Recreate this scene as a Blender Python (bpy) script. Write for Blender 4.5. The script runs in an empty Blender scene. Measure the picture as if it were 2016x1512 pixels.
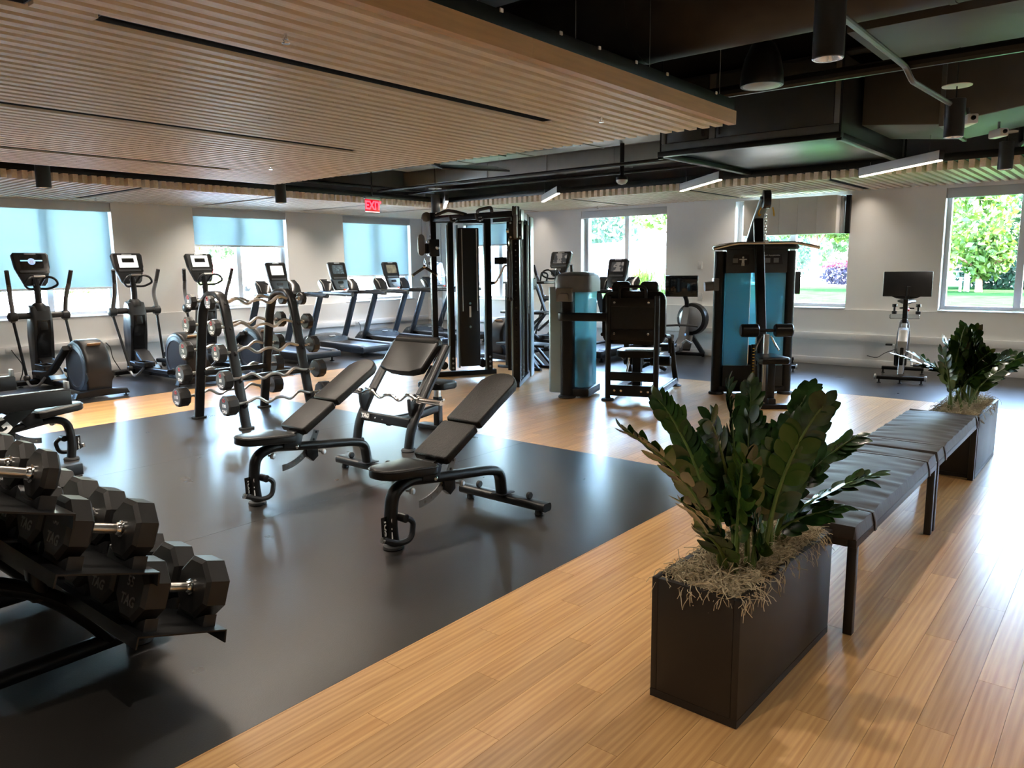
import bpy, bmesh, math, random
from mathutils import Vector, Matrix
# ------------------------------------------------------------------ camera, sky, sun, exposure
SC = bpy.context.scene
C = SC.collection
PI = math.pi
rad = math.radians
H_CAM, PITCH, ROLL, YAW, FPX = 1.6, rad(8.84), rad(-0.62), rad(39.55), 1500.0
def camera():
    F = Vector((math.cos(YAW)*math.cos(PITCH), math.sin(YAW)*math.cos(PITCH), -math.sin(PITCH)))
    R = Vector((math.sin(YAW), -math.cos(YAW), 0)); U = R.cross(F)
    R2 = math.cos(ROLL)*R + math.sin(ROLL)*U; U2 = -math.sin(ROLL)*R + math.cos(ROLL)*U
    cd = bpy.data.cameras.new('camera'); cd.sensor_fit = 'HORIZONTAL'; cd.sensor_width = 36
    cd.lens = 36*FPX/2016; cd.clip_end = 600; cd.clip_start = 0.05
    co = bpy.data.objects.new('camera', cd); C.objects.link(co)
    M = Matrix((R2, U2, -F)).transposed().to_4x4(); M.translation = (0, 0, H_CAM)
    co.matrix_world = M; SC.camera = co
camera()
SUN_STRENGTH, SKY_STRENGTH = 54.0, 5.8
world = bpy.data.worlds.new('sky'); SC.world = world; world.use_nodes = True
wn = world.node_tree; bg = wn.nodes['Background']
sky = wn.nodes.new('ShaderNodeTexSky'); sky.sky_type = 'NISHITA'; sky.sun_disc = False
sky.sun_elevation = rad(48); sky.sun_rotation = rad(170); sky.air_density = 1.0; sky.dust_density = 1.5
wn.links.new(sky.outputs[0], bg.inputs[0]); bg.inputs[1].default_value = SKY_STRENGTH
sl = bpy.data.lights.new('sun', 'SUN'); sl.energy = SUN_STRENGTH; sl.angle = rad(0.6); sl.color = (1, 0.95, 0.87)
so = bpy.data.objects.new('sun', sl); C.objects.link(so)
so.rotation_euler = Vector((-0.13, 0.66, -0.74)).to_track_quat('-Z', 'Y').to_euler()
SC.view_settings.view_transform = 'Standard'; SC.view_settings.look = 'None'
SC.view_settings.gamma = 1.0; SC.view_settings.use_curve_mapping = False
SC.view_settings.exposure = 1.5
SC.cycles.use_denoising = True
SC.cycles.adaptive_threshold = 0.02; SC.cycles.max_bounces = 8; SC.cycles.diffuse_bounces = 5; SC.cycles.glossy_bounces = 4
SC.cycles.transparent_max_bounces = 16; SC.cycles.transmission_bounces = 6
SC.cycles.caustics_reflective = False; SC.cycles.caustics_refractive = False
SC.cycles.sample_clamp_indirect = 6.0
random.seed(7)

# ------------------------------------------------------------------ mesh helpers
class MB:
    def __init__(s): s.v = []; s.f = []; s.M = Matrix()
    def add(s, vs, fs):
        o = len(s.v); M = s.M
        s.v += [tuple(M @ Vector(v)) for v in vs]; s.f += [tuple(i+o for i in f) for f in fs]
        return s
    def at(s, loc=(0,0,0), rot=(0,0,0)):
        from mathutils import Euler
        s.M = Matrix.Translation(loc) @ Euler(rot, 'XYZ').to_matrix().to_4x4(); return s
    def bmadd(s, bm):
        bm.verts.index_update()
        s.add([v.co for v in bm.verts], [[v.index for v in f.verts] for f in bm.faces]); bm.free(); return s
    def box(s, c, d, r=0, rot=(0,0,0), seg=2):
        from mathutils import Euler
        bm = bmesh.new(); bmesh.ops.create_cube(bm, size=1)
        bmesh.ops.scale(bm, vec=d, verts=bm.verts)
        if r > 0: bmesh.ops.bevel(bm, geom=bm.edges[:], offset=min(r, min(d)*0.49), segments=seg, profile=0.5, affect='EDGES')
        Mx = Matrix.Translation(c) @ Euler(rot, 'XYZ').to_matrix().to_4x4()
        bmesh.ops.transform(bm, matrix=Mx, verts=bm.verts); return s.bmadd(bm)
    def slab(s, lo, hi, r=0):
        return s.box([(a+b)/2 for a, b in zip(lo, hi)], [abs(b-a) for a, b in zip(lo, hi)], r)
    def prism(s, poly, h0, h1, plane='XY', bev=0, seg=2):
        P = {'XY': lambda a, b, h: (a, b, h), 'XZ': lambda a, b, h: (a, h, b), 'YZ': lambda a, b, h: (h, a, b)}[plane]
        n = len(poly)
        bm = bmesh.new()
        lo = [bm.verts.new(P(a, b, h0)) for a, b in poly]; hi = [bm.verts.new(P(a, b, h1)) for a, b in poly]
        f0 = bm.faces.new(lo[::-1]); f1 = bm.faces.new(hi)
        for i in range(n): bm.faces.new((lo[i], lo[(i+1) % n], hi[(i+1) % n], hi[i]))
        if bev > 0:
            es = list(f0.edges)+list(f1.edges)
            bmesh.ops.bevel(bm, geom=es, offset=bev, segments=seg, profile=0.5, affect='EDGES')
        bmesh.ops.recalc_face_normals(bm, faces=bm.faces)
        return s.bmadd(bm)
    def lathe(s, prof, n=16, c=(0,0,0), axis=(0,0,1), ang=0, cap=True):
        q = Vector((0,0,1)).rotation_difference(Vector(axis)).to_matrix().to_4x4(); Mx = Matrix.Translation(c) @ q
        vs = []; fs = []; idx = []
        for r, z in prof:
            if r < 1e-6: idx.append([len(vs)]*n); vs.append(Mx @ Vector((0,0,z)))
            else:
                idx.append(list(range(len(vs), len(vs)+n)))
                vs += [Mx @ Vector((r*math.cos(2*PI*i/n+ang), r*math.sin(2*PI*i/n+ang), z)) for i in range(n)]
        for a, b in zip(idx, idx[1:]):
            for i in range(n):
                q4 = [a[i], a[(i+1) % n], b[(i+1) % n], b[i]]; q4 = list(dict.fromkeys(q4))
                if len(q4) > 2: fs.append(q4)
        if cap and prof[0][0] > 1e-6: fs.append(idx[0][::-1])
        if cap and prof[-1][0] > 1e-6: fs.append(idx[-1])
        return s.add(vs, fs)
    def cyl(s, p0, p1, r, n=12, r1=None, bev=0):
        p0 = Vector(p0); p1 = Vector(p1); L = (p1-p0).length; r1 = r if r1 is None else r1
        pr = [(r, 0), (r1, L)] if bev <= 0 else [(r-bev, 0), (r, bev), (r1, L-bev), (r1-bev, L)]
        return s.lathe(pr, n, p0, (p1-p0).normalized())
    def ball(s, c, r, n=12, sc=(1,1,1)):
        k = 6; pr = [(r*math.sin(PI*i/k), -r*math.cos(PI*i/k)) for i in range(k+1)]
        o = len(s.v); m = MB().lathe(pr, n)
        return s.add([(v[0]*sc[0]+c[0], v[1]*sc[1]+c[1], v[2]*sc[2]+c[2]) for v in m.v], m.f)
    def tube(s, pts, r=0.02, n=8, fillet=0, sec=None, up=(0,0,1), closed=False, seg=5, scales=None):
        pts = [Vector(p) for p in pts]
        if fillet > 0 and len(pts) > 2:
            out = [pts[0]]
            for a, b, c in zip(pts, pts[1:], pts[2:]):
                d1 = (a-b); d2 = (c-b); l1, l2 = d1.length, d2.length; d1.normalize(); d2.normalize()
                f = min(fillet, l1*0.49, l2*0.49)
                p0 = b+d1*f; p1 = b+d2*f
                for i in range(seg+1):
                    t = i/seg; out.append((1-t)**2*p0+2*t*(1-t)*b+t*t*p1)
            out.append(pts[-1]); pts = out
        if sec is None: sec = [(r*math.cos(2*PI*i/n), r*math.sin(2*PI*i/n)) for i in range(n)]
        k = len(sec); N = len(pts); upv = Vector(up)
        tang = []
        for i in range(N):
            if closed: t = pts[(i+1) % N]-pts[i-1]
            else: t = pts[min(i+1, N-1)]-pts[max(i-1, 0)]
            tang.append(t.normalized())
        t0 = tang[0]; sd = t0.cross(upv)
        if sd.length < 1e-3: sd = t0.cross(Vector((1,0,0))) if abs(t0.x) < 0.9 else t0.cross(Vector((0,1,0)))
        sd.normalize()
        vs = []; fs = []
        for i in range(N):
            t = tang[i]
            if i: sd = tang[i-1].rotation_difference(t) @ sd
            sd = (sd - t*sd.dot(t)).normalized(); nn = sd.cross(t)
            g = 1 if scales is None else scales[i]
            vs += [pts[i]+sd*(a*g)+nn*(b*g) for a, b in sec]
        rng = N if closed else N-1
        for i in range(rng):
            a = i*k; b = ((i+1) % N)*k
            for j in range(k): fs.append((a+j, a+(j+1) % k, b+(j+1) % k, b+j))
        if not closed: fs += [tuple(range(k))[::-1], tuple(range((N-1)*k, N*k))]
        return s.add(vs, fs)
    def loft(s, rings, cap=True):
        k = len(rings[0]); vs = [p for r in rings for p in r]; fs = []
        for i in range(len(rings)-1):
            for j in range(k): fs.append((i*k+j, i*k+(j+1) % k, (i+1)*k+(j+1) % k, (i+1)*k+j))
        if cap: fs += [tuple(range(k))[::-1], tuple(range((len(rings)-1)*k, len(rings)*k))]
        return s.add(vs, fs)
    def mirror_y(s):
        o = len(s.v); s.v += [(x, -y, z) for x, y, z in s.v]; s.f += [tuple(i+o for i in f)[::-1] for f in s.f]; return s
def rr(w, h, r, n=3, cx=0, cy=0):
    out = []; r = min(r, w/2-1e-5, h/2-1e-5)
    for qx, qy, a0 in ((1,1,0), (-1,1,90), (-1,-1,180), (1,-1,270)):
        for i in range(n+1):
            a = rad(a0+90*i/n); out.append((cx+qx*(w/2-r)+r*math.cos(a), cy+qy*(h/2-r)+r*math.sin(a)))
    return out
def ell(w, h, n=12): return [(w/2*math.cos(2*PI*i/n), h/2*math.sin(2*PI*i/n)) for i in range(n)]
def arc(cx, cy, r, a0, a1, n=8): return [(cx+r*math.cos(rad(a0+(a1-a0)*i/n)), cy+r*math.sin(rad(a0+(a1-a0)*i/n))) for i in range(n+1)]
def smooth_path(pts, n=6):
    P = [Vector(p) for p in pts]; P = [2*P[0]-P[1]]+P+[2*P[-1]-P[-2]]; out = []
    for i in range(1, len(P)-2):
        for k in range(n):
            t = k/n; a, b, c, d = P[i-1], P[i], P[i+1], P[i+2]
            out.append(0.5*((2*b)+(c-a)*t+(2*a-5*b+4*c-d)*t*t+(3*b-a-3*c+d)*t**3))
    out.append(P[-2]); return out
_mesh_n = 0
def mesh(mb, name, ang=35):
    me = bpy.data.meshes.new(name); me.from_pydata([tuple(v) for v in mb.v], [], mb.f); me.update()
    bm = bmesh.new(); bm.from_mesh(me); bmesh.ops.recalc_face_normals(bm, faces=bm.faces); bm.to_mesh(me); bm.free()
    if ang:
        me.shade_smooth(); me.set_sharp_from_angle(angle=rad(ang))
    return me
def ob(name, mb, m, parent=None, ang=35, label=None, kind=None):
    me = mb if isinstance(mb, bpy.types.Mesh) else mesh(mb, name, ang)
    if m is not None and not me.materials: me.materials.append(m)
    o = bpy.data.objects.new(name, me); C.objects.link(o); o.parent = parent
    if label: o['label'] = label
    if kind: o['kind'] = kind
    return o
def thing(name, label, cat, loc=(0,0,0), rz=0, group=None):
    o = bpy.data.objects.new(name, None); C.objects.link(o); o.location = loc; o.rotation_euler = (0, 0, rz)
    o.empty_display_size = 0.1; tag(o, label, cat, group); return o
def tag(o, label, cat, group=None, kind=None):
    o['label'] = label; o['category'] = cat
    if group: o['group'] = group
    if kind: o['kind'] = kind
    return o
def struct(name, mb, m, parent=None, label=None, ang=35):
    o = ob(name, mb, m, parent, ang)
    if parent is None: o['kind'] = 'structure'
    if label: o['label'] = label
    return o
def dup(root, loc, rz, label, group=None):
    def cp(o, par):
        c = o.copy(); C.objects.link(c); c.parent = par
        for ch in o.children: cp(ch, c)
        return c
    r = cp(root, None); r.location = loc; r.rotation_euler = (0, 0, rz); r['label'] = label
    if group: r['group'] = group
    return r
_txt = {}
def txt(body, size, ext=0.001, shear=0.0, bold=0.0):
    key = (body, size, ext, shear, bold)
    if key not in _txt:
        cu = bpy.data.curves.new('lettering', 'FONT'); cu.body = body; cu.size = size; cu.extrude = ext; cu.shear = shear
        cu.align_x = 'CENTER'; cu.align_y = 'CENTER'; cu.resolution_u = 3; cu.offset = bold
        o = bpy.data.objects.new('lettering', cu); C.objects.link(o)
        me = bpy.data.meshes.new_from_object(o.evaluated_get(bpy.context.evaluated_depsgraph_get()))
        _txt[key] = ([tuple(v.co) for v in me.vertices], [tuple(p.vertices) for p in me.polygons])
        bpy.data.objects.remove(o); bpy.data.meshes.remove(me); bpy.data.curves.remove(cu)
    m = MB(); m.v, m.f = list(_txt[key][0]), list(_txt[key][1]); return m
def place(m, origin, xdir, ydir):
    """move a flat drawing (x right, y up) onto a surface"""
    x = Vector(xdir).normalized(); y = Vector(ydir).normalized(); z = x.cross(y); o = Vector(origin)
    m.v = [tuple(o+x*a+y*b+z*c) for a, b, c in m.v]; return m

# ------------------------------------------------------------------ materials
def new_mat(name):
    m = bpy.data.materials.new(name); m.use_nodes = True
    n = m.node_tree.nodes; l = m.node_tree.links; return m, n, l, n['Principled BSDF']
def mat(name, col, rough=0.5, metal=0.0, var=0.08, scale=6.0, bump=0.0, bscale=None, emit=None, estr=0, coat=0.0, spec=0.5, stretch=None, trans=0.0, rvar=0.05):
    m, n, l, p = new_mat(name)
    p.inputs['Metallic'].default_value = metal; p.inputs['Specular IOR Level'].default_value = spec
    p.inputs['Coat Weight'].default_value = coat; p.inputs['Transmission Weight'].default_value = trans
    tc = n.new('ShaderNodeTexCoord'); src = tc.outputs['Object']
    if stretch:
        mp = n.new('ShaderNodeMapping'); mp.inputs['Scale'].default_value = stretch; l.new(src, mp.inputs['Vector']); src = mp.outputs[0]
    nz = n.new('ShaderNodeTexNoise'); nz.inputs['Scale'].default_value = scale; nz.inputs['Detail'].default_value = 4
    l.new(src, nz.inputs['Vector'])
    rp = n.new('ShaderNodeValToRGB'); rp.color_ramp.elements[0].position = 0.3; rp.color_ramp.elements[1].position = 0.7
    rp.color_ramp.elements[0].color = [max(0, c*(1-var)) for c in col]+[1]; rp.color_ramp.elements[1].color = [min(1, c*(1+var)) for c in col]+[1]
    l.new(nz.outputs['Fac'], rp.inputs[0]); l.new(rp.outputs[0], p.inputs['Base Color'])
    mr = n.new('ShaderNodeMapRange'); mr.inputs['To Min'].default_value = max(0.02, rough-rvar); mr.inputs['To Max'].default_value = min(1, rough+rvar)
    l.new(nz.outputs['Fac'], mr.inputs['Value']); l.new(mr.outputs[0], p.inputs['Roughness'])
    if bump > 0:
        nb = n.new('ShaderNodeTexNoise'); nb.inputs['Scale'].default_value = bscale or scale*8; nb.inputs['Detail'].default_value = 3
        l.new(src, nb.inputs['Vector'])
        bp = n.new('ShaderNodeBump'); bp.inputs['Strength'].default_value = bump; bp.inputs['Distance'].default_value = 0.004
        l.new(nb.outputs['Fac'], bp.inputs['Height']); l.new(bp.outputs[0], p.inputs['Normal'])
    if emit:
        p.inputs['Emission Color'].default_value = list(emit)+[1]; p.inputs['Emission Strength'].default_value = estr
    return m
M = {}
M['wall'] = mat('wall_paint', (0.78, 0.765, 0.745), 0.6, var=0.02, scale=2, bump=0.05, bscale=180)
M['trim'] = mat('white_trim_paint', (0.78, 0.76, 0.74), 0.4, var=0.02)
M['frame'] = mat('window_frame_aluminium', (0.80, 0.83, 0.85), 0.4, 0.0, var=0.03)
M['sill'] = mat('sill_stone', (0.80, 0.80, 0.80), 0.35, var=0.04, scale=14)
M['rubber'] = mat('rubber_flooring', (0.023, 0.0205, 0.0185), 0.28, var=0.12, scale=3.0, bump=0.10, bscale=160, spec=0.6, rvar=0.015)
M['black'] = mat('black_powder_coat', (0.007, 0.007, 0.0075), 0.38, var=0.2, scale=30, bump=0.04, bscale=500, spec=0.3)
M['plastic'] = mat('black_moulded_plastic', (0.012, 0.012, 0.013), 0.40, var=0.15, scale=12, bump=0.03, bscale=300, spec=0.35)
M['gloss'] = mat('glossy_black_plastic', (0.010, 0.010, 0.011), 0.16, var=0.1, scale=9)
M['grey'] = mat('dark_grey_plastic', (0.032, 0.034, 0.037), 0.36, var=0.1, scale=9, spec=0.4)
M['midgrey'] = mat('mid_grey_plastic', (0.16, 0.165, 0.17), 0.38, var=0.08, scale=9)
M['silver'] = mat('silver_paint', (0.45, 0.46, 0.47), 0.32, 0.6, var=0.05, scale=12)
M['chrome'] = mat('chrome', (0.80, 0.79, 0.77), 0.14, 1.0, var=0.04, scale=20)
M['steel'] = mat('brushed_steel', (0.62, 0.60, 0.57), 0.30, 1.0, var=0.10, scale=40, stretch=(1, 6, 6))
M['vinyl'] = mat('black_vinyl_upholstery', (0.009, 0.0075, 0.0065), 0.36, var=0.45, scale=14, bump=0.6, bscale=40, stretch=(1, 6, 1), spec=0.14)
M['vinyl2'] = mat('smooth_black_vinyl', (0.010, 0.0095, 0.009), 0.34, var=0.15, scale=8, bump=0.08, bscale=60, spec=0.2)
M['urethane'] = mat('black_urethane', (0.011, 0.010, 0.0095), 0.44, var=0.2, scale=14, bump=0.05, bscale=120, spec=0.35)
M['urethane_grey'] = mat('grey_urethane_end', (0.045, 0.052, 0.056), 0.45, var=0.1, scale=14)
M['rubberfoot'] = mat('rubber_foot', (0.012, 0.012, 0.012), 0.7, var=0.2, scale=20)
M['white_print'] = mat('white_print', (0.78, 0.78, 0.78), 0.5, var=0.03)
M['faint_print'] = mat('faint_grey_print', (0.13, 0.13, 0.135), 0.5, var=0.03)
M['red_print'] = mat('red_print', (0.55, 0.02, 0.03), 0.5, var=0.05)
M['red'] = mat('red_plastic', (0.75, 0.06, 0.02), 0.4, var=0.06)
M['cable'] = mat('black_cable', (0.01, 0.01, 0.01), 0.5, var=0.1)
M['ceil_black'] = mat('black_ceiling_paint', (0.010, 0.010, 0.011), 0.75, var=0.2, scale=5)
M['duct'] = mat('black_painted_duct', (0.045, 0.048, 0.048), 0.34, 0.3, var=0.15, scale=4)
M['deck'] = mat('grey_ceiling_deck', (0.055, 0.055, 0.055), 0.6, var=0.15, scale=3)
M['white_plastic'] = mat('white_plastic', (0.75, 0.75, 0.74), 0.4, var=0.03)
M['planter'] = mat('dark_brown_black_planter', (0.010, 0.008, 0.007), 0.5, var=0.15, scale=5, bump=0.04, bscale=300)
M['bench_fabric'] = mat('charcoal_coated_fabric', (0.052, 0.042, 0.036), 0.5, var=0.10, scale=5, bump=0.25, bscale=9, stretch=(3.5, 1, 1), spec=0.22)
M['stem'] = mat('plant_stem', (0.10, 0.16, 0.035), 0.5, var=0.25, scale=20)
M['leaf'] = mat('glossy_leaf', (0.022, 0.062, 0.016), 0.22, var=0.35, scale=7, spec=0.6)
M['moss'] = mat('dried_moss', (0.46, 0.38, 0.25), 0.9, var=0.3, scale=30)
M['soil'] = mat('dark_soil', (0.04, 0.03, 0.02), 0.95, var=0.4, scale=40, bump=0.6)
def glass_mat(name, tint=(1,1,1), refl=0.10):
    m, n, l, p = new_mat(name); n.remove(p); out = n['Material Output']
    tr = n.new('ShaderNodeBsdfTransparent'); tr.inputs[0].default_value = list(tint)+[1]
    gl = n.new('ShaderNodeBsdfGlossy'); gl.inputs['Roughness'].default_value = 0.02
    fr = n.new('ShaderNodeFresnel'); fr.inputs[0].default_value = 1.35
    mx = n.new('ShaderNodeMixShader'); l.new(fr.outputs[0], mx.inputs[0]); l.new(tr.outputs[0], mx.inputs[1]); l.new(gl.outputs[0], mx.inputs[2])
    l.new(mx.outputs[0], out.inputs[0]); return m
M['glass'] = glass_mat('window_glass', (0.93, 0.97, 0.96))
def blind_mat():
    m, n, l, p = new_mat('roller_blind_fabric'); n.remove(p); out = n['Material Output']
    tc = n.new('ShaderNodeTexCoord'); nz = n.new('ShaderNodeTexNoise'); nz.inputs['Scale'].default_value = 700
    l.new(tc.outputs['Object'], nz.inputs['Vector'])
    rp = n.new('ShaderNodeValToRGB'); rp.color_ramp.elements[0].color = (0.20, 0.245, 0.25, 1); rp.color_ramp.elements[1].color = (0.23, 0.275, 0.28, 1)
    l.new(nz.outputs['Fac'], rp.inputs[0])
    tl = n.new('ShaderNodeBsdfTranslucent'); df = n.new('ShaderNodeBsdfDiffuse'); tr = n.new('ShaderNodeBsdfTransparent')
    l.new(rp.outputs[0], tl.inputs[0]); df.inputs[0].default_value = (0.40, 0.46, 0.46, 1); tr.inputs[0].default_value = (0.8, 0.95, 1, 1)
    m1 = n.new('ShaderNodeMixShader'); m1.inputs[0].default_value = 0.35; l.new(tl.outputs[0], m1.inputs[1]); l.new(df.outputs[0], m1.inputs[2])
    m2 = n.new('ShaderNodeMixShader'); m2.inputs[0].default_value = 0.06; l.new(m1.outputs[0], m2.inputs[1]); l.new(tr.outputs[0], m2.inputs[2])
    l.new(m2.outputs[0], out.inputs[0]); return m
M['blind'] = blind_mat()
def shroud_mat():
    m, n, l, p = new_mat('blue_tinted_acrylic_shroud')
    tc = n.new('ShaderNodeTexCoord'); nz = n.new('ShaderNodeTexNoise'); nz.inputs['Scale'].default_value = 3; l.new(tc.outputs['Object'], nz.inputs['Vector'])
    rp = n.new('ShaderNodeValToRGB'); rp.color_ramp.elements[0].color = (0.24, 0.50, 0.57, 1); rp.color_ramp.elements[1].color = (0.30, 0.57, 0.64, 1)
    l.new(nz.outputs['Fac'], rp.inputs[0]); l.new(rp.outputs[0], p.inputs['Base Color']); p.inputs['Roughness'].default_value = 0.12
    tr = n.new('ShaderNodeBsdfTransparent'); tr.inputs[0].default_value = (0.42, 0.74, 0.80, 1)
    tl = n.new('ShaderNodeBsdfTranslucent'); l.new(rp.outputs[0], tl.inputs[0])
    m0 = n.new('ShaderNodeMixShader'); m0.inputs[0].default_value = 0.55; l.new(p.outputs[0], m0.inputs[1]); l.new(tl.outputs[0], m0.inputs[2])
    mx = n.new('ShaderNodeMixShader'); mx.inputs[0].default_value = 0.30; l.new(m0.outputs[0], mx.inputs[1]); l.new(tr.outputs[0], mx.inputs[2])
    l.new(mx.outputs[0], n['Material Output'].inputs[0]); return m
M['shroud'] = shroud_mat()
PW, PL = 0.12, 1.2      # plank size
def wood_floor():
    m, n, l, p = new_mat('oak_plank_floor')
    def mth(op, a, b=None, c=None):
        k = n.new('ShaderNodeMath'); k.operation = op
        for i, v in enumerate((a, b, c)):
            if v is None: continue
            if isinstance(v, (int, float)): k.inputs[i].default_value = v
            else: l.new(v, k.inputs[i])
        return k.outputs[0]
    g = n.new('ShaderNodeNewGeometry'); sp = n.new('ShaderNodeSeparateXYZ'); l.new(g.outputs['Position'], sp.inputs[0])
    row = mth('FLOOR', mth('DIVIDE', mth('ADD', sp.outputs[1], 100*PW), PW))
    off = mth('MULTIPLY', mth('FRACT', mth('MULTIPLY', row, 0.382)), PL)
    col = mth('FLOOR', mth('DIVIDE', mth('ADD', mth('ADD', sp.outputs[0], 100.0), off), PL))
    cv = n.new('ShaderNodeCombineXYZ'); l.new(row, cv.inputs[0]); l.new(col, cv.inputs[1])
    wn_ = n.new('ShaderNodeTexWhiteNoise'); wn_.noise_dimensions = '3D'; l.new(cv.outputs[0], wn_.inputs[0])
    # grain coordinates shifted for each plank
    sh = n.new('ShaderNodeVectorMath'); sh.operation = 'MULTIPLY_ADD'; l.new(wn_.outputs['Color'], sh.inputs[0]); sh.inputs[1].default_value = (37, 41, 13); l.new(g.outputs['Position'], sh.inputs[2])
    mp = n.new('ShaderNodeMapping'); mp.inputs['Scale'].default_value = (0.9, 9, 1); l.new(sh.outputs[0], mp.inputs['Vector'])
    nz = n.new('ShaderNodeTexNoise'); nz.inputs['Scale'].default_value = 1.7; nz.inputs['Detail'].default_value = 3.5; nz.inputs['Roughness'].default_value = 0.45; nz.inputs['Distortion'].default_value = 0.8; l.new(mp.outputs[0], nz.inputs['Vector'])
    mp2 = n.new('ShaderNodeMapping'); mp2.inputs['Scale'].default_value = (0.40, 5, 1); l.new(sh.outputs[0], mp2.inputs['Vector'])
    wv = n.new('ShaderNodeTexWave'); wv.wave_type = 'RINGS'; wv.rings_direction = 'SPHERICAL'; wv.inputs['Scale'].default_value = 2.2; wv.inputs['Distortion'].default_value = 6; wv.inputs['Detail'].default_value = 3; wv.inputs['Detail Scale'].default_value = 1.2
    l.new(mp2.outputs[0], wv.inputs['Vector'])
    mp3 = n.new('ShaderNodeMapping'); mp3.inputs['Scale'].default_value = (2.2, 70, 1); l.new(sh.outputs[0], mp3.inputs['Vector'])
    nf = n.new('ShaderNodeTexNoise'); nf.inputs['Scale'].default_value = 1.5; nf.inputs['Detail'].default_value = 3; l.new(mp3.outputs[0], nf.inputs['Vector'])
    gr = mth('ADD', mth('ADD', mth('MULTIPLY', nz.outputs['Fac'], 0.45), mth('MULTIPLY', wv.outputs['Fac'], 0.17)), mth('MULTIPLY', nf.outputs['Fac'], 0.38))
    rp = n.new('ShaderNodeValToRGB'); e = rp.color_ramp.elements; e[0].position = 0.28; e[0].color = (0.36, 0.18, 0.065, 1); e[1].position = 0.72; e[1].color = (0.58, 0.345, 0.14, 1)
    l.new(gr, rp.inputs[0])
    hs = n.new('ShaderNodeHueSaturation'); l.new(rp.outputs[0], hs.inputs['Color']); l.new(mth('ADD', mth('MULTIPLY', wn_.outputs['Value'], 0.30), 0.86), hs.inputs['Value'])
    l.new(hs.outputs[0], p.inputs['Base Color'])
    l.new(mth('ADD', mth('MULTIPLY', nz.outputs['Fac'], 0.10), 0.26), p.inputs['Roughness']); p.inputs['Specular IOR Level'].default_value = 0.4
    bp = n.new('ShaderNodeBump'); bp.inputs['Strength'].default_value = 0.04; bp.inputs['Distance'].default_value = 0.002; l.new(nz.outputs['Fac'], bp.inputs['Height']); l.new(bp.outputs[0], p.inputs['Normal'])
    return m
M['floor'] = wood_floor()
def slat_wood():
    m, n, l, p = new_mat('oak_veneer_slat')
    tc = n.new('ShaderNodeTexCoord'); oi = n.new('ShaderNodeObjectInfo')
    cv = n.new('ShaderNodeVectorMath'); cv.operation = 'MULTIPLY_ADD'; l.new(oi.outputs['Random'], cv.inputs[0]); cv.inputs[1].default_value = (31, 17, 23); l.new(tc.outputs['Object'], cv.inputs[2])
    mp = n.new('ShaderNodeMapping'); mp.inputs['Scale'].default_value = (1.5, 24, 24); l.new(cv.outputs[0], mp.inputs['Vector'])
    nz = n.new('ShaderNodeTexNoise'); nz.inputs['Scale'].default_value = 2.2; nz.inputs['Detail'].default_value = 5; l.new(mp.outputs[0], nz.inputs['Vector'])
    rp = n.new('ShaderNodeValToRGB'); e = rp.color_ramp.elements; e[0].position = 0.3; e[0].color = (0.78, 0.63, 0.47, 1); e[1].position = 0.7; e[1].color = (0.91, 0.79, 0.64, 1)
    l.new(nz.outputs['Fac'], rp.inputs[0]); l.new(rp.outputs[0], p.inputs['Base Color']); p.inputs['Roughness'].default_value = 0.5
    return m
M['slat'] = slat_wood()
def emis(name, col, s):
    m, n, l, p = new_mat(name); p.inputs['Base Color'].default_value = (0.8, 0.8, 0.8, 1)
    p.inputs['Emission Color'].default_value = list(col)+[1]; p.inputs['Emission Strength'].default_value = s; return m
# ------------------------------------------------------------------ the room
XW, YW, ZC = 12.40, 12.72, 3.95        # right wall, left wall (lower faces), deck height
XB, YB = -5.0, -4.5                    # walls behind the camera
STEP = 0.07                            # upper wall set back above the ledge
SILL, HEADL, HEADR = 0.875, 2.645, 2.615
WL = [(0.42, 2.29), (3.65, 5.52), (6.88, 8.75), (10.10, 11.97)]            # left wall openings along X
WR = [(-2.72, -0.86), (0.41, 2.28), (3.56, 5.40), (6.68, 8.52), (9.80, 11.64)]    # right wall openings along Y
def wall_cols(lo, hi, wins):
    out = []; a = lo
    for w0, w1 in wins: out.append((a, w0)); a = w1
    out.append((a, hi)); return out
mb = MB()
mb.slab((XB-0.3, YW, -0.1), (XW+0.4, YW+0.42, SILL))
mb.slab((XB-0.3, YW+STEP, HEADL), (XW+0.4, YW+0.42, ZC))
for a, b in wall_cols(XB-0.3, XW+0.4, WL): mb.slab((a, YW+STEP, SILL), (b, YW+0.42, HEADL))
struct('wall_left', mb, M['wall'])
mb = MB()
mb.slab((XW, YB-0.3, -0.1), (XW+0.42, YW, SILL))
mb.slab((XW+STEP, YB-0.3, HEADR), (XW+0.42, YW+STEP, ZC))
for a, b in wall_cols(YB-0.3, YW+STEP, WR): mb.slab((XW+STEP, a, SILL), (XW+0.42, b, HEADR))
struct('wall_right', mb, M['wall'])
struct('wall_back', MB().slab((XB-0.3, YB-0.3, -0.1), (XB, YW, ZC)), M['wall'])
WF = []     # openings in the wall behind the camera
mb = MB(); mb.slab((XB, YB-0.42, -0.1), (XW, YB, SILL)); mb.slab((XB, YB-0.42, HEADL), (XW, YB, ZC))
for a, b in wall_cols(XB, XW, WF): mb.slab((a, YB-0.42, SILL), (b, YB, HEADL))
struct('wall_front', mb, M['wall'])
for nm, lo, hi in (('baseboard_left', (XB, YW-0.014, 0), (XW-0.014, YW, 0.115)), ('baseboard_right', (XW-0.014, YB, 0), (XW, YW, 0.115))):
    struct(nm, MB().slab(lo, hi, 0.004), M['trim'])
tr1 = struct('trim_1', MB().slab((XB, YW-0.05, 0.40), (XW-0.05, YW, 0.505), 0.004), M['trim'], label='white wall raceway running along the left wall')
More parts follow.
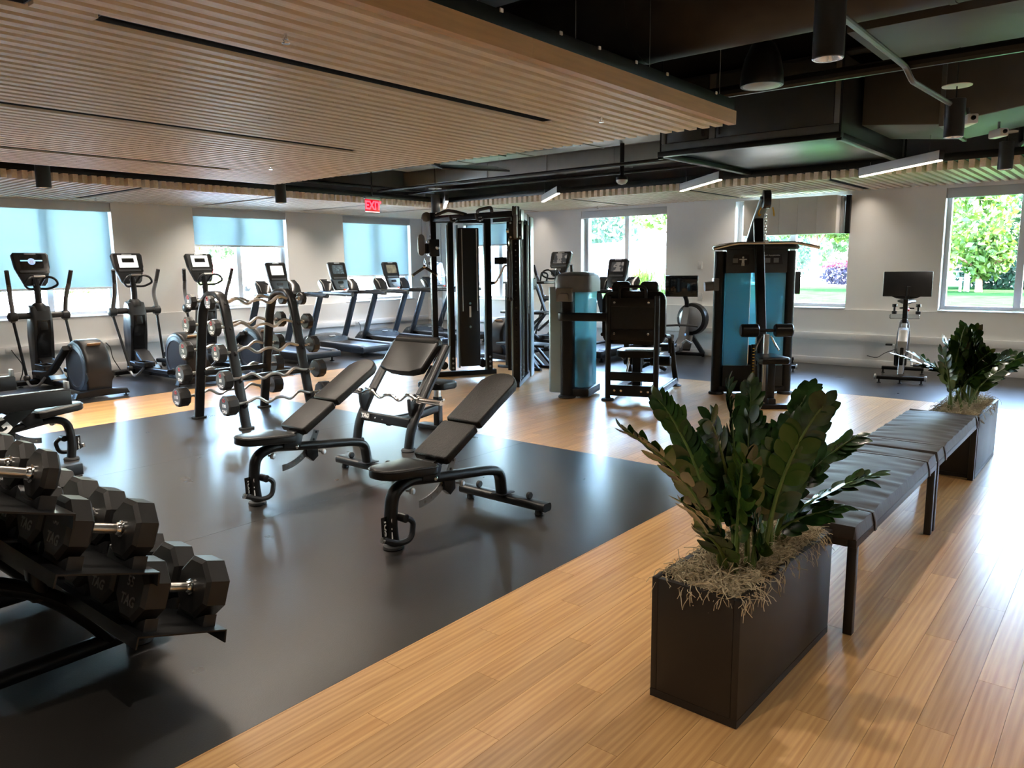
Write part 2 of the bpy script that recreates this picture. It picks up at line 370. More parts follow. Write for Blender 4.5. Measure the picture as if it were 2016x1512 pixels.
tr2 = struct('trim_2', MB().slab((XW-0.05, YB, 0.40), (XW, YW-0.05, 0.505), 0.004), M['trim'], label='white wall raceway running along the right wall')
struct('ceiling', MB().slab((XB-0.3, YB-0.3, ZC), (XW+0.4, YW+0.4, ZC+0.2)), M['ceil_black'])

M['bounce_tile'] = mat('neutral_bounce_tile', (0.27, 0.26, 0.25), 0.7, var=0.05, scale=3)  # unseen floor strip, made up to bounce neutral light onto the slats
# floor: slab, oak planks, rubber rolls
fl = struct('floor', MB().slab((XB, YB, -0.2), (XW, YW, -0.012)), M['ceil_black'])
RUB = [(XB, YB, 9.70, -1.55), (XB, 2.29, 5.325, 8.31), (XB, 9.80, XW, YW), (9.70, YB, XW, 9.80)]
def in_rubber(x, y): return any(a <= x <= c and b <= y <= d for a, b, c, d in RUB)
GAP = 0.0006
def rects_minus(x0, x1, y0, y1):
    """cut a plank against the rubber zones"""
    R = [(x0, x1, y0, y1)]
    for a, b, c, d in RUB:
        nx = []
        for p, q, r, s in R:
            if q <= a or p >= c or s <= b or r >= d: nx.append((p, q, r, s)); continue
            if p < a: nx.append((p, a, r, s))
            if q > c: nx.append((c, q, r, s))
            p2, q2 = max(p, a), min(q, c)
            if r < b: nx.append((p2, q2, r, b))
            if s > d: nx.append((p2, q2, d, s))
        R = nx
    return [t for t in R if t[1]-t[0] > 0.02 and t[3]-t[2] > 0.006]
planks = []
for row in range(int((YB+100*PW)/PW), int((9.9+100*PW)/PW)+1):
    y0 = row*PW-100*PW; y1 = y0+PW
    off = ((row*0.382) % 1.0)*PL
    for col in range(int((XB+100+off)/PL)-1, int((9.8+100+off)/PL)+2):
        x0 = col*PL-off-100; x1 = x0+PL
        planks += rects_minus(max(x0, XB), min(x1, XW), max(y0, YB), min(y1, YW))
def in_view(x, y):
    dx, dy = x, y; a = math.atan2(dy, dx)-YAW
    if abs(a) > rad(36): return False
    dist = math.hypot(dx, dy); return dist*math.cos(a) > 1.9
def pk(t): return math.hypot((t[0]+t[1])/2, (t[2]+t[3])/2)
near = sorted([t for t in planks if in_view((t[0]+t[1])/2, (t[2]+t[3])/2)], key=pk)[:300]
nearset = set(near); cache = {}
for t in near:
    w, d = round(t[1]-t[0], 3), round(t[3]-t[2], 3)
    if (w, d) not in cache: cache[(w, d)] = mesh(MB().slab((GAP, GAP, -0.012), (w-GAP, d-GAP, 0)), 'plank', 0)
    o = ob('plank', cache[(w, d)], M['floor'], fl); o.location = (t[0], t[2], 0)
mb = MB()
for t in planks:
    if t in nearset: continue
    mb.add([(t[0]+GAP, t[2]+GAP, 0), (t[1]-GAP, t[2]+GAP, 0), (t[1]-GAP, t[3]-GAP, 0), (t[0]+GAP, t[3]-GAP, 0),
            (t[0]+GAP, t[2]+GAP, -0.012), (t[1]-GAP, t[2]+GAP, -0.012), (t[1]-GAP, t[3]-GAP, -0.012), (t[0]+GAP, t[3]-GAP, -0.012)],
           [(0,1,2,3), (0,4,5,1), (1,5,6,2), (2,6,7,3), (3,7,4,0)])
ob('distant_planks', mb, M['floor'], fl, 0, kind='stuff')
for i in range(12):
    for j in range(3): ob('bounce_tile', MB().slab((XB+i*1.225+0.002, YB+j*0.983+0.002, -0.012), (XB+(i+1)*1.225-0.002, YB+(j+1)*0.983-0.002, 0)), M['bounce_tile'], fl, 0)
for a, b, c, d in [(XB, 2.29, 5.325, 4.255), (XB, 4.257, 5.325, 6.21), (XB, 6.212, 5.325, 8.31), (XB, 9.80, XW, 11.25), (XB, 11.252, XW, YW), (9.70, YB, 11.05, 9.798), (11.052, YB, XW, 9.798)]:
    ob('rubber_roll', MB().slab((a, b, -0.012), (c, d, 0.0005)), M['rubber'], fl, 0)

# windows
def window(n, axis, a, b, head):
    """axis 'L' (left wall, runs along X) or 'R' (right wall, runs along Y)"""
    T = {'L': lambda u, dep, z: (u, YW+dep, z), 'R': lambda u, dep, z: (XW+dep, u, z), 'F': lambda u, dep, z: (u, YB-dep, z)}[axis]
    root = bpy.data.objects.new('window_%d' % n, None); C.objects.link(root); root['kind'] = 'structure'
    def bar(name, u0, u1, z0, z1, d0=0.24, d1=0.33, m='frame', r=0.004):
        p, q = T(u0, d0, z0), T(u1, d1, z1)
        return ob(name, MB().slab([min(s, t) for s, t in zip(p, q)], [max(s, t) for s, t in zip(p, q)], r), M[m], root)
    w = 0.055; mid = (a+b)/2
    bar('window_frame', a, a+w, SILL+0.02, head); bar('window_frame', b-w, b, SILL+0.02, head)
    bar('window_frame', a+w, b-w, head-w, head); bar('window_frame', a+w, b-w, SILL+0.02, SILL+0.02+w)
    bar('mullion', mid-0.045, mid+0.045, SILL+0.02+w, head-w)
    bar('window_sill', a+0.002, b-0.002, SILL, SILL+0.02, -0.012, 0.24, 'sill', 0.005)
    for u0, u1 in ((a+w, mid-0.045), (mid+0.045, b-w)):
        p, q = T(u0, 0.28, SILL+0.02+w), T(u1, 0.286, head-w)
        ob('pane', MB().slab([min(s, t) for s, t in zip(p, q)], [max(s, t) for s, t in zip(p, q)]), M['glass'], root)
    return root
def blind(axis, a, b, head, low, label):
    T = (lambda u, dep, z: (u, YW+dep, z)) if axis == 'L' else (lambda u, dep, z: (XW+dep, u, z))
    mid = (a+b)/2; root = thing('roller_blind', label, 'blind', T(mid, 0.14, head-0.13), 0, 'roller blinds in the window heads')
    def part(name, u0, u1, d0, d1, z0, z1, m, r=0.003):
        p = Vector(T(u0, d0, z0))-root.location; q = Vector(T(u1, d1, z1))-root.location
        return ob(name, MB().slab([min(s, t) for s, t in zip(p, q)], [max(s, t) for s, t in zip(p, q)], r), M[m], root)
    part('cassette', a+0.008, b-0.008, STEP+0.01, STEP+0.11, head-0.135, head-0.003, 'blindbox')
    if low:
        part('blind_fabric', a+0.03, b-0.03, STEP+0.06, STEP+0.0615, low, head-0.13, 'blind', 0)
        part('hem_bar', a+0.03, b-0.03, STEP+0.05, STEP+0.072, low-0.035, low, 'frame', 0.006)
M['blindbox'] = mat('blind_cassette', (0.50, 0.51, 0.52), 0.45, var=0.03)
k = 1
for a, b in WL: window(k, 'L', a, b, HEADL); k += 1
for a, b in WR: window(k, 'R', a, b, HEADR); k += 1
for a, b in WF: window(k, 'F', a, b, HEADL); k += 1
blind('L', *WL[1], HEADL, 1.335, 'roller blind drawn three quarters down behind the leftmost elliptical')
blind('L', *WL[2], HEADL, 2.02, 'roller blind pulled a third down above the parked trailer')
blind('L', *WL[3], HEADL, 1.43, 'roller blind drawn low in the left wall window next to the corner')
blind('L', *WL[0], HEADL, 1.35, 'roller blind drawn low in the window outside the left edge')
blind('R', *WR[1], HEADR, None, 'rolled up blind cassette above the far right lawn window')
blind('R', *WR[3], HEADR, None, 'rolled up blind cassette above the window behind the leg machine')
blind('R', *WR[4], HEADR, 2.05, 'short drawn roller blind in the window behind the cable tower')

# boxed enclosure across the head of the window behind the pulldown machine
e = thing('wall_enclosure', 'beige panelled box mounted over the window behind the pulldown machine', 'enclosure', (XW, 4.38, 2.03))
M['beige'] = mat('beige_laminate', (0.60, 0.56, 0.49), 0.5, var=0.03, scale=3)
for i in range(5):
    y0 = 5.09-4.38-i*0.288; ob('front_panel', MB().slab((-0.325, y0-0.286, 0), (-0.305, y0, 0.56), 0.002), M['beige'], e)
ob('bottom_panel', MB().slab((-0.303, -0.70, 0.002), (0.062, 0.705, 0.03), 0.003), M['trim'], e)
ob('side_panel', MB().slab((-0.303, -0.725, 0.0), (-0.02, -0.705, 0.56), 0.003), M['trim'], e)
ob('side_panel', MB().slab((-0.303, 0.688, 0.03), (0.062, 0.708, 0.56), 0.003), M['trim'], e)
ob('side_strip', MB().slab((-0.12, -0.76, 0.0), (0.062, -0.727, 0.56), 0.003), M['silver'], e)
ob('dark_return', MB().slab((0.0, -0.83, 0.0), (0.066, -0.765, 0.575), 0.002), M['black'], e)

# ceiling clouds of oak slats
SP, SW, SH, ZS = 0.11, 0.060, 0.10, 2.66
slat_cache = {}
def slat(parent, lo, hi):
    """a slat along its longer side; all slats of one length share a mesh"""
    dx, dy = hi[0]-lo[0], hi[1]-lo[1]; L = max(dx, dy); key = round(L, 3)
    if key not in slat_cache: slat_cache[key] = mesh(MB().box((0, 0, SH/2), (L-0.003, SW, SH)), 'slat', 0)
    o = ob('slat', slat_cache[key], M['slat'], parent)
    o.location = Vector(((lo[0]+hi[0])/2, (lo[1]+hi[1])/2, ZS))-parent.location
    if dy > dx: o.rotation_euler = (0, 0, PI/2)
    return o
def slot_light(x0, x1, y0, y1, label, watts, bright):
    t = thing('slot_light', label, 'light', ((x0+x1)/2, (y0+y1)/2, ZS), 0, 'recessed slot lights between the slats')
    lx, ly = (x1-x0)/2, (y1-y0)/2; along = lx > ly
    mb = MB(); mb.slab((-lx, -ly, 0.092), (lx, ly, 0.10)); w = 0.006
    mb.slab((-lx, -ly, 0.012), (lx, -ly+w, 0.092)); mb.slab((-lx, ly-w, 0.012), (lx, ly, 0.092))
    mb.slab((-lx, -ly+w, 0.012), (-lx+w, ly-w, 0.092)); mb.slab((lx-w, -ly+w, 0.012), (lx, ly-w, 0.092))
    ob('housing', mb, M['black'], t, 0)
    s = 0.022
    mb = MB(); mb.slab((-lx+0.02, -s, 0.084), (lx-0.02, s, 0.091)) if along else mb.slab((-s, -ly+0.02, 0.084), (s, ly-0.02, 0.091))
    ob('lamp_strip', mb, bright, t, 0)
    mb = MB(); L = lx if along else ly; n = int(L*2/0.045)
    for i in range(n):
        u = -L+0.03+i*(2*L-0.06)/(n-1)
        if along: mb.box((u, 0, 0.055), (0.003, 0.07, 0.04))
        else: mb.box((0, u, 0.055), (0.07, 0.003, 0.04))
    for sg in (-1, 1):
        if along: mb.box((0, sg*0.036, 0.055), (2*lx-0.02, 0.003, 0.045))
        else: mb.box((sg*0.036, 0, 0.055), (0.003, 2*ly-0.02, 0.045))
    ob('louvre', mb, M['louvre'], t, 0)
    if watts:
        la = bpy.data.lights.new('slot_lamp', 'AREA'); la.shape = 'RECTANGLE'; la.size = 2*lx-0.06 if along else 0.06; la.size_y = 0.06 if along else 2*ly-0.06
        la.energy = watts; la.color = WARM; la.spread = rad(120)
        lo = bpy.data.objects.new('slot_lamp', la); C.objects.link(lo); lo.parent = t; lo.location = (0, 0, 0.008)
    return t
WARM = (1.0, 0.88, 0.74)
M['louvre'] = mat('dark_anodised_louvre', (0.30, 0.30, 0.31), 0.25, 0.9, var=0.05)
BRIGHT = emis('slot_lamp_glow', (1, 0.92, 0.82), 2.0)
CX0, CX1, CJ, CY0 = -3.2, 5.85, 3.293, 2.552
cl = thing('ceiling_cloud', 'large suspended ceiling raft of oak slats over the free weights', 'ceiling raft', (0, 0, ZS))
NR = 57; M['fascia_shaded'] = mat('slat_oak_painted_shade', (0.60, 0.37, 0.18), 0.5, var=0.10, scale=2.5, stretch=(1, 14, 14))  # same oak as the slats; its dimmer light is painted in as darker orange
slots = {9: [(-1.9, 1.30), (1.55, 4.79)], 29: [(-1.5, 1.70), (1.75, 4.74)], 47: [(-1.6, 1.35), (1.40, 4.64)]}
for i in range(NR):
    yc = CY0+SW/2+i*SP; segs = [(CX0, CJ), (CJ, CX1)]
    if i in slots:
        cut = slots[i]; segs = [(CX0, cut[0][0]), (cut[0][1], cut[1][0]), (cut[1][1], CX1)]
    for a, b in segs:
        if b-a > 0.03:
            o = slat(cl, (a, yc-SW/2), (b, yc+SW/2))
            if i == 0: o.data = o.data.copy(); o.data.materials[0] = M['fascia_shaded']; o.name = 'fascia_board'
for (i, cut) in slots.items():
    yc = CY0+SW/2+i*SP
    nm = {9: 'nearest the open ceiling', 29: 'along the middle of the oak raft', 47: 'nearest the treadmills'}[i]
    for j, (a, b) in enumerate(cut):
        slot_light(a+0.004, b-0.004, yc-0.05, yc+0.05, 'recessed linear slot light %s, %s' % (nm, ('end above the camera', 'end towards the windows')[j]), (10, {9: 18, 29: 48, 47: 56}[i])[j], BRIGHT)
YE = CY0+SW+(NR-1)*SP
ob('gap_shade_sheet', MB().slab((CX0, CY0+0.052, 0.1005), (CX1-0.062, YE-0.052, 0.112)), M['ceil_black'], cl)  # black sheet added over each raft to darken the gaps between slats
for x in (-2, -0.8, 0.4, 1.6, 2.8, 4.0, 5.2): ob('carrier', MB().slab((x-0.02, CY0+0.052, 0.113), (x+0.02, YE-0.052, 0.17)), M['black'], cl)
ob('edge_channel', MB().slab((CX0, CY0+0.012, 0.101), (CX1-0.01, CY0+0.05, 0.185), 0.003), M['black'], cl)
ob('edge_channel', MB().slab((CX0, YE-0.05, 0.101), (CX1-0.01, YE-0.012, 0.185), 0.003), M['black'], cl)
ob('edge_channel', MB().slab((CX1-0.06, CY0+0.05, 0.101), (CX1-0.02, YE-0.05, 0.185), 0.003), M['black'], cl)
for x in (3.05, 3.55, 3.93, 4.35, 4.75, 5.5): ob('clip', MB().slab((x-0.012, CY0+0.004, 0.17), (x+0.012, CY0+0.012, 0.19), 0.002), M['white_plastic'], cl)
for x in (0.5, 2.9, 3.72, 4.55, 5.6):
    ob('hanger_wire', MB().tube([(x, CY0+0.03, 0.18), (x, CY0+0.03, ZC-ZS)], 0.0022, 5), M['steel'], cl)
# perimeter rafts
PY, PX = 10.20, 10.40
pl = thing('perimeter_raft', 'oak slat ceiling raft along the treadmill wall', 'ceiling raft', (0, 0, ZS))
cut = {4.85, 6.86, 8.85, 10.30}
xs = [0.03+SW/2+i*SP for i in range(int((XW-0.03)/SP)) if 2.2 < i*SP]
lslot = {min(xs, key=lambda v: abs(v-c)): c for c in cut}
for x in xs:
    y1 = YW+0.05 if x < PX else YW+0.05
    y0 = PY
    if x in lslot: slat(pl, (x-SW/2, 12.42), (x+SW/2, y1)); slat(pl, (x-SW/2, y0), (x+SW/2, y0+0.12)); continue
    slat(pl, (x-SW/2, y0), (x+SW/2, y1))
for i, x in enumerate(sorted(lslot)):
    slot_light(x-0.05, x+0.05, PY+0.125, 12.415, 'recessed slot light over the treadmill wall, %s from the left' % ('first', 'second', 'third', 'fourth')[i], 13, BRIGHT)
ob('gap_shade_sheet', MB().slab((2.2, PY+0.052, 0.1005), (XW, YW+0.05, 0.112)), M['ceil_black'], pl)
ob('edge_channel', MB().slab((2.2, PY+0.012, 0.101), (PX-0.005, PY+0.05, 0.19), 0.003), M['black'], pl)
pr = thing('perimeter_raft', 'oak slat ceiling raft along the lawn window wall', 'ceiling raft', (0, 0, ZS))
ys = [PY-SP/2-0.01-i*SP for i in range(98)]
rslot = [min(ys, key=lambda v: abs(v-c)) for c in (3.29, 5.34, 7.40, 9.50)]
for y in ys:
    if y in rslot: slat(pr, (PX, y-SW/2), (PX+0.12, y+SW/2)); slat(pr, (XW-0.05, y-SW/2), (XW+0.06, y+SW/2)); continue
    slat(pr, (PX, y-SW/2), (XW+0.06, y+SW/2))
for i, y in enumerate(sorted(rslot)):
    slot_light(PX+0.125, XW-0.055, y-0.05, y+0.05, 'recessed slot light over the lawn window wall, %s from the right' % ('first', 'second', 'third', 'fourth')[i], 4, BRIGHT)
ob('gap_shade_sheet', MB().slab((PX+0.052, YB+4, 0.1005), (XW+0.05, PY-0.005, 0.112)), M['ceil_black'], pr)
ob('edge_channel', MB().slab((PX+0.012, YB+4, 0.101), (PX+0.05, PY-0.005, 0.19), 0.003), M['black'], pr)
# ------------------------------------------------------------------ lamps
def pendant(x, y, zb, label, watts=60, disc=True, h=0.30, r=0.075):
    t = thing('pendant_downlight', label, 'light', (x, y, zb), 0, 'black cylinder pendant downlights')
    ob('cylinder', MB().lathe([(r-0.006, 0.004), (r-0.004, 0), (r, 0.004), (r, h-0.003), (r-0.004, h), (0, h)], 24, cap=False), M['grey'], t)
    ob('reflector', MB().lathe([(0.028, 0.06), (r-0.007, 0.004), (r-0.0065, 0.0045), (0.029, 0.0605)], 20, cap=False), M['louvre'], t)
    ob('lamp', MB().lathe([(0.028, 0.058), (0.028, 0.062), (0, 0.062)], 16), emis('downlight_lamp', (1, 0.9, 0.75), 6), t)
    ob('stem', MB().cyl((0, 0, h), (0, 0, ZC-zb), 0.006, 8), M['cable'], t)
    if disc: ob('canopy_disc', MB().lathe([(0.0065, h+0.10), (0.11, h+0.10), (0.112, h+0.106), (0.0065, h+0.112)], 24), M['white_plastic'], t)
    sp = bpy.data.lights.new('downlight', 'SPOT'); sp.energy = watts; sp.spot_size = rad(128); sp.spot_blend = 0.7; sp.color = WARM; sp.shadow_soft_size = 0.03
    so_ = bpy.data.objects.new('downlight', sp); C.objects.link(so_); so_.parent = t; so_.location = (0, 0, 0.03)
    return t
for i, x in enumerate((-5.0+0.3, -2.36, 0.87, 4.10, 7.32, 10.28)):
    pendant(x, 1.32, 2.60, ('black cylinder pendant at the very start of the corridor row', 'black cylinder pendant behind the camera in the corridor row', 'black cylinder pendant just above the camera', 'largest black cylinder pendant light over the bench', 'mid-sized black cylinder pendant light right of the air handler', 'small black cylinder pendant light near the far right window')[i], 34)
for i, x in enumerate((0.3, 3.39, 6.40, 9.45)):
    pendant(x, 9.45, 2.50, ('black cylinder pendant beyond the left edge of the view', 'black cylinder pendant hanging above the leftmost elliptical', 'black cylinder pendant hanging left of the exit sign', 'black cylinder pendant hanging right of the exit sign')[i], 36, i == 3)
for x, y, l in ((-3.6, -1.9, 'added black cylinder pendant unseen far behind the camera'), (-0.4, -1.9, 'added black cylinder pendant unseen behind the camera on the right'), (2.8, -1.9, 'added black cylinder pendant out of frame right of the bench'), (6.0, -1.9, 'added black cylinder pendant out of frame beyond the bench'), (9.2, -1.9, 'added black cylinder pendant out of frame by the far wall')):
    pendant(x, y, 2.60, l, 85)  # unseen second row, added to brighten the corridor floor and fascia
def linear_pendant(x, y, label, tops=(ZC, ZC)):
    t = thing('linear_pendant', label, 'light', (x, y, 2.635), rad(46), 'glowing linear pendant lights hung on the diagonal')
    ob('housing', MB().box((0, 0, 0.06), (1.5, 0.055, 0.10), 0.003), M['lamp_white'], t)
    ob('end_cap', MB().box((-0.754, 0, 0.06), (0.008, 0.057, 0.102), 0.002), M['grey'], t); ob('end_cap', MB().box((0.754, 0, 0.06), (0.008, 0.057, 0.102), 0.002), M['grey'], t)
    ob('diffuser', MB().box((0, 0, 0.004), (1.49, 0.045, 0.012), 0.003), M['lamp_glow'], t)
    for u, zt in zip((-0.55, 0.55), tops): ob('hanger_wire', MB().tube([(u, 0, 0.11), (u, 0, zt-2.635)], 0.002, 5), M['steel'], t)
    return t
M['lamp_white'] = mat('grey_white_lamp_body', (0.55, 0.55, 0.55), 0.4, var=0.03)
M['lamp_glow'] = emis('lamp_diffuser', (1, 0.88, 0.72), 4.5)
linear_pendant(9.75, 2.30, 'longest glowing linear pendant light, at the right end of the row', (2.93, 2.79))
linear_pendant(9.83, 4.78, 'glowing linear pendant light below the air handler')
linear_pendant(9.83, 7.30, 'glowing linear pendant light right of the cable tower')
linear_pendant(9.62, 9.38, 'glowing linear pendant light seen end on above the cable tower', (3.20, 3.02))
# ------------------------------------------------------------------ free weight area
def pad(outline, th, r=0.014):
    """upholstered pad: outline in local XY, soft edges, z from -th to 0"""
    return MB().prism(outline, -th, 0, 'XY', bev=r, seg=3)
def tilt(m, origin, ang):
    """rotate a drawing (x along pad, y across, z up) about Y by ang (up positive) and move it"""
    c, s = math.cos(ang), math.sin(ang); ox, oy, oz = origin
    m.v = [(ox+x*c-z*s, oy+y, oz+x*s+z*c) for x, y, z in m.v]; return m
def adjustable_bench(label, loc, rz=0, group='adjustable weight benches'):
    t = thing('adjustable_bench', label, 'bench', loc, rz, group)
    seat_out = [(0, -0.09), (0.03, -0.105), (0.30, -0.145), (0.335, -0.13), (0.345, -0.10), (0.345, 0.10), (0.335, 0.13), (0.30, 0.145), (0.03, 0.105), (0, 0.09), (-0.028, 0.05), (-0.035, 0), (-0.028, -0.05)]
    seat = ob('seat', tilt(pad(seat_out, 0.06), (-0.085, 0, 0.488), rad(-4)), M['vinyl2'], t)
    ob('seat_piping', tilt(MB().tube([(x, y, -0.012) for x, y in seat_out], 0.004, 6, closed=True), (-0.085, 0, 0.488), rad(-4)), M['vinyl2'], seat)
    a1 = rad(30)
    low = [(0, -0.125), (0.015, -0.14), (0.305, -0.14), (0.32, -0.125), (0.32, 0.125), (0.305, 0.14), (0.015, 0.14), (0, 0.125)]
    ob('lower_back_pad', tilt(pad(low, 0.055), (0.295, 0, 0.487), a1), M['vinyl'], t)
    up = [(0, -0.125), (0.015, -0.14), (0.40, -0.135)] + [(0.40+0.10*math.cos(rad(a)), 0.135*math.sin(rad(a))) for a in range(-75, 76, 15)] + [(0.40, 0.135), (0.015, 0.14), (0, 0.125)]
    ob('upper_back_pad', tilt(pad(up, 0.055), (0.585, 0, 0.652), a1), M['vinyl'], t)
    oval = rr(0.062, 0.085, 0.03, 4)
    ob('frame_beam', MB().tube([(0.0, 0, 0.012), (-0.02, 0, 0.16), (0.005, 0, 0.33), (0.12, 0, 0.375), (0.40, 0, 0.335), (0.82, 0, 0.285), (0.945, 0, 0.25), (0.965, 0, 0.085)], fillet=0.11, sec=oval, up=(0, 1, 0), seg=7), M['black'], t)
    ob('foot_pad', MB().lathe([(0.056, 0), (0.062, 0.006), (0.058, 0.018), (0.036, 0.024)], 20), M['rubberfoot'], t)
    ob('rear_bar', MB().tube([(0.98, -0.37, 0.062), (0.98, 0.37, 0.062)], sec=rr(0.085, 0.055, 0.02), up=(0, 0, 1)), M['black'], t)
    ob('mount_plate', MB().box((0.975, 0, 0.094), (0.13, 0.10, 0.008), 0.002), M['black'], t)
    for s in (-1, 1):
        ob('rear_foot', MB().lathe([(0.026, 0), (0.028, 0.004), (0.022, 0.036)], 14, (0.98, s*0.30, 0)), M['rubberfoot'], t)
        ob('transport_wheel', MB().cyl((0.985, s*0.22-0.012, 0.113), (0.985, s*0.22+0.012, 0.113), 0.024, 16, bev=0.004), M['rubberfoot'], t)
    ob('back_support', tilt(MB().slab((0.02, -0.035, -0.10), (0.70, 0.035, -0.058), 0.006), (0.295, 0, 0.487), a1), M['black'], t)
    ob('hinge_bracket', MB().prism([(0.20, 0.36), (0.33, 0.34), (0.36, 0.42), (0.31, 0.46), (0.21, 0.43)], -0.05, 0.05, 'XZ', bev=0.004), M['black'], t)
    # graduated adjustment arc with holes
    cx, cz, R0, R1 = 0.20, 0.53, 0.30, 0.345
    mb = MB(); n = 14; A0, A1 = -88, -18
    hole = []
    for i in range(n):
        a, b = rad(A0+(A1-A0)*i/n), rad(A0+(A1-A0)*(i+1)/n)
        q = [(cx+R0*math.cos(a), cz+R0*math.sin(a)), (cx+R1*math.cos(a), cz+R1*math.sin(a)), (cx+R1*math.cos(b), cz+R1*math.sin(b)), (cx+R0*math.cos(b), cz+R0*math.sin(b))]
        mb.prism(q, -0.004, 0.004, 'XZ')
        if i % 2: hole.append(((a+b)/2))
    arcp = ob('adjustment_arc', mb, M['midgrey'], t, 0)
    for a in hole:
        m_ = (R0+R1)/2; ob('pin_hole', MB().cyl((cx+m_*math.cos(a), -0.006, cz+m_*math.sin(a)), (cx+m_*math.cos(a), 0.006, cz+m_*math.sin(a)), 0.0085, 10), M['chrome'] if math.degrees(a) < -50 else M['black'], arcp)
    ob('arc_bracket', MB().prism([(0.40, 0.335), (0.50, 0.32), (0.50, 0.24), (0.455, 0.21), (0.41, 0.25)], -0.022, 0.022, 'XZ', bev=0.003), M['black'], t)
    for x, y, z in ((0.09, -0.045, 0.325), (0.51, -0.04, 0.275)):
        ob('pull_knob', MB().lathe([(0.007, 0), (0.007, 0.025), (0.019, 0.03), (0.021, 0.045), (0.014, 0.052), (0, 0.054)], 16, (x, y+0.02, z), (0.25, -1, 0)), M['silver'], t)
    ob('pivot_bolt', MB().lathe([(0.014, 0), (0.014, 0.008), (0.006, 0.014), (0, 0.015)], 12, (0.305, -0.045, 0.352), (0, -1, 0)), M['chrome'], t)
    ob('socket', MB().cyl((0.03, -0.015, 0.185), (0.03, -0.085, 0.185), 0.026, 14, bev=0.004), M['black'], t)
    h = ob('handle', MB().tube([(0.04, -0.075, 0.185), (0.085, -0.08, 0.155), (0.06, -0.09, 0.06), (-0.02, -0.085, 0.05), (-0.125, -0.06, 0.095)], 0.017, 10, fillet=0.05), M['plastic'], t)
    ob('handle_cap', MB().cyl((-0.122, -0.061, 0.0935), (-0.135, -0.058, 0.099), 0.0175, 12), M['chrome'], h)
    pl = ob('name_plate', MB().tube([(-0.0645, 0, 0.20), (-0.061, 0, 0.08)], sec=rr(0.044, 0.004, 0.001), up=(0, 1, 0)), M['gloss'], t)
    m = place(txt('TAG', 0.05, 0.0008, 0.25, 0.002), (-0.0655, 0, 0.14), (0.03, 0, -1), (0, 1, 0)); 
    m.v = [(x, y, z) for x, y, z in m.v]; ob('lettering', m, M['white_print'], pl, 0)
    ob('lettering', place(txt('TAG', 0.062, 0.0008, 0.25, 0.002), (-0.014, -0.0335, 0.125), (0.02, 0, 1), (-1, 0, 0.02)), M['white_print'], pl, 0)
    return t
b1 = adjustable_bench('black incline bench with vinyl pads, nearest the planter', (2.79, 3.20, 0.001))
b2 = dup(b1, (2.775, 4.57, 0.001), rad(-0.5), 'black incline bench between the barbell rack and the nearer incline bench')
b3 = dup(b1, (2.49, 6.95, 0.001), rad(180), 'black weight bench at the left edge below the rack arms')

# preacher curl bench
t = thing('preacher_bench', 'black preacher curl bench holding a curl bar, behind the incline benches', 'bench', (4.44, 5.20, 0.001))
oval = rr(0.065, 0.09, 0.03, 4)
for s in (-1, 1):
    ob('upright', MB().tube([(0.0, s*0.35, 0.015), (0.03, s*0.35, 0.18), (0.19, s*0.35, 0.44), (0.52, s*0.335, 0.875)], fillet=0.2, sec=oval, up=(0, 1, 0), seg=7), M['black'], t)
    ob('foot_pad', MB().lathe([(0.062, 0), (0.068, 0.008), (0.06, 0.022), (0.04, 0.026)], 18, (0, s*0.35, 0)), M['rubberfoot'], t)
    ob('bar_hook', MB().prism([(0.05, 0.30), (0.12, 0.30), (0.145, 0.40), (0.135, 0.47), (0.11, 0.49), (0.105, 0.44), (0.085, 0.42), (0.055, 0.425), (0.045, 0.455), (0.03, 0.45), (0.035, 0.36)], s*0.33-0.016, s*0.33+0.016, 'XZ', bev=0.005), M['plastic'], t)
    ob('side_rail', MB().tube([(0.185, s*0.295, 0.47), (0.37, s*0.295, 0.71)], sec=rr(0.02, 0.05, 0.006), up=(0, 1, 0)), M['black'], t)
ob('cross_beam', MB().tube([(0.055, -0.33, 0.235), (0.055, 0.33, 0.235)], sec=rr(0.05, 0.085, 0.012), up=(0, 0, 1)), M['black'], t)
pl = ob('name_plate', MB().box((0.027, 0.25, 0.245), (0.006, 0.125, 0.05), 0.002), M['gloss'], t)
ob('plate_border', MB().tube([(0.0225, 0.19, 0.222), (0.0225, 0.31, 0.222), (0.0225, 0.31, 0.268), (0.0225, 0.19, 0.268)], 0.0016, 5, closed=True), M['silver'], pl)
ob('lettering', place(txt('TAG', 0.05, 0.0008, 0.25, 0.003), (0.0225, 0.25, 0.245), (0, -1, 0), (0, 0, 1)), M['white_print'], pl, 0)
for y in (0.12, 0.02): ob('bolt', MB().lathe([(0.008, 0), (0.006, 0.004), (0, 0.005)], 10, (0.03, y, 0.235), (-1, 0, 0)), M['chrome'], t)
a = rad(47)
out = [(0, -0.27), (0.03, -0.285), (0.30, -0.30), (0.34, -0.28), (0.345, 0), (0.34, 0.28), (0.30, 0.30), (0.03, 0.285), (0, 0.27), (-0.025, 0.15), (-0.032, 0), (-0.025, -0.15)]
pm = pad(out, 0.075, 0.022); tilt(pm, (0.235, 0, 0.685), a)
pd = ob('arm_pad', pm, M['vinyl2'], t)
ob('pad_roll', MB().cyl((0.487, -0.285, 0.905), (0.487, 0.285, 0.905), 0.05, 16, bev=0.02), M['vinyl2'], t)
ob('spine', MB().tube([(0.08, 0, 0.21), (0.45, 0.03, 0.20), (0.80, 0.08, 0.22)], fillet=0.1, sec=rr(0.06, 0.08, 0.015), up=(0, 0, 1)), M['black'], t)
ob('seat_post', MB().tube([(0.80, 0.08, 0.03), (0.80, 0.08, 0.33)], sec=rr(0.07, 0.07, 0.012), up=(0, 1, 0)), M['black'], t)
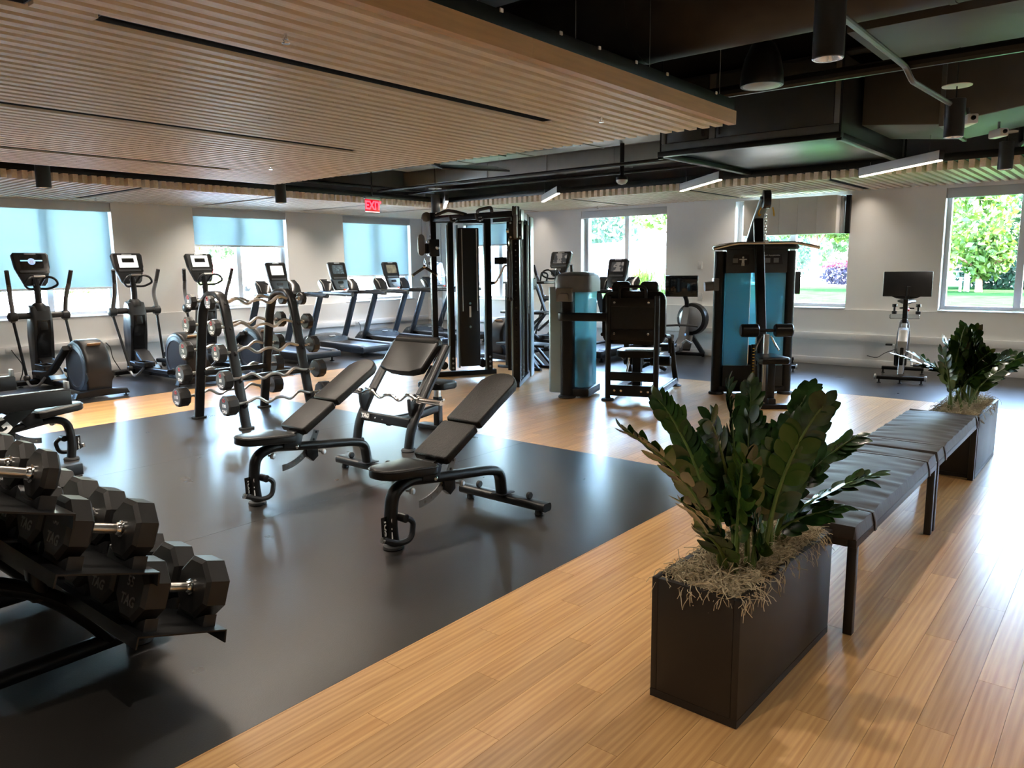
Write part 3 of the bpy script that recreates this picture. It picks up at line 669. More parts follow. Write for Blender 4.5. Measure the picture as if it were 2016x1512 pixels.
ob('seat_slide', MB().tube([(0.80, 0.08, 0.33), (0.80, 0.08, 0.425)], sec=rr(0.052, 0.052, 0.008), up=(0, 1, 0)), M['steel'], t)
ob('seat', MB().prism(rr(0.27, 0.34, 0.06, 5, 0.80, 0.08), 0.42, 0.485, 'XY', bev=0.018, seg=3), M['vinyl2'], t)
ob('pull_pin', MB().lathe([(0.008, 0), (0.008, 0.03), (0.016, 0.035), (0.016, 0.05), (0, 0.053)], 12, (0.80, 0.045, 0.30), (0, -1, 0)), M['chrome'], t)
ob('seat_foot', MB().prism(rr(0.12, 0.50, 0.03, 4, 0.80, 0.08), 0, 0.045, 'XY', bev=0.008), M['black'], t)

def ez_path(L, x0=0, amp=0.045, z=0):
    h = L/2
    return [(-h, 0, z), (-0.36, 0, z), (-0.25, 0, z+amp), (-0.13, 0, z-amp*0.9), (-0.05, 0, z+amp*0.15), (0.05, 0, z+amp*0.15), (0.13, 0, z-amp*0.9), (0.25, 0, z+amp), (0.36, 0, z), (h, 0, z)]
t = thing('curl_bar', 'empty chrome curl bar resting on the preacher bench hooks', 'barbell', (4.515, 5.17, 0.452), rad(90))
ob('bar_shaft', MB().tube(ez_path(0.82), 0.0145, 10, fillet=0.05), M['chrome'], t)
for s in (-1, 1):
    ob('sleeve', MB().cyl((s*0.40, 0, 0), (s*0.66, 0, 0), 0.0245, 16, bev=0.003), M['chrome'], t)
    ob('collar', MB().cyl((s*0.385, 0, 0), (s*0.405, 0, 0), 0.036, 18, bev=0.004), M['chrome'], t)

# A-frame barbell rack
t = thing('barbell_rack', 'black two sided A frame rack carrying ten curl barbells', 'rack', (4.10, 7.32, 0.001))
RX = (0.0, 0.80)
for x in RX:
    ob('a_frame', MB().tube([(x, -0.455, 0.01), (x, -0.20, 1.20), (x, -0.13, 1.345), (x, 0.12, 1.345), (x, 0.24, 1.17), (x, 0.475, 0.01)], fillet=0.16, sec=rr(0.065, 0.10, 0.025, 4), up=(1, 0, 0), seg=8), M['black'], t)
    for y in (-0.455, 0.475): ob('foot_plate', MB().prism(rr(0.14, 0.11, 0.03, 4, x, y), 0, 0.018, 'XY', bev=0.004), M['rubberfoot'], t)
for y, z in ((-0.33, 0.50), (0.36, 0.50)): ob('stretcher', MB().tube([(0.02, y, z), (0.78, y, z)], sec=rr(0.07, 0.05, 0.015), up=(0, 0, 1)), M['black'], t)
barZ = {-1: [1.268, 1.020, 0.770, 0.508, 0.265], 1: [1.272, 1.025, 0.755, 0.505, 0.255]}
def barY(s, z): return (-0.165-(1.27-z)*0.285) if s < 0 else (0.20+(1.27-z)*0.285)
for s in (-1, 1):
    for z in barZ[s]:
        y = barY(s, z)
        for x in RX:
            fy = (-0.455+(z/1.20)*0.255) if s < 0 else (0.475-(z/1.17)*0.235)
            p = ob('bar_cradle', MB().tube([(x, fy, z-0.05), (x, y+s*0.005, z-0.035), (x, y+s*0.045, z-0.005)], fillet=0.03, sec=rr(0.04, 0.022, 0.008), up=(1, 0, 0)), M['plastic'], t)
            ob('bolt', MB().lathe([(0.016, 0), (0.014, 0.006), (0, 0.008)], 12, (x, fy+s*0.034, z-0.11), (0, s, 0.2)), M['gloss'], t)
def barbell(weight, R, T, s, z, label):
    y = 7.32+barY(s, z)
    b = thing('curl_barbell', label, 'barbell', (4.50, y, z), 0, 'fixed curl barbells on the A frame rack')
    ob('bar_shaft', MB().tube([(p[0], p[1]+0.0, p[2]) for p in ez_path(1.02)], 0.0155, 10, fillet=0.05), M['steel'], b)
    for e in (-1, 1):
        hd = ob('weight_head', MB().lathe([(R-0.012, 0), (R, 0.010), (R, T-0.010), (R-0.012, T)], 10, (e*0.51, 0, 0), (e, 0, 0), PI/10), M['urethane'], b, 20)
        ob('head_face', MB().lathe([(R-0.014, T-0.0005), (R-0.018, T+0.0012), (0, T+0.0012)], 10, (e*0.51, 0, 0), (e, 0, 0), PI/10), M['urethane_grey'] if e < 0 else M['urethane'], hd, 20)
        ob('ferrule', MB().lathe([(0.024, 0), (0.024, 0.012), (0.018, 0.03)], 14, (e*0.51, 0, 0), (-e, 0, 0)), M['chrome'], hd)
        if e < 0:
            xf = -0.51-T-0.0015
            ob('weight_number', place(txt(weight, 0.048, 0.0006, 0, 0.0008), (xf, 0, 0.0), (0, -1, 0), (0, 0, 1)), M['white_print'], hd, 0)
            ob('lettering', place(txt('TAG', 0.042, 0.0006, 0.2, 0.0012), (xf, 0, -R*0.55), (0, -1, 0), (0, 0, 1)), M['white_print'], hd, 0)
            ob('emblem', place(MB().tube([(0.016*math.cos(rad(q)), 0.016*math.sin(rad(q)), 0) for q in range(60, 391, 30)], 0.004, 5), (xf, 0, R*0.52), (0, -1, 0), (0, 0, 1)), M['red_print'], hd)
    return b
front = [('20', 0.072, 0.055), ('40', 0.086, 0.07), ('60', 0.093, 0.085), ('80', 0.100, 0.095), ('100', 0.104, 0.115)]
back = [('30', 0.080, 0.06), ('50', 0.090, 0.07), ('70', 0.100, 0.08), ('90', 0.102, 0.10), ('110', 0.104, 0.12)]
pos = ['top', 'second', 'third', 'fourth', 'bottom']
for i in range(5):
    barbell(*front[i], -1, barZ[-1][i], 'curl barbell marked %s on the %s rung, bench side of the rack' % (front[i][0], pos[i]))
    barbell(*back[i], 1, barZ[1][i], 'curl barbell marked %s on the %s rung, elliptical side of the rack' % (back[i][0], pos[i]))

# dumbbell rack
TA = rad(-17)
tiers = [(1.295, 0.405), (1.060, 0.705), (0.800, 0.965)]     # dumbbell centres x, z
Y0, Y1 = 2.60, 4.45
t = thing('dumbbell_rack', 'black three tier dumbbell rack in the left foreground', 'rack', (0.9, 3.24, 0.001))
def W(m): m.v = [(x-0.9, y-3.24, z) for x, y, z in m.v]; return m
for k, (x, z) in enumerate(tiers):
    R = (0.120, 0.112, 0.088)[k]
    c, s_ = math.cos(TA), math.sin(TA)
    def loc(u, w): return (x+u*c+w*s_*-1, z+u*s_+w*c)
    low = -R*0.96-0.016
    sh = ob('shelf', W(MB().prism([loc(-0.18, low), loc(-0.18, low-0.045), loc(-0.174, low-0.045), loc(-0.174, low-0.006), loc(0.159, low-0.006), loc(0.165, low-0.05), loc(0.171, low-0.05), loc(0.165, low)], Y0, Y1, 'XZ')), M['black'], t, 0)
for yy in (3.24, 4.05):
    ob('base_tube', W(MB().tube([(0.15, yy, 0.055), (1.48, yy, 0.055)], 0.035, 14)), M['black'], t)
    ob('tube_cap', W(MB().lathe([(0.0355, 0), (0.034, 0.006), (0.02, 0.009), (0, 0.009)], 14, (1.478, yy, 0.055), (1, 0, 0))), M['gloss'], t)
    ob('foot_pad', W(MB().lathe([(0.05, 0), (0.056, 0.006), (0.05, 0.02), (0.03, 0.024)], 18, (1.36, yy, 0))), M['rubberfoot'], t)
    ob('foot_pad', W(MB().lathe([(0.05, 0), (0.056, 0.006), (0.05, 0.02), (0.03, 0.024)], 18, (0.25, yy, 0))), M['rubberfoot'], t)
    ob('curved_leg', W(MB().tube(smooth_path([(1.24, yy, 0.07), (1.16, yy, 0.18), (1.03, yy, 0.32), (0.87, yy, 0.42), (0.62, yy, 0.52), (0.42, yy, 0.66), (0.34, yy, 0.85)]), sec=ell(0.07, 0.09), up=(0, 1, 0))), M['black'], t)
    ob('diagonal_bar', W(MB().tube([(1.44, yy-0.02, 0.13), (0.60, yy-0.02, 0.93)], sec=rr(0.05, 0.09, 0.006), up=(0, 1, 0))), M['black'], t)
    ob('strut', W(MB().tube([(1.245, yy, 0.06), (1.235, yy-0.01, 0.30)], sec=rr(0.06, 0.08, 0.02), up=(0, 1, 0))), M['black'], t)
    ob('strut', W(MB().tube([(0.99, yy, 0.33), (0.985, yy-0.01, 0.53)], sec=rr(0.06, 0.08, 0.02), up=(0, 1, 0))), M['black'], t)
    ob('strut', W(MB().tube([(0.66, yy, 0.49), (0.655, yy-0.01, 0.86)], sec=rr(0.06, 0.08, 0.02), up=(0, 1, 0))), M['black'], t)
    ob('rear_post', W(MB().tube([(0.22, yy, 0.08), (0.33, yy, 0.60), (0.52, yy, 0.93)], fillet=0.2, sec=rr(0.06, 0.08, 0.02), up=(0, 1, 0))), M['black'], t)
db_cache = {}
def dumbbell(num, R, L, TH, x, y, z, label, tier):
    d = bpy.data.objects.new('dumbbell', None); C.objects.link(d); d.location = (x, y, z); d.rotation_euler = (0, -TA, 0)
    tag(d, label, 'dumbbell', 'urethane dumbbells on the rack')
    key = (num,)
    if key not in db_cache:
        h = L/2; G = {}
        G['handle'] = mesh(MB().lathe([(0.0165, -h), (0.0175, -h*0.5), (0.0185, 0), (0.0175, h*0.5), (0.0165, h)], 16, axis=(1, 0, 0)), 'handle')
        for e in (-1, 1):
            G[e] = mesh(MB().lathe([(R*0.86, 0), (R, 0.012), (R, TH-0.012), (R*0.84, TH)], 8, (e*h, 0, 0), (e, 0, 0), PI/8), 'dumbbell_head', 20)
            G[('c', e)] = mesh(MB().lathe([(0.030, 0), (0.030, 0.008), (0.024, 0.012), (0.024, 0.018), (0.019, 0.026)], 18, (e*h, 0, 0), (-e, 0, 0)), 'collar')
        xf = -h-TH-0.001
        G['num'] = mesh(place(txt(num, R*0.42, 0.0006, 0, 0.0008), (xf, 0, R*0.22), (0, -1, 0), (0, 0, 1)), 'weight_number', 0)
        G['let'] = mesh(place(txt('TAG', R*0.44, 0.0006, 0.15, 0.0014), (xf, 0, -R*0.34), (0, -1, 0), (0, 0, 1)), 'lettering', 0)
        db_cache[key] = G
    G = db_cache[key]
    ob('handle', G['handle'], M['steel'], d)
    for e in (-1, 1):
        hd = ob('dumbbell_head', G[e], M['urethane'], d); ob('collar', G[('c', e)], M['chrome'], hd)
        if e < 0: ob('weight_number', G['num'], M['faint_print'], hd); ob('lettering', G['let'], M['faint_print'], hd)
    return d
spec = [(['55', '55', '50', '50', '45', '45', '40'], 0.120, 0.140, 0.100), (['30', '30', '35', '35', '25', '25', '40'], 0.112, 0.140, 0.085), (['15', '15', '20', '20', '10', '10', '12'], 0.088, 0.135, 0.055)]
order = ['nearest', 'second', 'third', 'fourth', 'fifth', 'sixth', 'last']
spc = [0.25, 0.24, 0.20]
for k, (nums, R, L, TH) in enumerate(spec):
    x, z = tiers[k]
    for j, nme in enumerate(nums):
        y = 2.745+j*spc[k]
        fac = 1.0-0.02*j
        dumbbell(nme if (nme, R) else nme, R, L, TH, x, y, z, '%s black dumbbell from the camera on the %s shelf of the rack' % (order[j], ('bottom', 'middle', 'top')[k]), k)
        # paired saddles under the heads
        c, s_ = math.cos(TA), math.sin(TA)
        for u in (-1, 1):
            uu = u*(L/2+TH*0.45); px, pz = x+uu*c+(R*0.96)*s_, z+uu*s_-(R*0.96)*c
            prof = [(-0.10, -0.016), (0.10, -0.016), (0.098, 0.030), (0.07, 0.016), (0.045, -0.002), (0, -0.004), (-0.045, -0.002), (-0.07, 0.016), (-0.098, 0.030)]
            m = MB().prism(prof, -0.026, 0.026, 'YZ', bev=0.003)
            m.v = [(px+a*c-b_*s_, y+q, pz+a*s_+b_*c) for a, q, b_ in m.v]
            m.v = [(p-0.9, q-3.24, r_) for p, q, r_ in m.v]
            ob('saddle', m, M['plastic'], t)

# half rack at the left edge: floor beams, uprights, spotter arms
t = thing('half_rack', 'black half rack with spotter arms reaching in from the left edge', 'rack', (1.3, 6.95, 0.001))
def W2(m): m.v = [(x-1.3, y-6.95, z) for x, y, z in m.v]; return m
for y in (6.36, 7.54):
    ob('floor_beam', W2(MB().slab((0.4, y-0.045, 0.012), (2.34, y+0.045, 0.10), 0.004)), M['black'], t)
    ob('beam_foot', W2(MB().slab((2.24, y-0.05, 0.0), (2.33, y+0.05, 0.012), 0.003)), M['rubberfoot'], t)
    ob('upright', W2(MB().slab((1.20, y-0.04, 0.10), (1.28, y+0.04, 2.35), 0.004)), M['black'], t)
    arm = ob('spotter_arm', W2(MB().slab((1.285, y-0.04, 0.575), (2.31, y+0.04, 0.69), 0.005)), M['black'], t)
    ob('arm_liner', W2(MB().slab((1.30, y-0.035, 0.69), (2.305, y+0.035, 0.697), 0.002)), M['plastic'], arm)
    ob('arm_stop', W2(MB().slab((2.285, y-0.035, 0.697), (2.305, y+0.035, 0.755), 0.003)), M['midgrey'], arm)
    g = ob('arm_brace', W2(MB().prism([(1.285, 0.13), (1.285, 0.02), (2.07, 0.573), (1.90, 0.573)], y-0.01, y+0.01, 'XZ', bev=0.002)), M['black'], arm)
    if y < 7: ob('lettering', W2(place(txt('TAG', 0.17, 0.001, 0, 0.005), (1.74, y-0.0115, 0.405), (0.80, 0, 0.56), (-0.56, 0, 0.80))), M['white_print'], g, 0)
ob('rear_crossbeam', W2(MB().slab((0.42, 6.405, 0.02), (0.50, 7.495, 0.09), 0.004)), M['black'], t)
ob('top_crossbeam', W2(MB().slab((1.20, 6.40, 2.25), (1.28, 7.50, 2.33), 0.004)), M['black'], t)
# ------------------------------------------------------------------ cardio machines (local +X = the way the rider faces)
M['hood'] = mat('blue_grey_hood_plastic', (0.045, 0.058, 0.075), 0.26, var=0.08, scale=5)
M['belt'] = mat('treadmill_belt', (0.030, 0.031, 0.034), 0.45, var=0.1, scale=60)
M['bronze'] = mat('bronze_badge', (0.55, 0.38, 0.26), 0.3, 0.6, var=0.05)
M['drumside'] = mat('slate_drum_cover', (0.050, 0.062, 0.085), 0.30, var=0.08, scale=4)
M['crest'] = mat('pale_blue_ramp_plastic', (0.20, 0.42, 0.70), 0.25, var=0.06)
M['grip'] = mat('foam_grip', (0.030, 0.027, 0.026), 0.6, var=0.2, scale=40, bump=0.1)
M['screen_off'] = mat('dark_screen_glass', (0.006, 0.007, 0.008), 0.08, var=0.1)
def scr(name, cols, s=0.9, scale=3.0, bands=True):
    """a lit display: soft shapes of a few colours"""
    m, n, l, p = new_mat(name); tc = n.new('ShaderNodeTexCoord')
    vo = n.new('ShaderNodeTexNoise'); vo.inputs['Scale'].default_value = scale*3; l.new(tc.outputs['Object'], vo.inputs['Vector'])
    rp = n.new('ShaderNodeValToRGB'); rp.color_ramp.interpolation = 'CONSTANT' if bands else 'EASE'; e = rp.color_ramp.elements
    sp = n.new('ShaderNodeSeparateColor'); l.new(vo.outputs['Color'], sp.inputs[0])
    while len(e) < len(cols): e.new(0.5)
    for i, c in enumerate(cols): e[i].position = i/len(cols); e[i].color = list(c)+[1]
    l.new(sp.outputs[0], rp.inputs[0]); p.inputs['Base Color'].default_value = (0.01, 0.01, 0.01, 1); p.inputs['Roughness'].default_value = 0.1
    l.new(rp.outputs[0], p.inputs['Emission Color']); p.inputs['Emission Strength'].default_value = s; return m
S_BLUE = emis('display_blue_grey_menu', (0.22, 0.36, 0.44), 0.32)
S_WHITE = emis('display_pale_page', (0.55, 0.66, 0.62), 0.28)
S_TV = scr('display_picture', [(0.10, 0.16, 0.18), (0.25, 0.36, 0.38), (0.04, 0.06, 0.07), (0.16, 0.20, 0.20)], 0.45, 5, False)
S_OLIVE = scr('display_olive_page', [(0.16, 0.14, 0.09), (0.11, 0.10, 0.07), (0.22, 0.20, 0.13)], 0.5, 4, False)
S_DARK = scr('display_dim_stripes', [(0.10, 0.09, 0.08), (0.02, 0.02, 0.02)], 0.7, 3)
def console(parent, w0, w1, h, origin, lean, screen, name='console', emblem=False):
    """tablet console: width w0 at the top, w1 at the foot, height h, centre of the foot at origin, leaning away from the rider by lean"""
    c, s = math.cos(lean), math.sin(lean); ox, oy, oz = origin
    def F(m): m.v = [(ox+v*s+d*c, oy-u, oz+v*c-d*s) for u, v, d in m.v]; return m     # u right (rider), v up, d away
    ol = [(-w1/2+0.03, 0), (w1/2-0.03, 0), (w1/2, 0.03), (w0/2-0.01, h*0.55), (w0/2, h-0.03), (w0/2-0.025, h), (-w0/2+0.025, h), (-w0/2, h-0.03), (-w0/2+0.01, h*0.55), (-w1/2, 0.03)]
    body = ob(name, F(MB().prism(ol, 0, 0.055, 'XY', bev=0.010, seg=2)), M['plastic'], parent)
    sw, sh = w0*0.62, w0*0.42; sy = h*0.72
    ob('bezel', F(MB().prism(rr(w0*0.88, h*0.60, 0.02, 3, 0, h*0.66), -0.003, 0.003)), M['gloss'], body)
    ob('display', F(MB().prism(rr(sw, sh, 0.006, 2, 0, sy), -0.006, -0.0032)), screen, body, 0)
    if screen is S_BLUE:
        ds = body.children[-1]
        ob('menu_tile', F(MB().prism(rr(sw*0.62, sh*0.34, 0.005, 2, 0, sy+sh*0.08), -0.0072, -0.0061)), M['screen_off'], ds)
        for q in (-0.32, 0, 0.32): ob('menu_icon', F(MB().prism(rr(sw*0.20, sh*0.10, 0.003, 2, q*sw, sy-sh*0.36), -0.0072, -0.0061)), S_WHITE, ds)
    ob('key_strip', F(MB().prism(rr(w0*0.72, 0.03, 0.008, 2, 0, h*0.42), -0.008, -0.0032)), M['grey'], body)
    ob('button_cluster', F(MB().prism(rr(w1*0.42, 0.05, 0.02, 3, 0, h*0.25), -0.006, 0.001)), M['gloss'], body)
    ob('stop_button', F(MB().prism(ell(0.085, 0.04, 14), -0.012, 0.001) if False else MB().prism([(x, y+h*0.10) for x, y in ell(0.095, 0.042, 14)], -0.012, 0.001)), M['midgrey'], body)
    ob('badge', F(MB().prism(rr(w0*0.32, 0.016, 0.007, 2, 0, h-0.022), -0.004, 0.001)), M['silver'], body)
    if emblem:
        ob('emblem', F(MB().prism([(x, y+sy) for x, y in ell(0.095, 0.095, 20)], -0.0078, -0.0062)), EM_BLUE, body)
        ob('emblem_bar', F(MB().slab((-sw*0.48, sy+0.004, -0.0075), (sw*0.48, sy+0.022, -0.0063))), EM_CYAN, body)
        ob('lettering', F(txt('n', 0.10, 0.0006, 0, 0.004) if False else place(txt('n', 0.09, 0.0006, 0, 0.004), (0, sy, -0.0085), (1, 0, 0), (0, 1, 0))), M['white_print'], body, 0)
    return body
EM_BLUE = emis('emblem_blue', (0.06, 0.30, 0.75), 0.4); EM_CYAN = emis('emblem_cyan', (0.08, 0.60, 0.85), 0.45)
def elliptical(label, loc, rz, screen, emblem=False, phase=0):
    t = thing('elliptical_trainer', label, 'elliptical', loc, rz, 'elliptical trainers')
    ob('front_stabiliser', MB().tube([(0.05, -0.36, 0.055), (0.05, 0.36, 0.055)], sec=rr(0.11, 0.07, 0.02), up=(0, 0, 1)), M['black'], t)
    ob('rear_stabiliser', MB().prism([(-0.33, 0.035), (-0.30, 0.10), (0, 0.125), (0.30, 0.10), (0.33, 0.035)], -1.88, -1.76, 'YZ', bev=0.01), M['black'], t)
    for x in (0.05, -1.82):
        for y in (-0.3, 0.3): ob('levelling_foot', MB().lathe([(0.03, 0), (0.032, 0.006), (0.010, 0.012), (0.010, 0.04)], 12, (x, y, 0)), M['rubberfoot'], t)
    ob('base_frame', MB().tube([(0.02, 0, 0.075), (-1.75, 0, 0.075)], sec=rr(0.12, 0.07, 0.015), up=(0, 0, 1)), M['black'], t)
    ob('column', MB().prism([(0.14, 0.06), (0.13, 0.70), (0.10, 1.02), (0.03, 1.13), (-0.10, 1.11), (-0.16, 0.95), (-0.15, 0.76), (-0.07, 0.62), (-0.05, 0.10)], -0.125, 0.125, 'XZ', bev=0.035, seg=3), M['grey'], t)
    ob('column_front', MB().prism([(-0.145, 0.93), (-0.165, 0.92), (-0.158, 0.74), (-0.08, 0.60), (-0.065, 0.12), (-0.05, 0.12), (-0.065, 0.62), (-0.14, 0.77)], -0.085, 0.085, 'XZ', bev=0.006), M['gloss'], t)
    ob('holder', MB().box((-0.150, 0, 0.85), (0.03, 0.10, 0.13), 0.012), M['plastic'], t)
    ob('neck', MB().tube([(-0.02, 0, 1.05), (-0.06, 0, 1.25), (-0.02, 0, 1.48)], fillet=0.1, sec=ell(0.10, 0.085), up=(0, 1, 0)), M['plastic'], t)
    ob('neck_collar', MB().lathe([(0.11, 0), (0.10, 0.06), (0.065, 0.10), (0.05, 0.11)], 16, (-0.03, 0, 1.05)), M['plastic'], t)
    ob('cross_shaft', MB().tube([(-0.03, -0.34, 0.985), (-0.03, 0.34, 0.985)], sec=ell(0.10, 0.09), up=(0, 0, 1)), M['grey'], t)
    for s in (-1, 1):
        ph = 0.08*s*(1 if phase == 0 else -1)
        arm = ob('moving_arm', MB().tube([(-0.03, s*0.33, 0.90), (-0.05, s*0.33, 1.05), (-0.06+ph, s*0.32, 1.24), (-0.14+ph, s*0.345, 1.42)], fillet=0.1, sec=ell(0.05, 0.06), up=(0, 1, 0)), M['midgrey'], t)
        ob('arm_grip', MB().tube([(-0.13+ph, s*0.343, 1.40), (-0.19+ph, s*0.37, 1.60)], 0.028, 12), M['grip'], arm)
        ob('pivot_pod', MB().lathe([(0.035, -0.06), (0.062, -0.045), (0.066, 0), (0.062, 0.045), (0.035, 0.06)], 14, (-0.03, s*0.33, 0.98), (0, 1, 0)), M['grey'], arm)
        ob('lower_rod', MB().tube([(-0.03, s*0.33, 0.93), (-0.30+ph, s*0.30, 0.16)], 0.019, 10), M['black'], t)
        ob('rod_end', MB().lathe([(0.03, -0.035), (0.045, -0.02), (0.045, 0.02), (0.03, 0.035)], 12, (-0.30+ph, s*0.30, 0.15), (0, 1, 0)), M['grey'], t)
        ob('curved_link', MB().tube([(-0.30+ph, s*0.31, 0.13), (-0.42+ph, s*0.31, 0.05), (-0.60, s*0.29, 0.08), (-0.75, s*0.26, 0.20)], 0.017, 8, fillet=0.12), M['silver'], t)
        dz = 0.10*s*(1 if phase == 0 else -1)
        ob('pedal_arm', MB().tube([(-0.25, s*0.20, 0.22), (-0.80, s*0.20, 0.20+dz*0.4), (-1.42, s*0.21, 0.40+dz*2.3)], fillet=0.2, sec=rr(0.06, 0.09, 0.015), up=(0, 1, 0)), M['plastic'], t)
        pz = 0.25+dz*0.5
        ped = ob('foot_plate', MB().prism(rr(0.36, 0.17, 0.05, 4, -0.68, s*0.215), pz, pz+0.03, 'XY', bev=0.008), M['plastic'], t)
        ob('plate_rim', MB().tube([(x, y, pz+0.045) for x, y in rr(0.345, 0.155, 0.05, 4, -0.68, s*0.215)], closed=True, sec=rr(0.014, 0.045, 0.004), up=(0, 0, 1)), M['plastic'], ped)
        ob('plate_tread', MB().prism(rr(0.30, 0.11, 0.03, 4, -0.68, s*0.215), pz+0.0305, pz+0.034), M['midgrey'], ped)
    ob('ramp_cover', MB().prism([(-0.06, 0.40), (-0.20, 0.37), (-0.40, 0.20), (-0.52, 0.11), (-0.52, 0.04), (-0.05, 0.04)], -0.095, 0.095, 'XZ', bev=0.02), M['plastic'], t)
    ob('ramp_crest', MB().prism([(-0.17, 0.36), (-0.36, 0.225), (-0.50, 0.13), (-0.48, 0.115), (-0.33, 0.19), (-0.15, 0.33)], -0.10, 0.10, 'XZ', bev=0.006), M['crest'], t)
    for s in (-1, 1):
        ob('fixed_handle', MB().tube([(-0.08, s*0.03, 1.40), (-0.17, s*0.07, 1.52), (-0.24, s*0.16, 1.50), (-0.23, s*0.215, 1.41), (-0.12, s*0.13, 1.345), (-0.05, s*0.03, 1.35)], 0.016, 8, fillet=0.06), M['plastic'], t)
    ob('fixed_handle_bridge', MB().tube([(-0.17, -0.07, 1.52), (-0.17, 0.07, 1.52)], 0.016, 8), M['steel'], t)
    cb = console(t, 0.46, 0.30, 0.47, (-0.04, 0, 1.40), rad(18), screen, 'console', emblem)
    # rear drive housing
    prof = arc(-1.50, 0.385, 0.345, 20, 200, 16) + [(-1.835, 0.20), (-1.80, 0.07), (-1.22, 0.07), (-1.17, 0.25)]
    dr = ob('drive_housing', MB().prism(prof, -0.155, 0.155, 'XZ', bev=0.045, seg=3), M['plastic'], t)
    for s in (-1, 1):
        ob('side_cover', MB().lathe([(0.295, 0), (0.29, 0.012), (0.245, 0.02), (0.235, 0.012), (0, 0.016)], 32, (-1.50, s*0.145, 0.375), (0, s, 0)), M['drumside'], dr)
        ob('crank_cap', MB().lathe([(0.05, 0), (0.045, 0.02), (0, 0.024)], 14, (-1.42, s*0.16, 0.40+0.23*s*(1 if phase == 0 else -1)), (0, s, 0)), M['plastic'], dr)
    ob('badge', MB().tube([(-1.715, -0.08, 0.672), (-1.715, 0.08, 0.672)], sec=rr(0.055, 0.012, 0.005), up=(1, 0, 0.9)), M['bronze'], dr)
    return t
elliptical('leftmost elliptical trainer, winged emblem glowing on its screen', (4.02, 11.86, 0.001), rad(90), M['screen_off'], True)
elliptical('second elliptical trainer from the left edge, lit menu screen', (5.33, 11.86, 0.001), rad(90), S_BLUE, phase=1)
elliptical('elliptical trainer partly hidden behind the barbell rack', (6.48, 11.86, 0.001), rad(90), S_BLUE)
elliptical('elliptical trainer facing the lawn windows right of the cable tower', (11.58, 8.42, 0.001), 0, S_DARK, phase=1)
def treadmill(label, loc, rz, screen):
    t = thing('treadmill', label, 'treadmill', loc, rz, 'treadmills')
    side = [(-1.03, 0.10), (-1.0, 0.185), (-0.93, 0.205), (0.50, 0.235), (0.50, 0.09), (-0.98, 0.075)]
    for s in (-1, 1):
        ob('side_rail', MB().prism(side, s*0.345-0.065, s*0.345+0.065, 'XZ', bev=0.015), M['plastic'], t)
        ob('rail_step', MB().prism([(-0.92, 0.206), (-0.92, 0.211), (0.25, 0.232), (0.25, 0.227)], s*0.345-0.05, s*0.345+0.05, 'XZ'), M['midgrey'], t)
    ob('running_belt', MB().prism([(-0.985, 0.12), (-0.99, 0.16), (-0.965, 0.182), (0.45, 0.203), (0.45, 0.12)], -0.278, 0.278, 'XZ'), M['belt'], t)
    ob('rear_cap', MB().tube([(-1.015, -0.41, 0.135), (-1.015, 0.41, 0.135)], sec=rr(0.06, 0.11, 0.028), up=(0, 0, 1)), M['plastic'], t)
    hood = []
    for u, z in ((0.22, 0.20), (0.30, 0.255), (0.45, 0.315), (0.60, 0.335), (0.74, 0.315), (0.82, 0.25), (0.86, 0.12)):
        hood.append([(u, y, 0.07+(z-0.07)*k) for y, k in ((-0.41, 0.0), (-0.41, 0.62), (-0.36, 0.90), (-0.24, 1.0), (0, 1.04), (0.24, 1.0), (0.36, 0.90), (0.41, 0.62), (0.41, 0.0))])
    ob('motor_hood', MB().loft(hood), M['hood'], t)
    ob('badge', MB().box((0.36, 0, 0.2985), (0.05, 0.13, 0.008), 0.003, (0, rad(-22), 0)), M['silver'], t)
    for x in (-0.9, 0.72):
        for s in (-1, 1): ob('foot', MB().lathe([(0.04, 0), (0.042, 0.01), (0.015, 0.016), (0.015, 0.08)], 12, (x, s*0.33, 0)), M['rubberfoot'], t)
    for s in (-1, 1):
        ob('upright', MB().tube([(0.56, s*0.405, 0.16), (0.50, s*0.405, 0.26), (0.13, s*0.405, 1.10)], fillet=0.08, sec=rr(0.055, 0.125, 0.022, 4), up=(0, 1, 0)), M['hood'], t)
        hr = ob('handrail', MB().tube([(0.16, s*0.405, 1.125), (-0.30, s*0.40, 1.135), (-0.78, s*0.385, 1.115)], fillet=0.2, sec=rr(0.07, 0.075, 0.03, 4), up=(0, 0, 1)), M['plastic'], t)
        ob('rail_cap', MB().box((-0.42, s*0.397, 1.168), (0.40, 0.055, 0.016), 0.007), M['silver'] if s > 0 else M['hood'], hr)
        wing = [[(0.00, s*(0.19), z0) for z0 in ()]] 
        ob('cup_tray', MB().prism([(-0.02, 1.16), (0.10, 1.13), (0.22, 1.32), (0.16, 1.385), (0.04, 1.30)], s*0.30-0.115, s*0.30+0.115, 'XZ', bev=0.03, seg=3), M['gloss'], t)
    ob('cross_beam', MB().tube([(0.10, -0.42, 1.125), (0.10, 0.42, 1.125)], sec=rr(0.10, 0.07, 0.02), up=(0, 0, 1)), M['plastic'], t)
    ob('front_grip', MB().tube([(-0.06, -0.30, 1.145), (-0.10, 0, 1.15), (-0.06, 0.30, 1.145)], 0.02, 10, fillet=0.1), M['plastic'], t)
    ob('safety_clip', MB().box((-0.09, 0.0, 1.185), (0.03, 0.05, 0.025), 0.006), M['red'], t)
    console(t, 0.40, 0.30, 0.53, (0.0, 0, 1.19), rad(16), screen)
    return t
treadmill('first treadmill from the ellipticals, plain pale screen', (7.80, 11.65, 0.001), rad(90), S_WHITE)
treadmill('second treadmill from the ellipticals, picture on its screen', (9.12, 11.65, 0.001), rad(90), S_TV)
treadmill('third treadmill from the ellipticals, olive coloured screen', (10.45, 11.65, 0.001), rad(90), S_OLIVE)
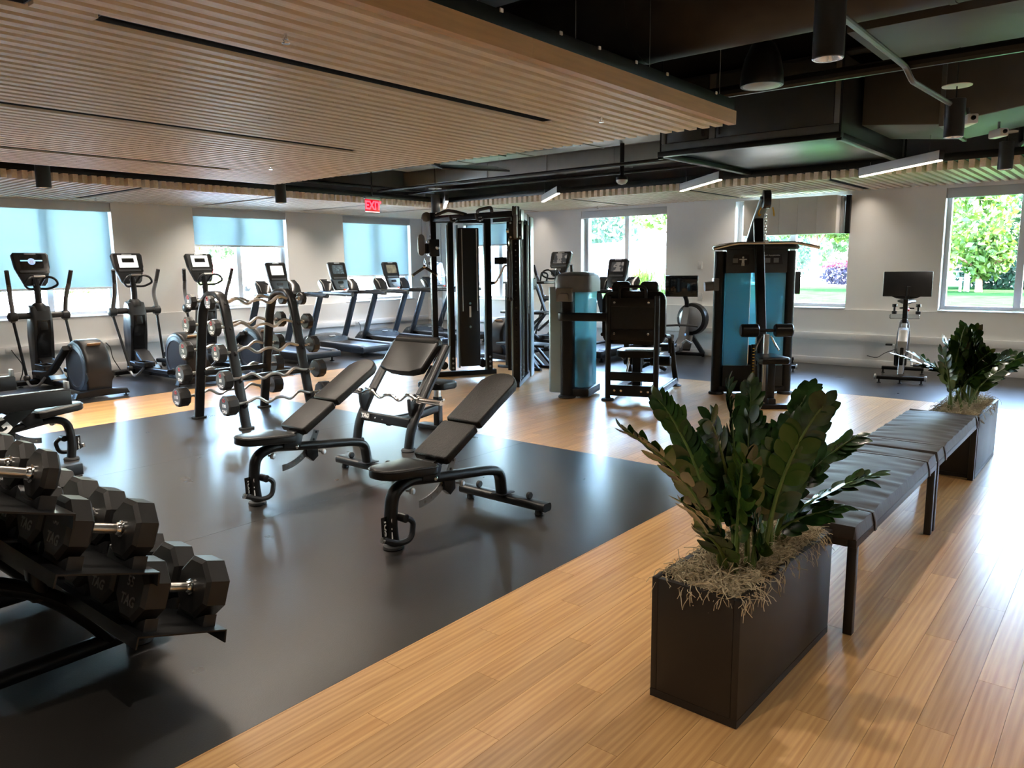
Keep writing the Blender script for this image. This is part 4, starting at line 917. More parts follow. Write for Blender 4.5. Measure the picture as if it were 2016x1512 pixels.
treadmill('treadmill in the room corner behind the cable tower upright', (11.76, 11.65, 0.001), rad(90), S_TV)
treadmill('treadmill facing the lawn window above the leg machine', (11.50, 7.16, 0.001), 0, S_DARK)

# rowing machine near the right wall
t = thing('rowing_machine', 'rowing machine with a round fan drum and wide dark monitor', 'rowing machine', (12.02, 6.02, 0.001), rad(12))
ob('front_stabiliser', MB().tube([(0.12, -0.30, 0.045), (0.12, 0.30, 0.045)], sec=rr(0.07, 0.06, 0.02), up=(0, 0, 1)), M['black'], t)
for s in (-1, 1):
    ob('levelling_foot', MB().lathe([(0.025, 0), (0.027, 0.006), (0.012, 0.02)], 12, (0.12, s*0.27, 0)), M['rubberfoot'], t)
    ob('front_leg', MB().tube([(0.12, s*0.27, 0.06), (0.02, s*0.06, 0.42)], sec=rr(0.05, 0.08, 0.015), up=(0, 1, 0)), M['grey'], t)
dr = ob('fan_drum', MB().lathe([(0.24, -0.075), (0.27, -0.06), (0.275, 0), (0.27, 0.06), (0.24, 0.075)], 32, (0.06, -0.09, 0.66), (1, -0.25, 0)), M['plastic'], t)
ob('fan_cover', MB().lathe([(0.215, 0), (0.21, 0.015), (0.15, 0.03), (0, 0.034)], 32, (-0.012, -0.072, 0.66), (-1, 0.25, 0)), M['silver'], dr)
ob('main_body', MB().prism([(0.10, 0.52), (0.06, 0.86), (-0.06, 0.86), (-0.30, 0.36), (-0.55, 0.22), (-0.55, 0.14), (-0.2, 0.16)], -0.055, 0.055, 'XZ', bev=0.02), M['midgrey'], t)
ob('seat_rail', MB().tube([(-0.40, 0, 0.22), (-2.0, 0, 0.18)], sec=rr(0.07, 0.09, 0.015), up=(0, 0, 1)), M['silver'], t)
ob('seat', MB().prism(rr(0.24, 0.32, 0.08, 5, -1.2, 0), 0.30, 0.35, 'XY', bev=0.015), M['vinyl2'], t)
ob('seat_carriage', MB().slab((-1.30, -0.06, 0.24), (-1.10, 0.06, 0.30), 0.01), M['black'], t)
ob('rear_foot', MB().tube([(-1.95, -0.22, 0.03), (-1.95, 0, 0.14), (-1.95, 0.22, 0.03)], 0.03, 10, fillet=0.08), M['black'], t)
for s in (-1, 1):
    ob('foot_rest', MB().box((-0.50, s*0.16, 0.30), (0.05, 0.13, 0.30), 0.02, (0, rad(40), 0)), M['plastic'], t)
    ob('foot_strap', MB().tube([(-0.56, s*0.16-0.07, 0.30), (-0.63, s*0.16, 0.36), (-0.56, s*0.16+0.07, 0.30)], sec=rr(0.01, 0.045, 0.003), up=(0, 1, 0)), M['white_print'], t)
ob('handle', MB().tube([(-0.30, -0.27, 0.56), (-0.33, 0, 0.58), (-0.30, 0.27, 0.56)], 0.018, 10, fillet=0.1), M['grip'], t)
ob('monitor_post', MB().tube([(0.0, 0, 0.84), (-0.02, 0, 0.98), (-0.04, 0.07, 1.14)], sec=rr(0.05, 0.07, 0.015), up=(0, 1, 0), fillet=0.05), M['black'], t)
mo = ob('monitor', MB().box((-0.07, 0.08, 1.22), (0.035, 0.56, 0.36), 0.008), M['gloss'], t)
ob('monitor_screen', MB().box((-0.0895, 0.08, 1.235), (0.003, 0.52, 0.30), 0.001), M['screen_off'], mo)
ob('power_light', MB().lathe([(0.02, 0), (0.014, 0.012), (0, 0.015)], 12, (-0.30, -0.058, 0.42), (-0.3, -1, 0)), EM_BLUE, t)
# spin bikes
def spin_bike(label, loc, rz):
    t = thing('exercise_bike', label, 'exercise bike', loc, rz, 'screen equipped exercise bikes')
    ob('front_stabiliser', MB().tube([(0.50, -0.28, 0.075), (0.50, 0.28, 0.075)], sec=rr(0.07, 0.05, 0.015), up=(0, 0, 1)), M['black'], t)
    ob('rear_stabiliser', MB().tube([(-0.55, -0.27, 0.075), (-0.55, 0.27, 0.075)], sec=rr(0.07, 0.05, 0.015), up=(0, 0, 1)), M['black'], t)
    for x in (0.50, -0.55):
        for y in (-0.25, 0.25, 0.0): ob('levelling_foot', MB().lathe([(0.024, 0), (0.026, 0.006), (0.010, 0.012), (0.010, 0.06)], 12, (x, y, 0)), M['rubberfoot'], t)
    for s in (-1, 1): ob('transport_wheel', MB().cyl((0.50, s*0.285, 0.08), (0.50, s*0.31, 0.08), 0.038, 16, bev=0.005), M['silver'], t)
    ob('base_beam', MB().tube([(0.48, 0, 0.12), (-0.54, 0, 0.12)], sec=rr(0.06, 0.05, 0.012), up=(0, 0, 1)), M['silver'], t)
    fw = ob('flywheel', MB().lathe([(0.17, -0.022), (0.235, -0.022), (0.24, -0.012), (0.24, 0.012), (0.235, 0.022), (0.17, 0.022)], 32, (0.27, 0, 0.37), (0, 1, 0)), M['gloss'], t)
    ob('flywheel_rim', MB().lathe([(0.20, -0.0235), (0.228, -0.0245), (0.228, 0.0245), (0.20, 0.0235)], 32, (0.27, 0, 0.37), (0, 1, 0)), M['steel'], fw)
    for s in (-1, 1): ob('fork', MB().tube([(0.27, s*0.05, 0.36), (0.20, s*0.055, 0.62), (0.10, s*0.03, 0.78)], sec=rr(0.02, 0.055, 0.008), up=(0, 1, 0), fillet=0.1), M['midgrey'], t)
    ob('front_fender', MB().prism([(0.47, 0.40), (0.50, 0.56), (0.38, 0.70), (0.22, 0.72), (0.24, 0.66), (0.36, 0.62), (0.45, 0.52)], -0.06, 0.06, 'XZ', bev=0.015), M['silver'], t)
    ob('frame_tube', MB().tube([(0.12, 0, 0.80), (-0.05, 0, 0.46), (-0.40, 0, 0.16)], sec=rr(0.06, 0.10, 0.02), up=(0, 1, 0), fillet=0.2), M['midgrey'], t)
    ob('frame_leg', MB().tube([(0.48, 0, 0.12), (0.40, 0.0, 0.40), (0.14, 0, 0.76)], sec=rr(0.05, 0.07, 0.015), up=(0, 1, 0), fillet=0.1), M['silver'], t)
    ob('handlebar_post', MB().tube([(0.12, 0, 0.74), (0.16, 0, 1.12)], sec=rr(0.045, 0.06, 0.012), up=(0, 1, 0)), M['black'], t)
    ob('handlebar', MB().tube([(0.02, -0.22, 1.20), (0.20, -0.21, 1.17), (0.24, -0.10, 1.12), (0.24, 0.10, 1.12), (0.20, 0.21, 1.17), (0.02, 0.22, 1.20)], 0.018, 10, fillet=0.06), M['plastic'], t)
    ob('tray', MB().prism(rr(0.10, 0.36, 0.03, 4, 0.24, 0), 0.84, 0.90, 'XY', bev=0.01), M['clear'], t)
    ob('resistance_knob', MB().lathe([(0.012, 0), (0.012, 0.04), (0.03, 0.045), (0.03, 0.075), (0, 0.08)], 14, (0.02, 0.0, 0.90), (0.3, 0.4, 1)), M['red'], t)
    ob('seat_post', MB().tube([(-0.22, 0, 0.42), (-0.30, 0, 0.98)], sec=rr(0.04, 0.055, 0.01), up=(0, 1, 0)), M['silver'], t)
    rings = []
    for x, w, z in ((-0.47, 0.05, 1.045), (-0.44, 0.11, 1.06), (-0.36, 0.12, 1.06), (-0.28, 0.07, 1.05), (-0.20, 0.03, 1.045), (-0.17, 0.015, 1.04)):
        rings.append([(x, w*math.cos(rad(a)), z-0.012+0.032*math.sin(rad(a))) for a in range(0, 360, 30)])
    ob('saddle', MB().loft(rings), M['vinyl2'], t)
    ob('weight_holder', MB().tube([(-0.36, 0, 1.00), (-0.44, 0, 0.96), (-0.50, -0.10, 0.94), (-0.50, 0.10, 0.94)], 0.010, 8, fillet=0.04), M['black'], t)
    for s in (-1, 1): ob('small_weight', MB().lathe([(0.03, -0.07), (0.033, -0.06), (0.033, -0.03), (0.014, -0.026), (0.014, 0.026), (0.033, 0.03), (0.033, 0.06), (0.03, 0.07)], 12, (-0.47, s*0.15, 0.93)), M['plastic'], t)
    ob('crank_cover', MB().lathe([(0.15, -0.03), (0.16, 0), (0.15, 0.03)], 24, (-0.08, -0.07, 0.32), (0, 1, 0)), M['plastic'], t)
    for s in (-1, 1):
        ob('crank', MB().tube([(-0.08, s*0.11, 0.32), (-0.08+s*0.09, s*0.12, 0.32-s*0.13)], sec=rr(0.018, 0.03, 0.006), up=(0, 1, 0)), M['silver'], t)
        ob('pedal', MB().box((-0.08+s*0.09, s*0.18, 0.32-s*0.13), (0.10, 0.09, 0.025), 0.008), M['plastic'], t)
    ob('monitor_arm', MB().tube([(0.17, 0, 1.11), (0.27, 0.02, 1.13), (0.28, 0.03, 1.27)], fillet=0.06, sec=rr(0.05, 0.05, 0.02), up=(0, 1, 0)), M['plastic'], t)
    mo = ob('monitor', MB().box((0.245, 0.01, 1.30), (0.03, 0.58, 0.33), 0.008, (0, rad(-6), 0)), M['plastic'], t)
    ob('monitor_screen', MB().box((0.2285, 0.01, 1.30), (0.003, 0.54, 0.29), 0.001, (0, rad(-6), 0)), M['screen_off'], mo)
    ob('power_cable', MB().tube(smooth_path([(0.35, -0.05, 0.45), (0.30, -0.20, 0.38), (0.36, -0.30, 0.32), (0.38, -0.42, 0.34)]), 0.005, 6), M['cable'], t)
    return t
M['clear'] = glass_mat('clear_acrylic', (0.85, 0.88, 0.90))
spin_bike('exercise bike with a wide monitor in front of the far right wall', (11.43, 2.48, 0.001), rad(191))
spin_bike('exercise bike mostly hidden behind the pulldown machine', (11.62, 4.30, 0.001), rad(200))
# wall cords and sockets
def socket(x, y, z, axis, label):
    t = thing('wall_socket', label, 'socket', (x, y, z), 0 if axis == 'L' else rad(-90), 'white wall sockets')
    ob('face_plate', MB().box((0, -0.003, 0), (0.115, 0.006, 0.075), 0.002), M['white_plastic'], t)
    for u in (-0.025, 0.025): ob('outlet', MB().box((u, -0.0065, 0), (0.028, 0.002, 0.034), 0.0005), M['trim'], t)
    return t
zz = 0.4525
for x, l in ((3.87, 'white socket on the raceway left of the leftmost elliptical'), (5.19, 'white socket on the raceway between the first two ellipticals'), (9.02, 'white socket on the raceway behind the second treadmill'), (10.28, 'white socket on the raceway behind the third treadmill')):
    socket(x, YW-0.051, zz, 'L', l)
for y, l in ((4.36, 'white socket on the raceway right of the pulldown machine'), (3.41, 'white socket on the raceway below the wall between the lawn windows')):
    socket(XW-0.051, y, zz, 'R', l)
def cord(pts, label): tag(ob('power_cord', MB().tube(smooth_path(pts), 0.007, 6), M['cable']), label, 'cord', 'black power cords')
cord([(3.885, YW-0.065, 0.46), (3.90, YW-0.12, 0.40), (3.97, YW-0.16, 0.25), (3.96, YW-0.17, 0.12), (3.92, YW-0.20, 0.012), (3.98, YW-0.45, 0.010)], 'black cord hanging from the socket by the leftmost elliptical')
cord([(5.205, YW-0.065, 0.46), (5.24, YW-0.12, 0.38), (5.25, YW-0.16, 0.22), (5.31, YW-0.19, 0.07), (5.33, YW-0.24, 0.012), (5.33, YW-0.42, 0.010)], 'black cord hanging from the socket by the second elliptical')
cord([(9.035, YW-0.065, 0.46), (9.04, YW-0.11, 0.36), (8.98, YW-0.15, 0.15), (9.0, YW-0.18, 0.012), (9.06, YW-0.24, 0.012)], 'black cord hanging behind the second treadmill')
cord([(10.295, YW-0.065, 0.46), (10.30, YW-0.11, 0.36), (10.24, YW-0.15, 0.15), (10.27, YW-0.18, 0.012), (10.36, YW-0.24, 0.012)], 'black cord hanging behind the third treadmill')
for y, z, l in ((6.01, 1.57, 'white wall controller above the rowing machine monitor'), (5.99, 1.03, 'white wall plate right of the rowing machine monitor')):
    t = thing('wall_controller', l, 'switch', (XW+STEP, y, z)); ob('cover', MB().box((-0.012, 0, 0), (0.024, 0.08, 0.125), 0.004), M['white_plastic'], t); ob('rocker', MB().box((-0.026, 0, 0.01), (0.004, 0.035, 0.05), 0.001), M['trim'], t)
# ------------------------------------------------------------------ strength machines
def BX(a, b, r=0.004): return MB().slab(a, b, r)
M['yellow'] = mat('yellow_plastic', (0.75, 0.42, 0.04), 0.4, var=0.05)
M['copperbar'] = mat('warm_satin_steel', (0.66, 0.56, 0.46), 0.3, 0.9, var=0.05)
# --- dual cable tower, two angled halves joined at the back
t = thing('cable_tower', 'tall black dual cable tower with weight stack and pulley carriages', 'cable machine', (8.2, 7.12, 0.001))
HT = 2.30
def tower(side):
    """side +1 the half towards the treadmills, -1 the half towards the planter; built along its own base line"""
    A = Vector((-0.39, 0.765*side, 0)); Bk = Vector((0.40, 0.30*side, 0))
    d = (Bk-A).normalized(); nrm = Vector((d.y, -d.x, 0)); L = (Bk-A).length
    ang = math.atan2(d.y, d.x)
    def F(m):
        c, s = math.cos(ang), math.sin(ang); m.v = [(A.x+x*c-y*s, A.y+x*s+y*c, z) for x, y, z in m.v]; return m
    tall = HT+0.05
    up = ob('pulley_column', F(BX((-0.04, -0.045, 0.02), (0.04, 0.045, tall))), M['black'], t)
    for i in range(24):
        ob('adjust_hole', F(MB().cyl((-0.0405, 0, 0.30+i*0.075), (-0.0435, 0, 0.30+i*0.075), 0.010, 8)), M['gloss'], up)
    ob('inner_column', F(BX((0.22, -0.04, 0.08), (0.29, 0.04, HT-0.08))), M['black'], t)
    ob('column_edge', F(BX((0.195, -0.03, 0.10), (0.219, 0.03, HT-0.12), 0.002)), M['bluesteel'], t)
    ob('stack_cover', F(BX((0.36, -0.09, 0.14), (0.66, 0.09, HT-0.16), 0.012)), M['stackcover'], t)
    ob('stack_cover_edge', F(BX((0.335, -0.05, 0.12), (0.359, 0.05, HT-0.12), 0.003)), M['bluesteel'], t)
    for x in (0.40, 0.62):
        for q in (-1, 1): ob('guide_rod', F(MB().cyl((x, q*0.10, 0.95), (x, q*0.10, HT-0.18), 0.008, 8)), M['silver'], t)
    pin = ob('selector_slot', F(BX((0.495, -0.094, 0.86), (0.525, 0.094, 1.02), 0.003)), M['white_print'], t)
    for z in (0.72, 1.06): ob('cover_bolt', F(MB().lathe([(0.018, -0.096), (0.018, 0.096)], 12, (0.51, 0, z), (0, 1, 0))), M['chrome'], t)
    ob('rear_column', F(BX((0.78, -0.045, 0.02), (0.86, 0.045, HT))), M['black'], t)
    ob('rear_column_edge', F(BX((0.755, -0.03, 0.06), (0.779, 0.03, HT-0.04), 0.002)), M['bluesteel'], t)
    ob('base_beam', F(BX((-0.09, -0.045, 0.0), (0.92, 0.045, 0.07))), M['black'], t)
    ob('top_beam', F(BX((-0.04, -0.04, HT-0.09), (0.86, 0.04, HT))), M['black'], t)
    for x in (0.0, 0.25, 0.82):
        for z in (0.12, 0.19, 0.26): ob('bolt', F(MB().lathe([(0.016, -0.052), (0.016, 0.052)], 10, (x, 0, z), (0, 1, 0))), M['silver'], t)
    for x in (0.12, 0.72): ob('floor_pulley', F(MB().lathe([(0.05, -0.02), (0.06, -0.016), (0.05, 0), (0.06, 0.016), (0.05, 0.02)], 18, (x, 0, 0.16), (0, 1, 0))), M['plastic'], t)
    ob('top_pulley', F(MB().lathe([(0.055, -0.03), (0.066, -0.026), (0.056, 0), (0.066, 0.026), (0.055, 0.03)], 20, (-0.085, 0, HT-0.01), (0, 1, 0))), M['midgrey'], t)
    zc = 1.86 if side > 0 else 2.05
    car = ob('carriage', F(BX((-0.07, -0.085, zc-0.12), (0.075, 0.085, zc+0.12), 0.012)), M['plastic'], t)
    for q, w in ((-1, -1), (1, -1), (-1, 1), (1, 1)): ob('carriage_bolt', F(MB().lathe([(0.014, 0), (0.012, 0.008), (0, 0.010)], 10, (-0.071, q*0.06, zc+w*0.09), (-1, 0, 0))), M['silver'], car)
    ob('carriage_knob', F(MB().lathe([(0.03, 0), (0.034, 0.02), (0.026, 0.045), (0, 0.05)], 16, (0.03, -side*0.086, zc), (0, -side, 0))), M['chrome'], car)
    ob('pulley_bracket', F(BX((-0.12, side*0.02-0.02, zc-0.08), (-0.07, side*0.02+0.02, zc+0.06))), M['black'], car)
    ob('swivel_pulley', F(MB().prism([(x*0.75-0.165, y+zc+0.04) for x, y in rr(0.13, 0.30, 0.06, 5)], -0.022+side*0.02, 0.022+side*0.02, 'XZ', bev=0.006)), M['midgrey'], car)
    ob('cable', F(MB().tube([(-0.15, side*0.02, HT-0.01), (-0.15, side*0.02, zc+0.15)], 0.003, 6)), M['cable'], t)
    ob('cable', F(MB().tube([(0.51, 0, HT-0.12), (0.51, 0, HT-0.17)], 0.003, 6)), M['cable'], t)
    ob('cable', F(MB().tube([(0.12, 0, 0.20), (0.12, 0, HT-0.1)], 0.003, 6)), M['cable'], t)
    return F
M['bluesteel'] = mat('blue_grey_satin_edge', (0.30, 0.40, 0.44), 0.35, 0.4, var=0.05)
M['stackcover'] = mat('perforated_black_cover', (0.008, 0.008, 0.010), 0.5, var=0.3, scale=300)
FL = tower(1); FR = tower(-1)
ob('side_panel', FR(BX((0.335, 0.10, 0.06), (0.80, 0.125, HT-0.05), 0.004)), M['bluesteel'], t)
ob('side_panel', FR(BX((0.50, -0.125, 0.06), (0.80, -0.10, HT-0.05), 0.004)), M['bluesteel'], t)
hb = ob('header_plate', FR(BX((0.06, -0.06, HT-0.12), (0.34, -0.048, HT+0.02), 0.003)), M['bluesteel'], t)
ob('storage_plate', MB().prism([(0.13, 1.26), (0.42, 1.26), (0.42, 1.42), (0.37, 1.42), (0.33, 1.38), (0.24, 1.38), (0.20, 1.42), (0.13, 1.42)], -0.475, -0.463, 'XZ', bev=0.002), M['black'], t)
ob('front_top_beam', BX((-0.43, -0.72, HT-0.08), (-0.35, 0.72, HT)), M['black'], t)
ob('rear_top_beam', BX((0.36, -0.28, HT-0.08), (0.44, 0.28, HT)), M['black'], t)
ob('rear_mid_beam', BX((0.36, -0.26, 1.62), (0.44, 0.26, 1.72)), M['black'], t)
for s in (-1, 1):
    ob('pull_up_grip', MB().tube([(-0.39, s*0.10, HT-0.01), (-0.50, s*0.20, HT+0.03), (-0.46, s*0.40, HT+0.06), (-0.58, s*0.52, HT-0.01)], 0.022, 10, fillet=0.06), M['grip'], t)
    ob('pull_up_handle', MB().tube([(-0.39, s*0.22, HT-0.06), (-0.55, s*0.24, HT-0.10), (-0.58, s*0.24, HT-0.02)], 0.02, 10, fillet=0.05), M['grip'], t)
    ob('grip_collar', MB().lathe([(0.03, -0.02), (0.03, 0.02)], 14, (-0.48, s*0.235, HT-0.085), (1, 0, 0.2)), M['chrome'], t)
ob('spine_post', BX((0.37, -0.03, 0.07), (0.43, 0.03, HT-0.08)), M['black'], t)
# things hanging on the tower
def hang(name, label, cat, loc, rz=0): return thing(name, label, cat, loc, rz)
h = hang('triceps_bar', 'V shaped cable bar hanging from the left carriage of the cable tower', 'cable handle', (7.69, 7.94, 1.60), rad(40))
ob('shackle', MB().tube([(0, 0, 0.0), (0, 0.012, 0.06), (0, 0, 0.12), (0, -0.012, 0.06)], 0.005, 6, closed=True), M['chrome'], h)
for s in (-1, 1):
    ob('grip', MB().tube([(0, 0, -0.01), (0, s*0.17, -0.12)], 0.020, 10), M['grip'], h); ob('end_cap', MB().lathe([(0.028, 0), (0.028, 0.012)], 14, (0, s*0.17, -0.12), (0, s*0.17, -0.11)), M['chrome'], h)
ob('eyelet', MB().cyl((0, -0.02, 0.0), (0, 0.02, 0.0), 0.026, 14), M['chrome'], h)
h = hang('triceps_rope', 'black braided cable rope hanging on the right column of the cable tower', 'cable handle', (7.655, 6.345, 1.84))
ob('snap_hook', MB().tube([(0, 0, 0), (0, 0.014, 0.05), (0, 0, 0.10), (0, -0.014, 0.05)], 0.006, 6, closed=True), M['chrome'], h)
for s in (-1, 1):
    ob('rope_strand', MB().tube([(0, 0, 0), (0.0, s*0.022, -0.06), (0, s*0.024, -0.66)], 0.017, 8, fillet=0.03), M['grip'], h); ob('rope_end', MB().ball((0, s*0.024, -0.67), 0.028, 12), M['plastic'], h)
h = hang('cable_bar', 'bent chrome cable bar hung on the back beam of the cable tower', 'cable handle', (8.52, 7.12, 1.60), rad(90))
ob('bent_bar', MB().tube([(-0.36, 0, -0.25), (-0.20, 0, -0.25), (-0.03, 0, 0), (0.03, 0, 0), (0.20, 0, -0.25), (0.36, 0, -0.25)], 0.016, 10, fillet=0.05), M['steel'], h)
for s in (-1, 1): ob('grip', MB().cyl((s*0.22, 0, -0.25), (s*0.36, 0, -0.25), 0.021, 12), M['grip'], h)
# accessory rack behind the tower
t = thing('accessory_rack', 'low black tiered accessory rack standing behind the cable tower', 'rack', (9.35, 7.42, 0.001), rad(0))
for z, y0, y1 in ((0.36, -0.50, 0.46), (0.86, -0.50, 0.36), (1.32, -0.50, 0.30)):
    ob('shelf', BX((-0.20, y0, z), (0.20, y1, z+0.035)), M['black'], t)
for s in (-1, 1):
    x = s*0.18
    ob('side_frame', MB().tube([(x, -0.20, 0.02), (x, 0.20, 0.36), (x, -0.25, 0.86), (x, -0.05, 1.32)], sec=rr(0.03, 0.06, 0.006), up=(1, 0, 0)), M['black'], t)
    ob('rear_post', BX((x-0.025, 0.20, 0.0), (x+0.025, 0.26, 1.32)), M['black'], t)
    ob('floor_runner', BX((x-0.03, -0.42, 0.0), (x+0.03, 0.42, 0.04)), M['black'], t)
    ob('brace', MB().tube([(x, -0.38, 0.03), (x, -0.02, 0.36)], sec=rr(0.03, 0.05, 0.006), up=(1, 0, 0)), M['black'], t)
    ob('brace', MB().tube([(x, -0.47, 0.86), (x, -0.10, 0.58)], sec=rr(0.03, 0.05, 0.006), up=(1, 0, 0)), M['black'], t)
ob('storage_bin', BX((-0.16, 0.0, 0.08), (0.16, 0.18, 0.26), 0.01), M['plastic'], t)
for i, y in enumerate((-0.40, -0.05)):
    k = tag(ob('grip_handle', MB().tube([(9.35, 7.42+y, 1.36), (9.35, 7.42+y-0.03, 1.47), (9.35, 7.42+y+0.09, 1.50), (9.35, 7.42+y+0.12, 1.36)], 0.014, 8, fillet=0.04), M['grip']), ('small D handle on the end of the top accessory shelf', 'small D handle in the middle of the top accessory shelf')[i], 'cable handle')

# --- seated leg machine (local +X = the way the sitter faces, away from the camera)
t = thing('leg_machine', 'black seated leg machine seen from behind its backrest', 'weight machine', (7.715, 4.55, 0.001), rad(18))
PB = (-0.285, 0.285)
for y in PB:
    ob('back_post', MB().tube([(0, y, 0.03), (0, y, 1.235)], 0.033, 14), M['black'], t)
    ob('post_cap', MB().lathe([(0.033, 0), (0.03, 0.012), (0, 0.016)], 14, (0, y, 1.234)), M['gloss'], t)
    ob('foot_pad', MB().lathe([(0.075, 0), (0.08, 0.008), (0.07, 0.024), (0.03, 0.03)], 20, (0, y, 0)), M['rubberfoot'], t)
ob('bottom_beam', BX((-0.02, -0.26, 0.06), (0.03, 0.26, 0.19), 0.006), M['black'], t)
for y in (-0.20, -0.12, 0.12, 0.20): ob('bolt', MB().lathe([(0.016, 0), (0.014, 0.007), (0, 0.009)], 12, (-0.02, y, 0.125), (-1, 0, 0)), M['chrome'], t)
ob('mid_beam', BX((-0.015, -0.255, 0.24), (0.055, 0.255, 0.345), 0.008), M['black'], t)
ob('back_plate', BX((-0.01, -0.255, 0.72), (0.012, 0.255, 1.21), 0.006), M['plastic'], t)
for z0, z1 in ((1.11, 1.205), (0.725, 0.85)): ob('plate_band', BX((-0.018, -0.255, z0), (-0.0105, 0.255, z1), 0.003), M['black'], t)
for y in (-0.19, 0.21):
    for z in (1.16, 0.80): ob('plate_bolt', MB().lathe([(0.017, 0), (0.014, 0.008), (0, 0.010)], 12, (-0.018, y, z), (-1, 0, 0)), M['chrome'], t)
ob('backrest', MB().prism(rr(0.74, 0.62, 0.10, 5, 0, 0.98), 0.04, 0.13, 'YZ', bev=0.03, seg=3), M['vinyl2'], t)
for s in (-1, 1): ob('shoulder_pad', MB().prism(rr(0.21, 0.15, 0.05, 5, s*0.165, 1.325), 0.10, 0.20, 'YZ', bev=0.025, seg=3), M['vinyl2'], t)
ob('rear_handle', MB().tube([(0.01, -0.155, 1.19), (0.0, -0.155, 1.345), (0.0, 0.155, 1.345), (0.01, 0.155, 1.19)], 0.017, 10, fillet=0.06), M['black'], t)
ob('seat', MB().prism(rr(0.44, 0.46, 0.07, 5, 0.36, 0), 0.50, 0.58, 'XY', bev=0.025, seg=3), M['vinyl2'], t)
ob('seat_post', BX((0.25, -0.05, 0.10), (0.37, 0.05, 0.50), 0.008), M['black'], t)
for s in (-1, 1):
    ob('base_rail', MB().tube([(0.03, s*0.285, 0.10), (1.35, s*0.30, 0.08)], sec=rr(0.06, 0.08, 0.015), up=(0, 0, 1)), M['black'], t)
    ob('front_foot', MB().lathe([(0.07, 0), (0.075, 0.008), (0.03, 0.03)], 18, (1.33, s*0.30, 0)), M['rubberfoot'], t)
    ob('arm_rest', MB().tube([(0.05, s*0.37, 0.78), (0.34, s*0.38, 0.75), (0.36, s*0.38, 0.55)], 0.022, 10, fillet=0.08), M['black'], t)
    ob('front_post', MB().tube([(1.30, s*0.30, 0.08), (0.95, s*0.29, 0.62)], sec=rr(0.05, 0.07, 0.015), up=(0, 1, 0)), M['black'], t)
    ob('roller_pad', MB().lathe([(0.055, -0.13), (0.065, -0.12), (0.065, 0.12), (0.055, 0.13)], 18, (0.90, s*0.17, 0.38), (0, 1, 0)), M['vinyl2'], t)
    ob('chrome_lever', MB().tube([(0.58, s*0.16, 0.56), (0.66, s*0.18, 0.40), (0.62, s*0.20, 0.26)], 0.014, 8, fillet=0.05), M['chrome'], t)
ob('lever_arm', MB().tube([(0.60, 0.30, 0.50), (0.90, 0.28, 0.38), (0.90, -0.28, 0.38)], 0.025, 10, fillet=0.05), M['black'], t)
ob('thigh_pad', MB().lathe([(0.06, -0.24), (0.07, -0.22), (0.07, 0.22), (0.06, 0.24)], 18, (0.62, 0, 0.70), (0, 1, 0)), M['vinyl2'], t)
tb = ob('tower_link', MB().tube([(-0.02, 0.30, 0.99), (-0.06, 0.50, 0.99), (-0.06, 0.86, 0.99), (0.05, 0.90, 0.99)], fillet=0.06, sec=rr(0.05, 0.10, 0.015), up=(0, 0, 1)), M['black'], t)
tw = ob('tower_post', MB().tube([(0.05, 0.80, 0.02), (0.05, 0.80, 1.36)], sec=rr(0.17, 0.15, 0.06, 5), up=(1, 0, 0)), M['black'], t)
ob('tower_foot', MB().lathe([(0.10, 0), (0.11, 0.01), (0.10, 0.03), (0.05, 0.035)], 22, (0.03, 0.80, 0)), M['rubberfoot'], t)
ob('tower_base', BX((0.0, 0.52, 0.02), (0.55, 0.74, 0.12), 0.02), M['black'], t)
ob('tower_shroud', MB().prism(rr(0.46, 0.19, 0.07, 5, 0.32, 0.655), 0.12, 1.30, 'XY', bev=0.01), M['shroud'], t)
ob('tower_shroud_side', MB().prism(rr(0.10, 0.22, 0.04, 5, 0.05, 0.92), 0.06, 1.34, 'XY', bev=0.01), M['bluesteel'], t)
ob('weight_stack', BX((0.16, 0.60, 0.14), (0.46, 0.71, 0.72), 0.004), M['black'], t)
rings = []
for z, k in ((1.28, 1.0), (1.40, 1.0), (1.47, 0.93), (1.505, 0.72), (1.515, 0.4)): rings.append([(0.24+x*k, 0.73+y*k, z) for x, y in rr(0.62, 0.46, 0.14, 5)])
ob('tower_cap', MB().loft(rings), M['midgrey'], t)
cu = ob('cup_holder', MB().tube([(-0.04, 0.80, 1.24), (-0.12, 0.80, 1.22)], sec=rr(0.12, 0.09, 0.03), up=(0, 0, 1)), M['midgrey'], t)
ob('cup_bracket', BX((-0.10, 0.70, 1.17), (-0.03, 0.90, 1.33), 0.01), M['midgrey'], t)

# --- pulldown machine (local +X = towards the sitter)
t = thing('pulldown_machine', 'black lat pulldown machine with blue tinted weight stack shrouds', 'weight machine', (9.07, 3.66, 0.001), rad(216.5))
def post(y):
    ob('side_post', MB().tube([(0.0, y, 0.02), (0.0, y, 1.74)], sec=rr(0.13, 0.11, 0.05, 5), up=(1, 0, 0)), M['black'], t)
    ob('foot_pad', MB().lathe([(0.09, 0), (0.095, 0.008), (0.085, 0.028), (0.05, 0.034)], 20, (0.01, y, 0)), M['rubberfoot'], t)
post(-0.42); post(0.42)
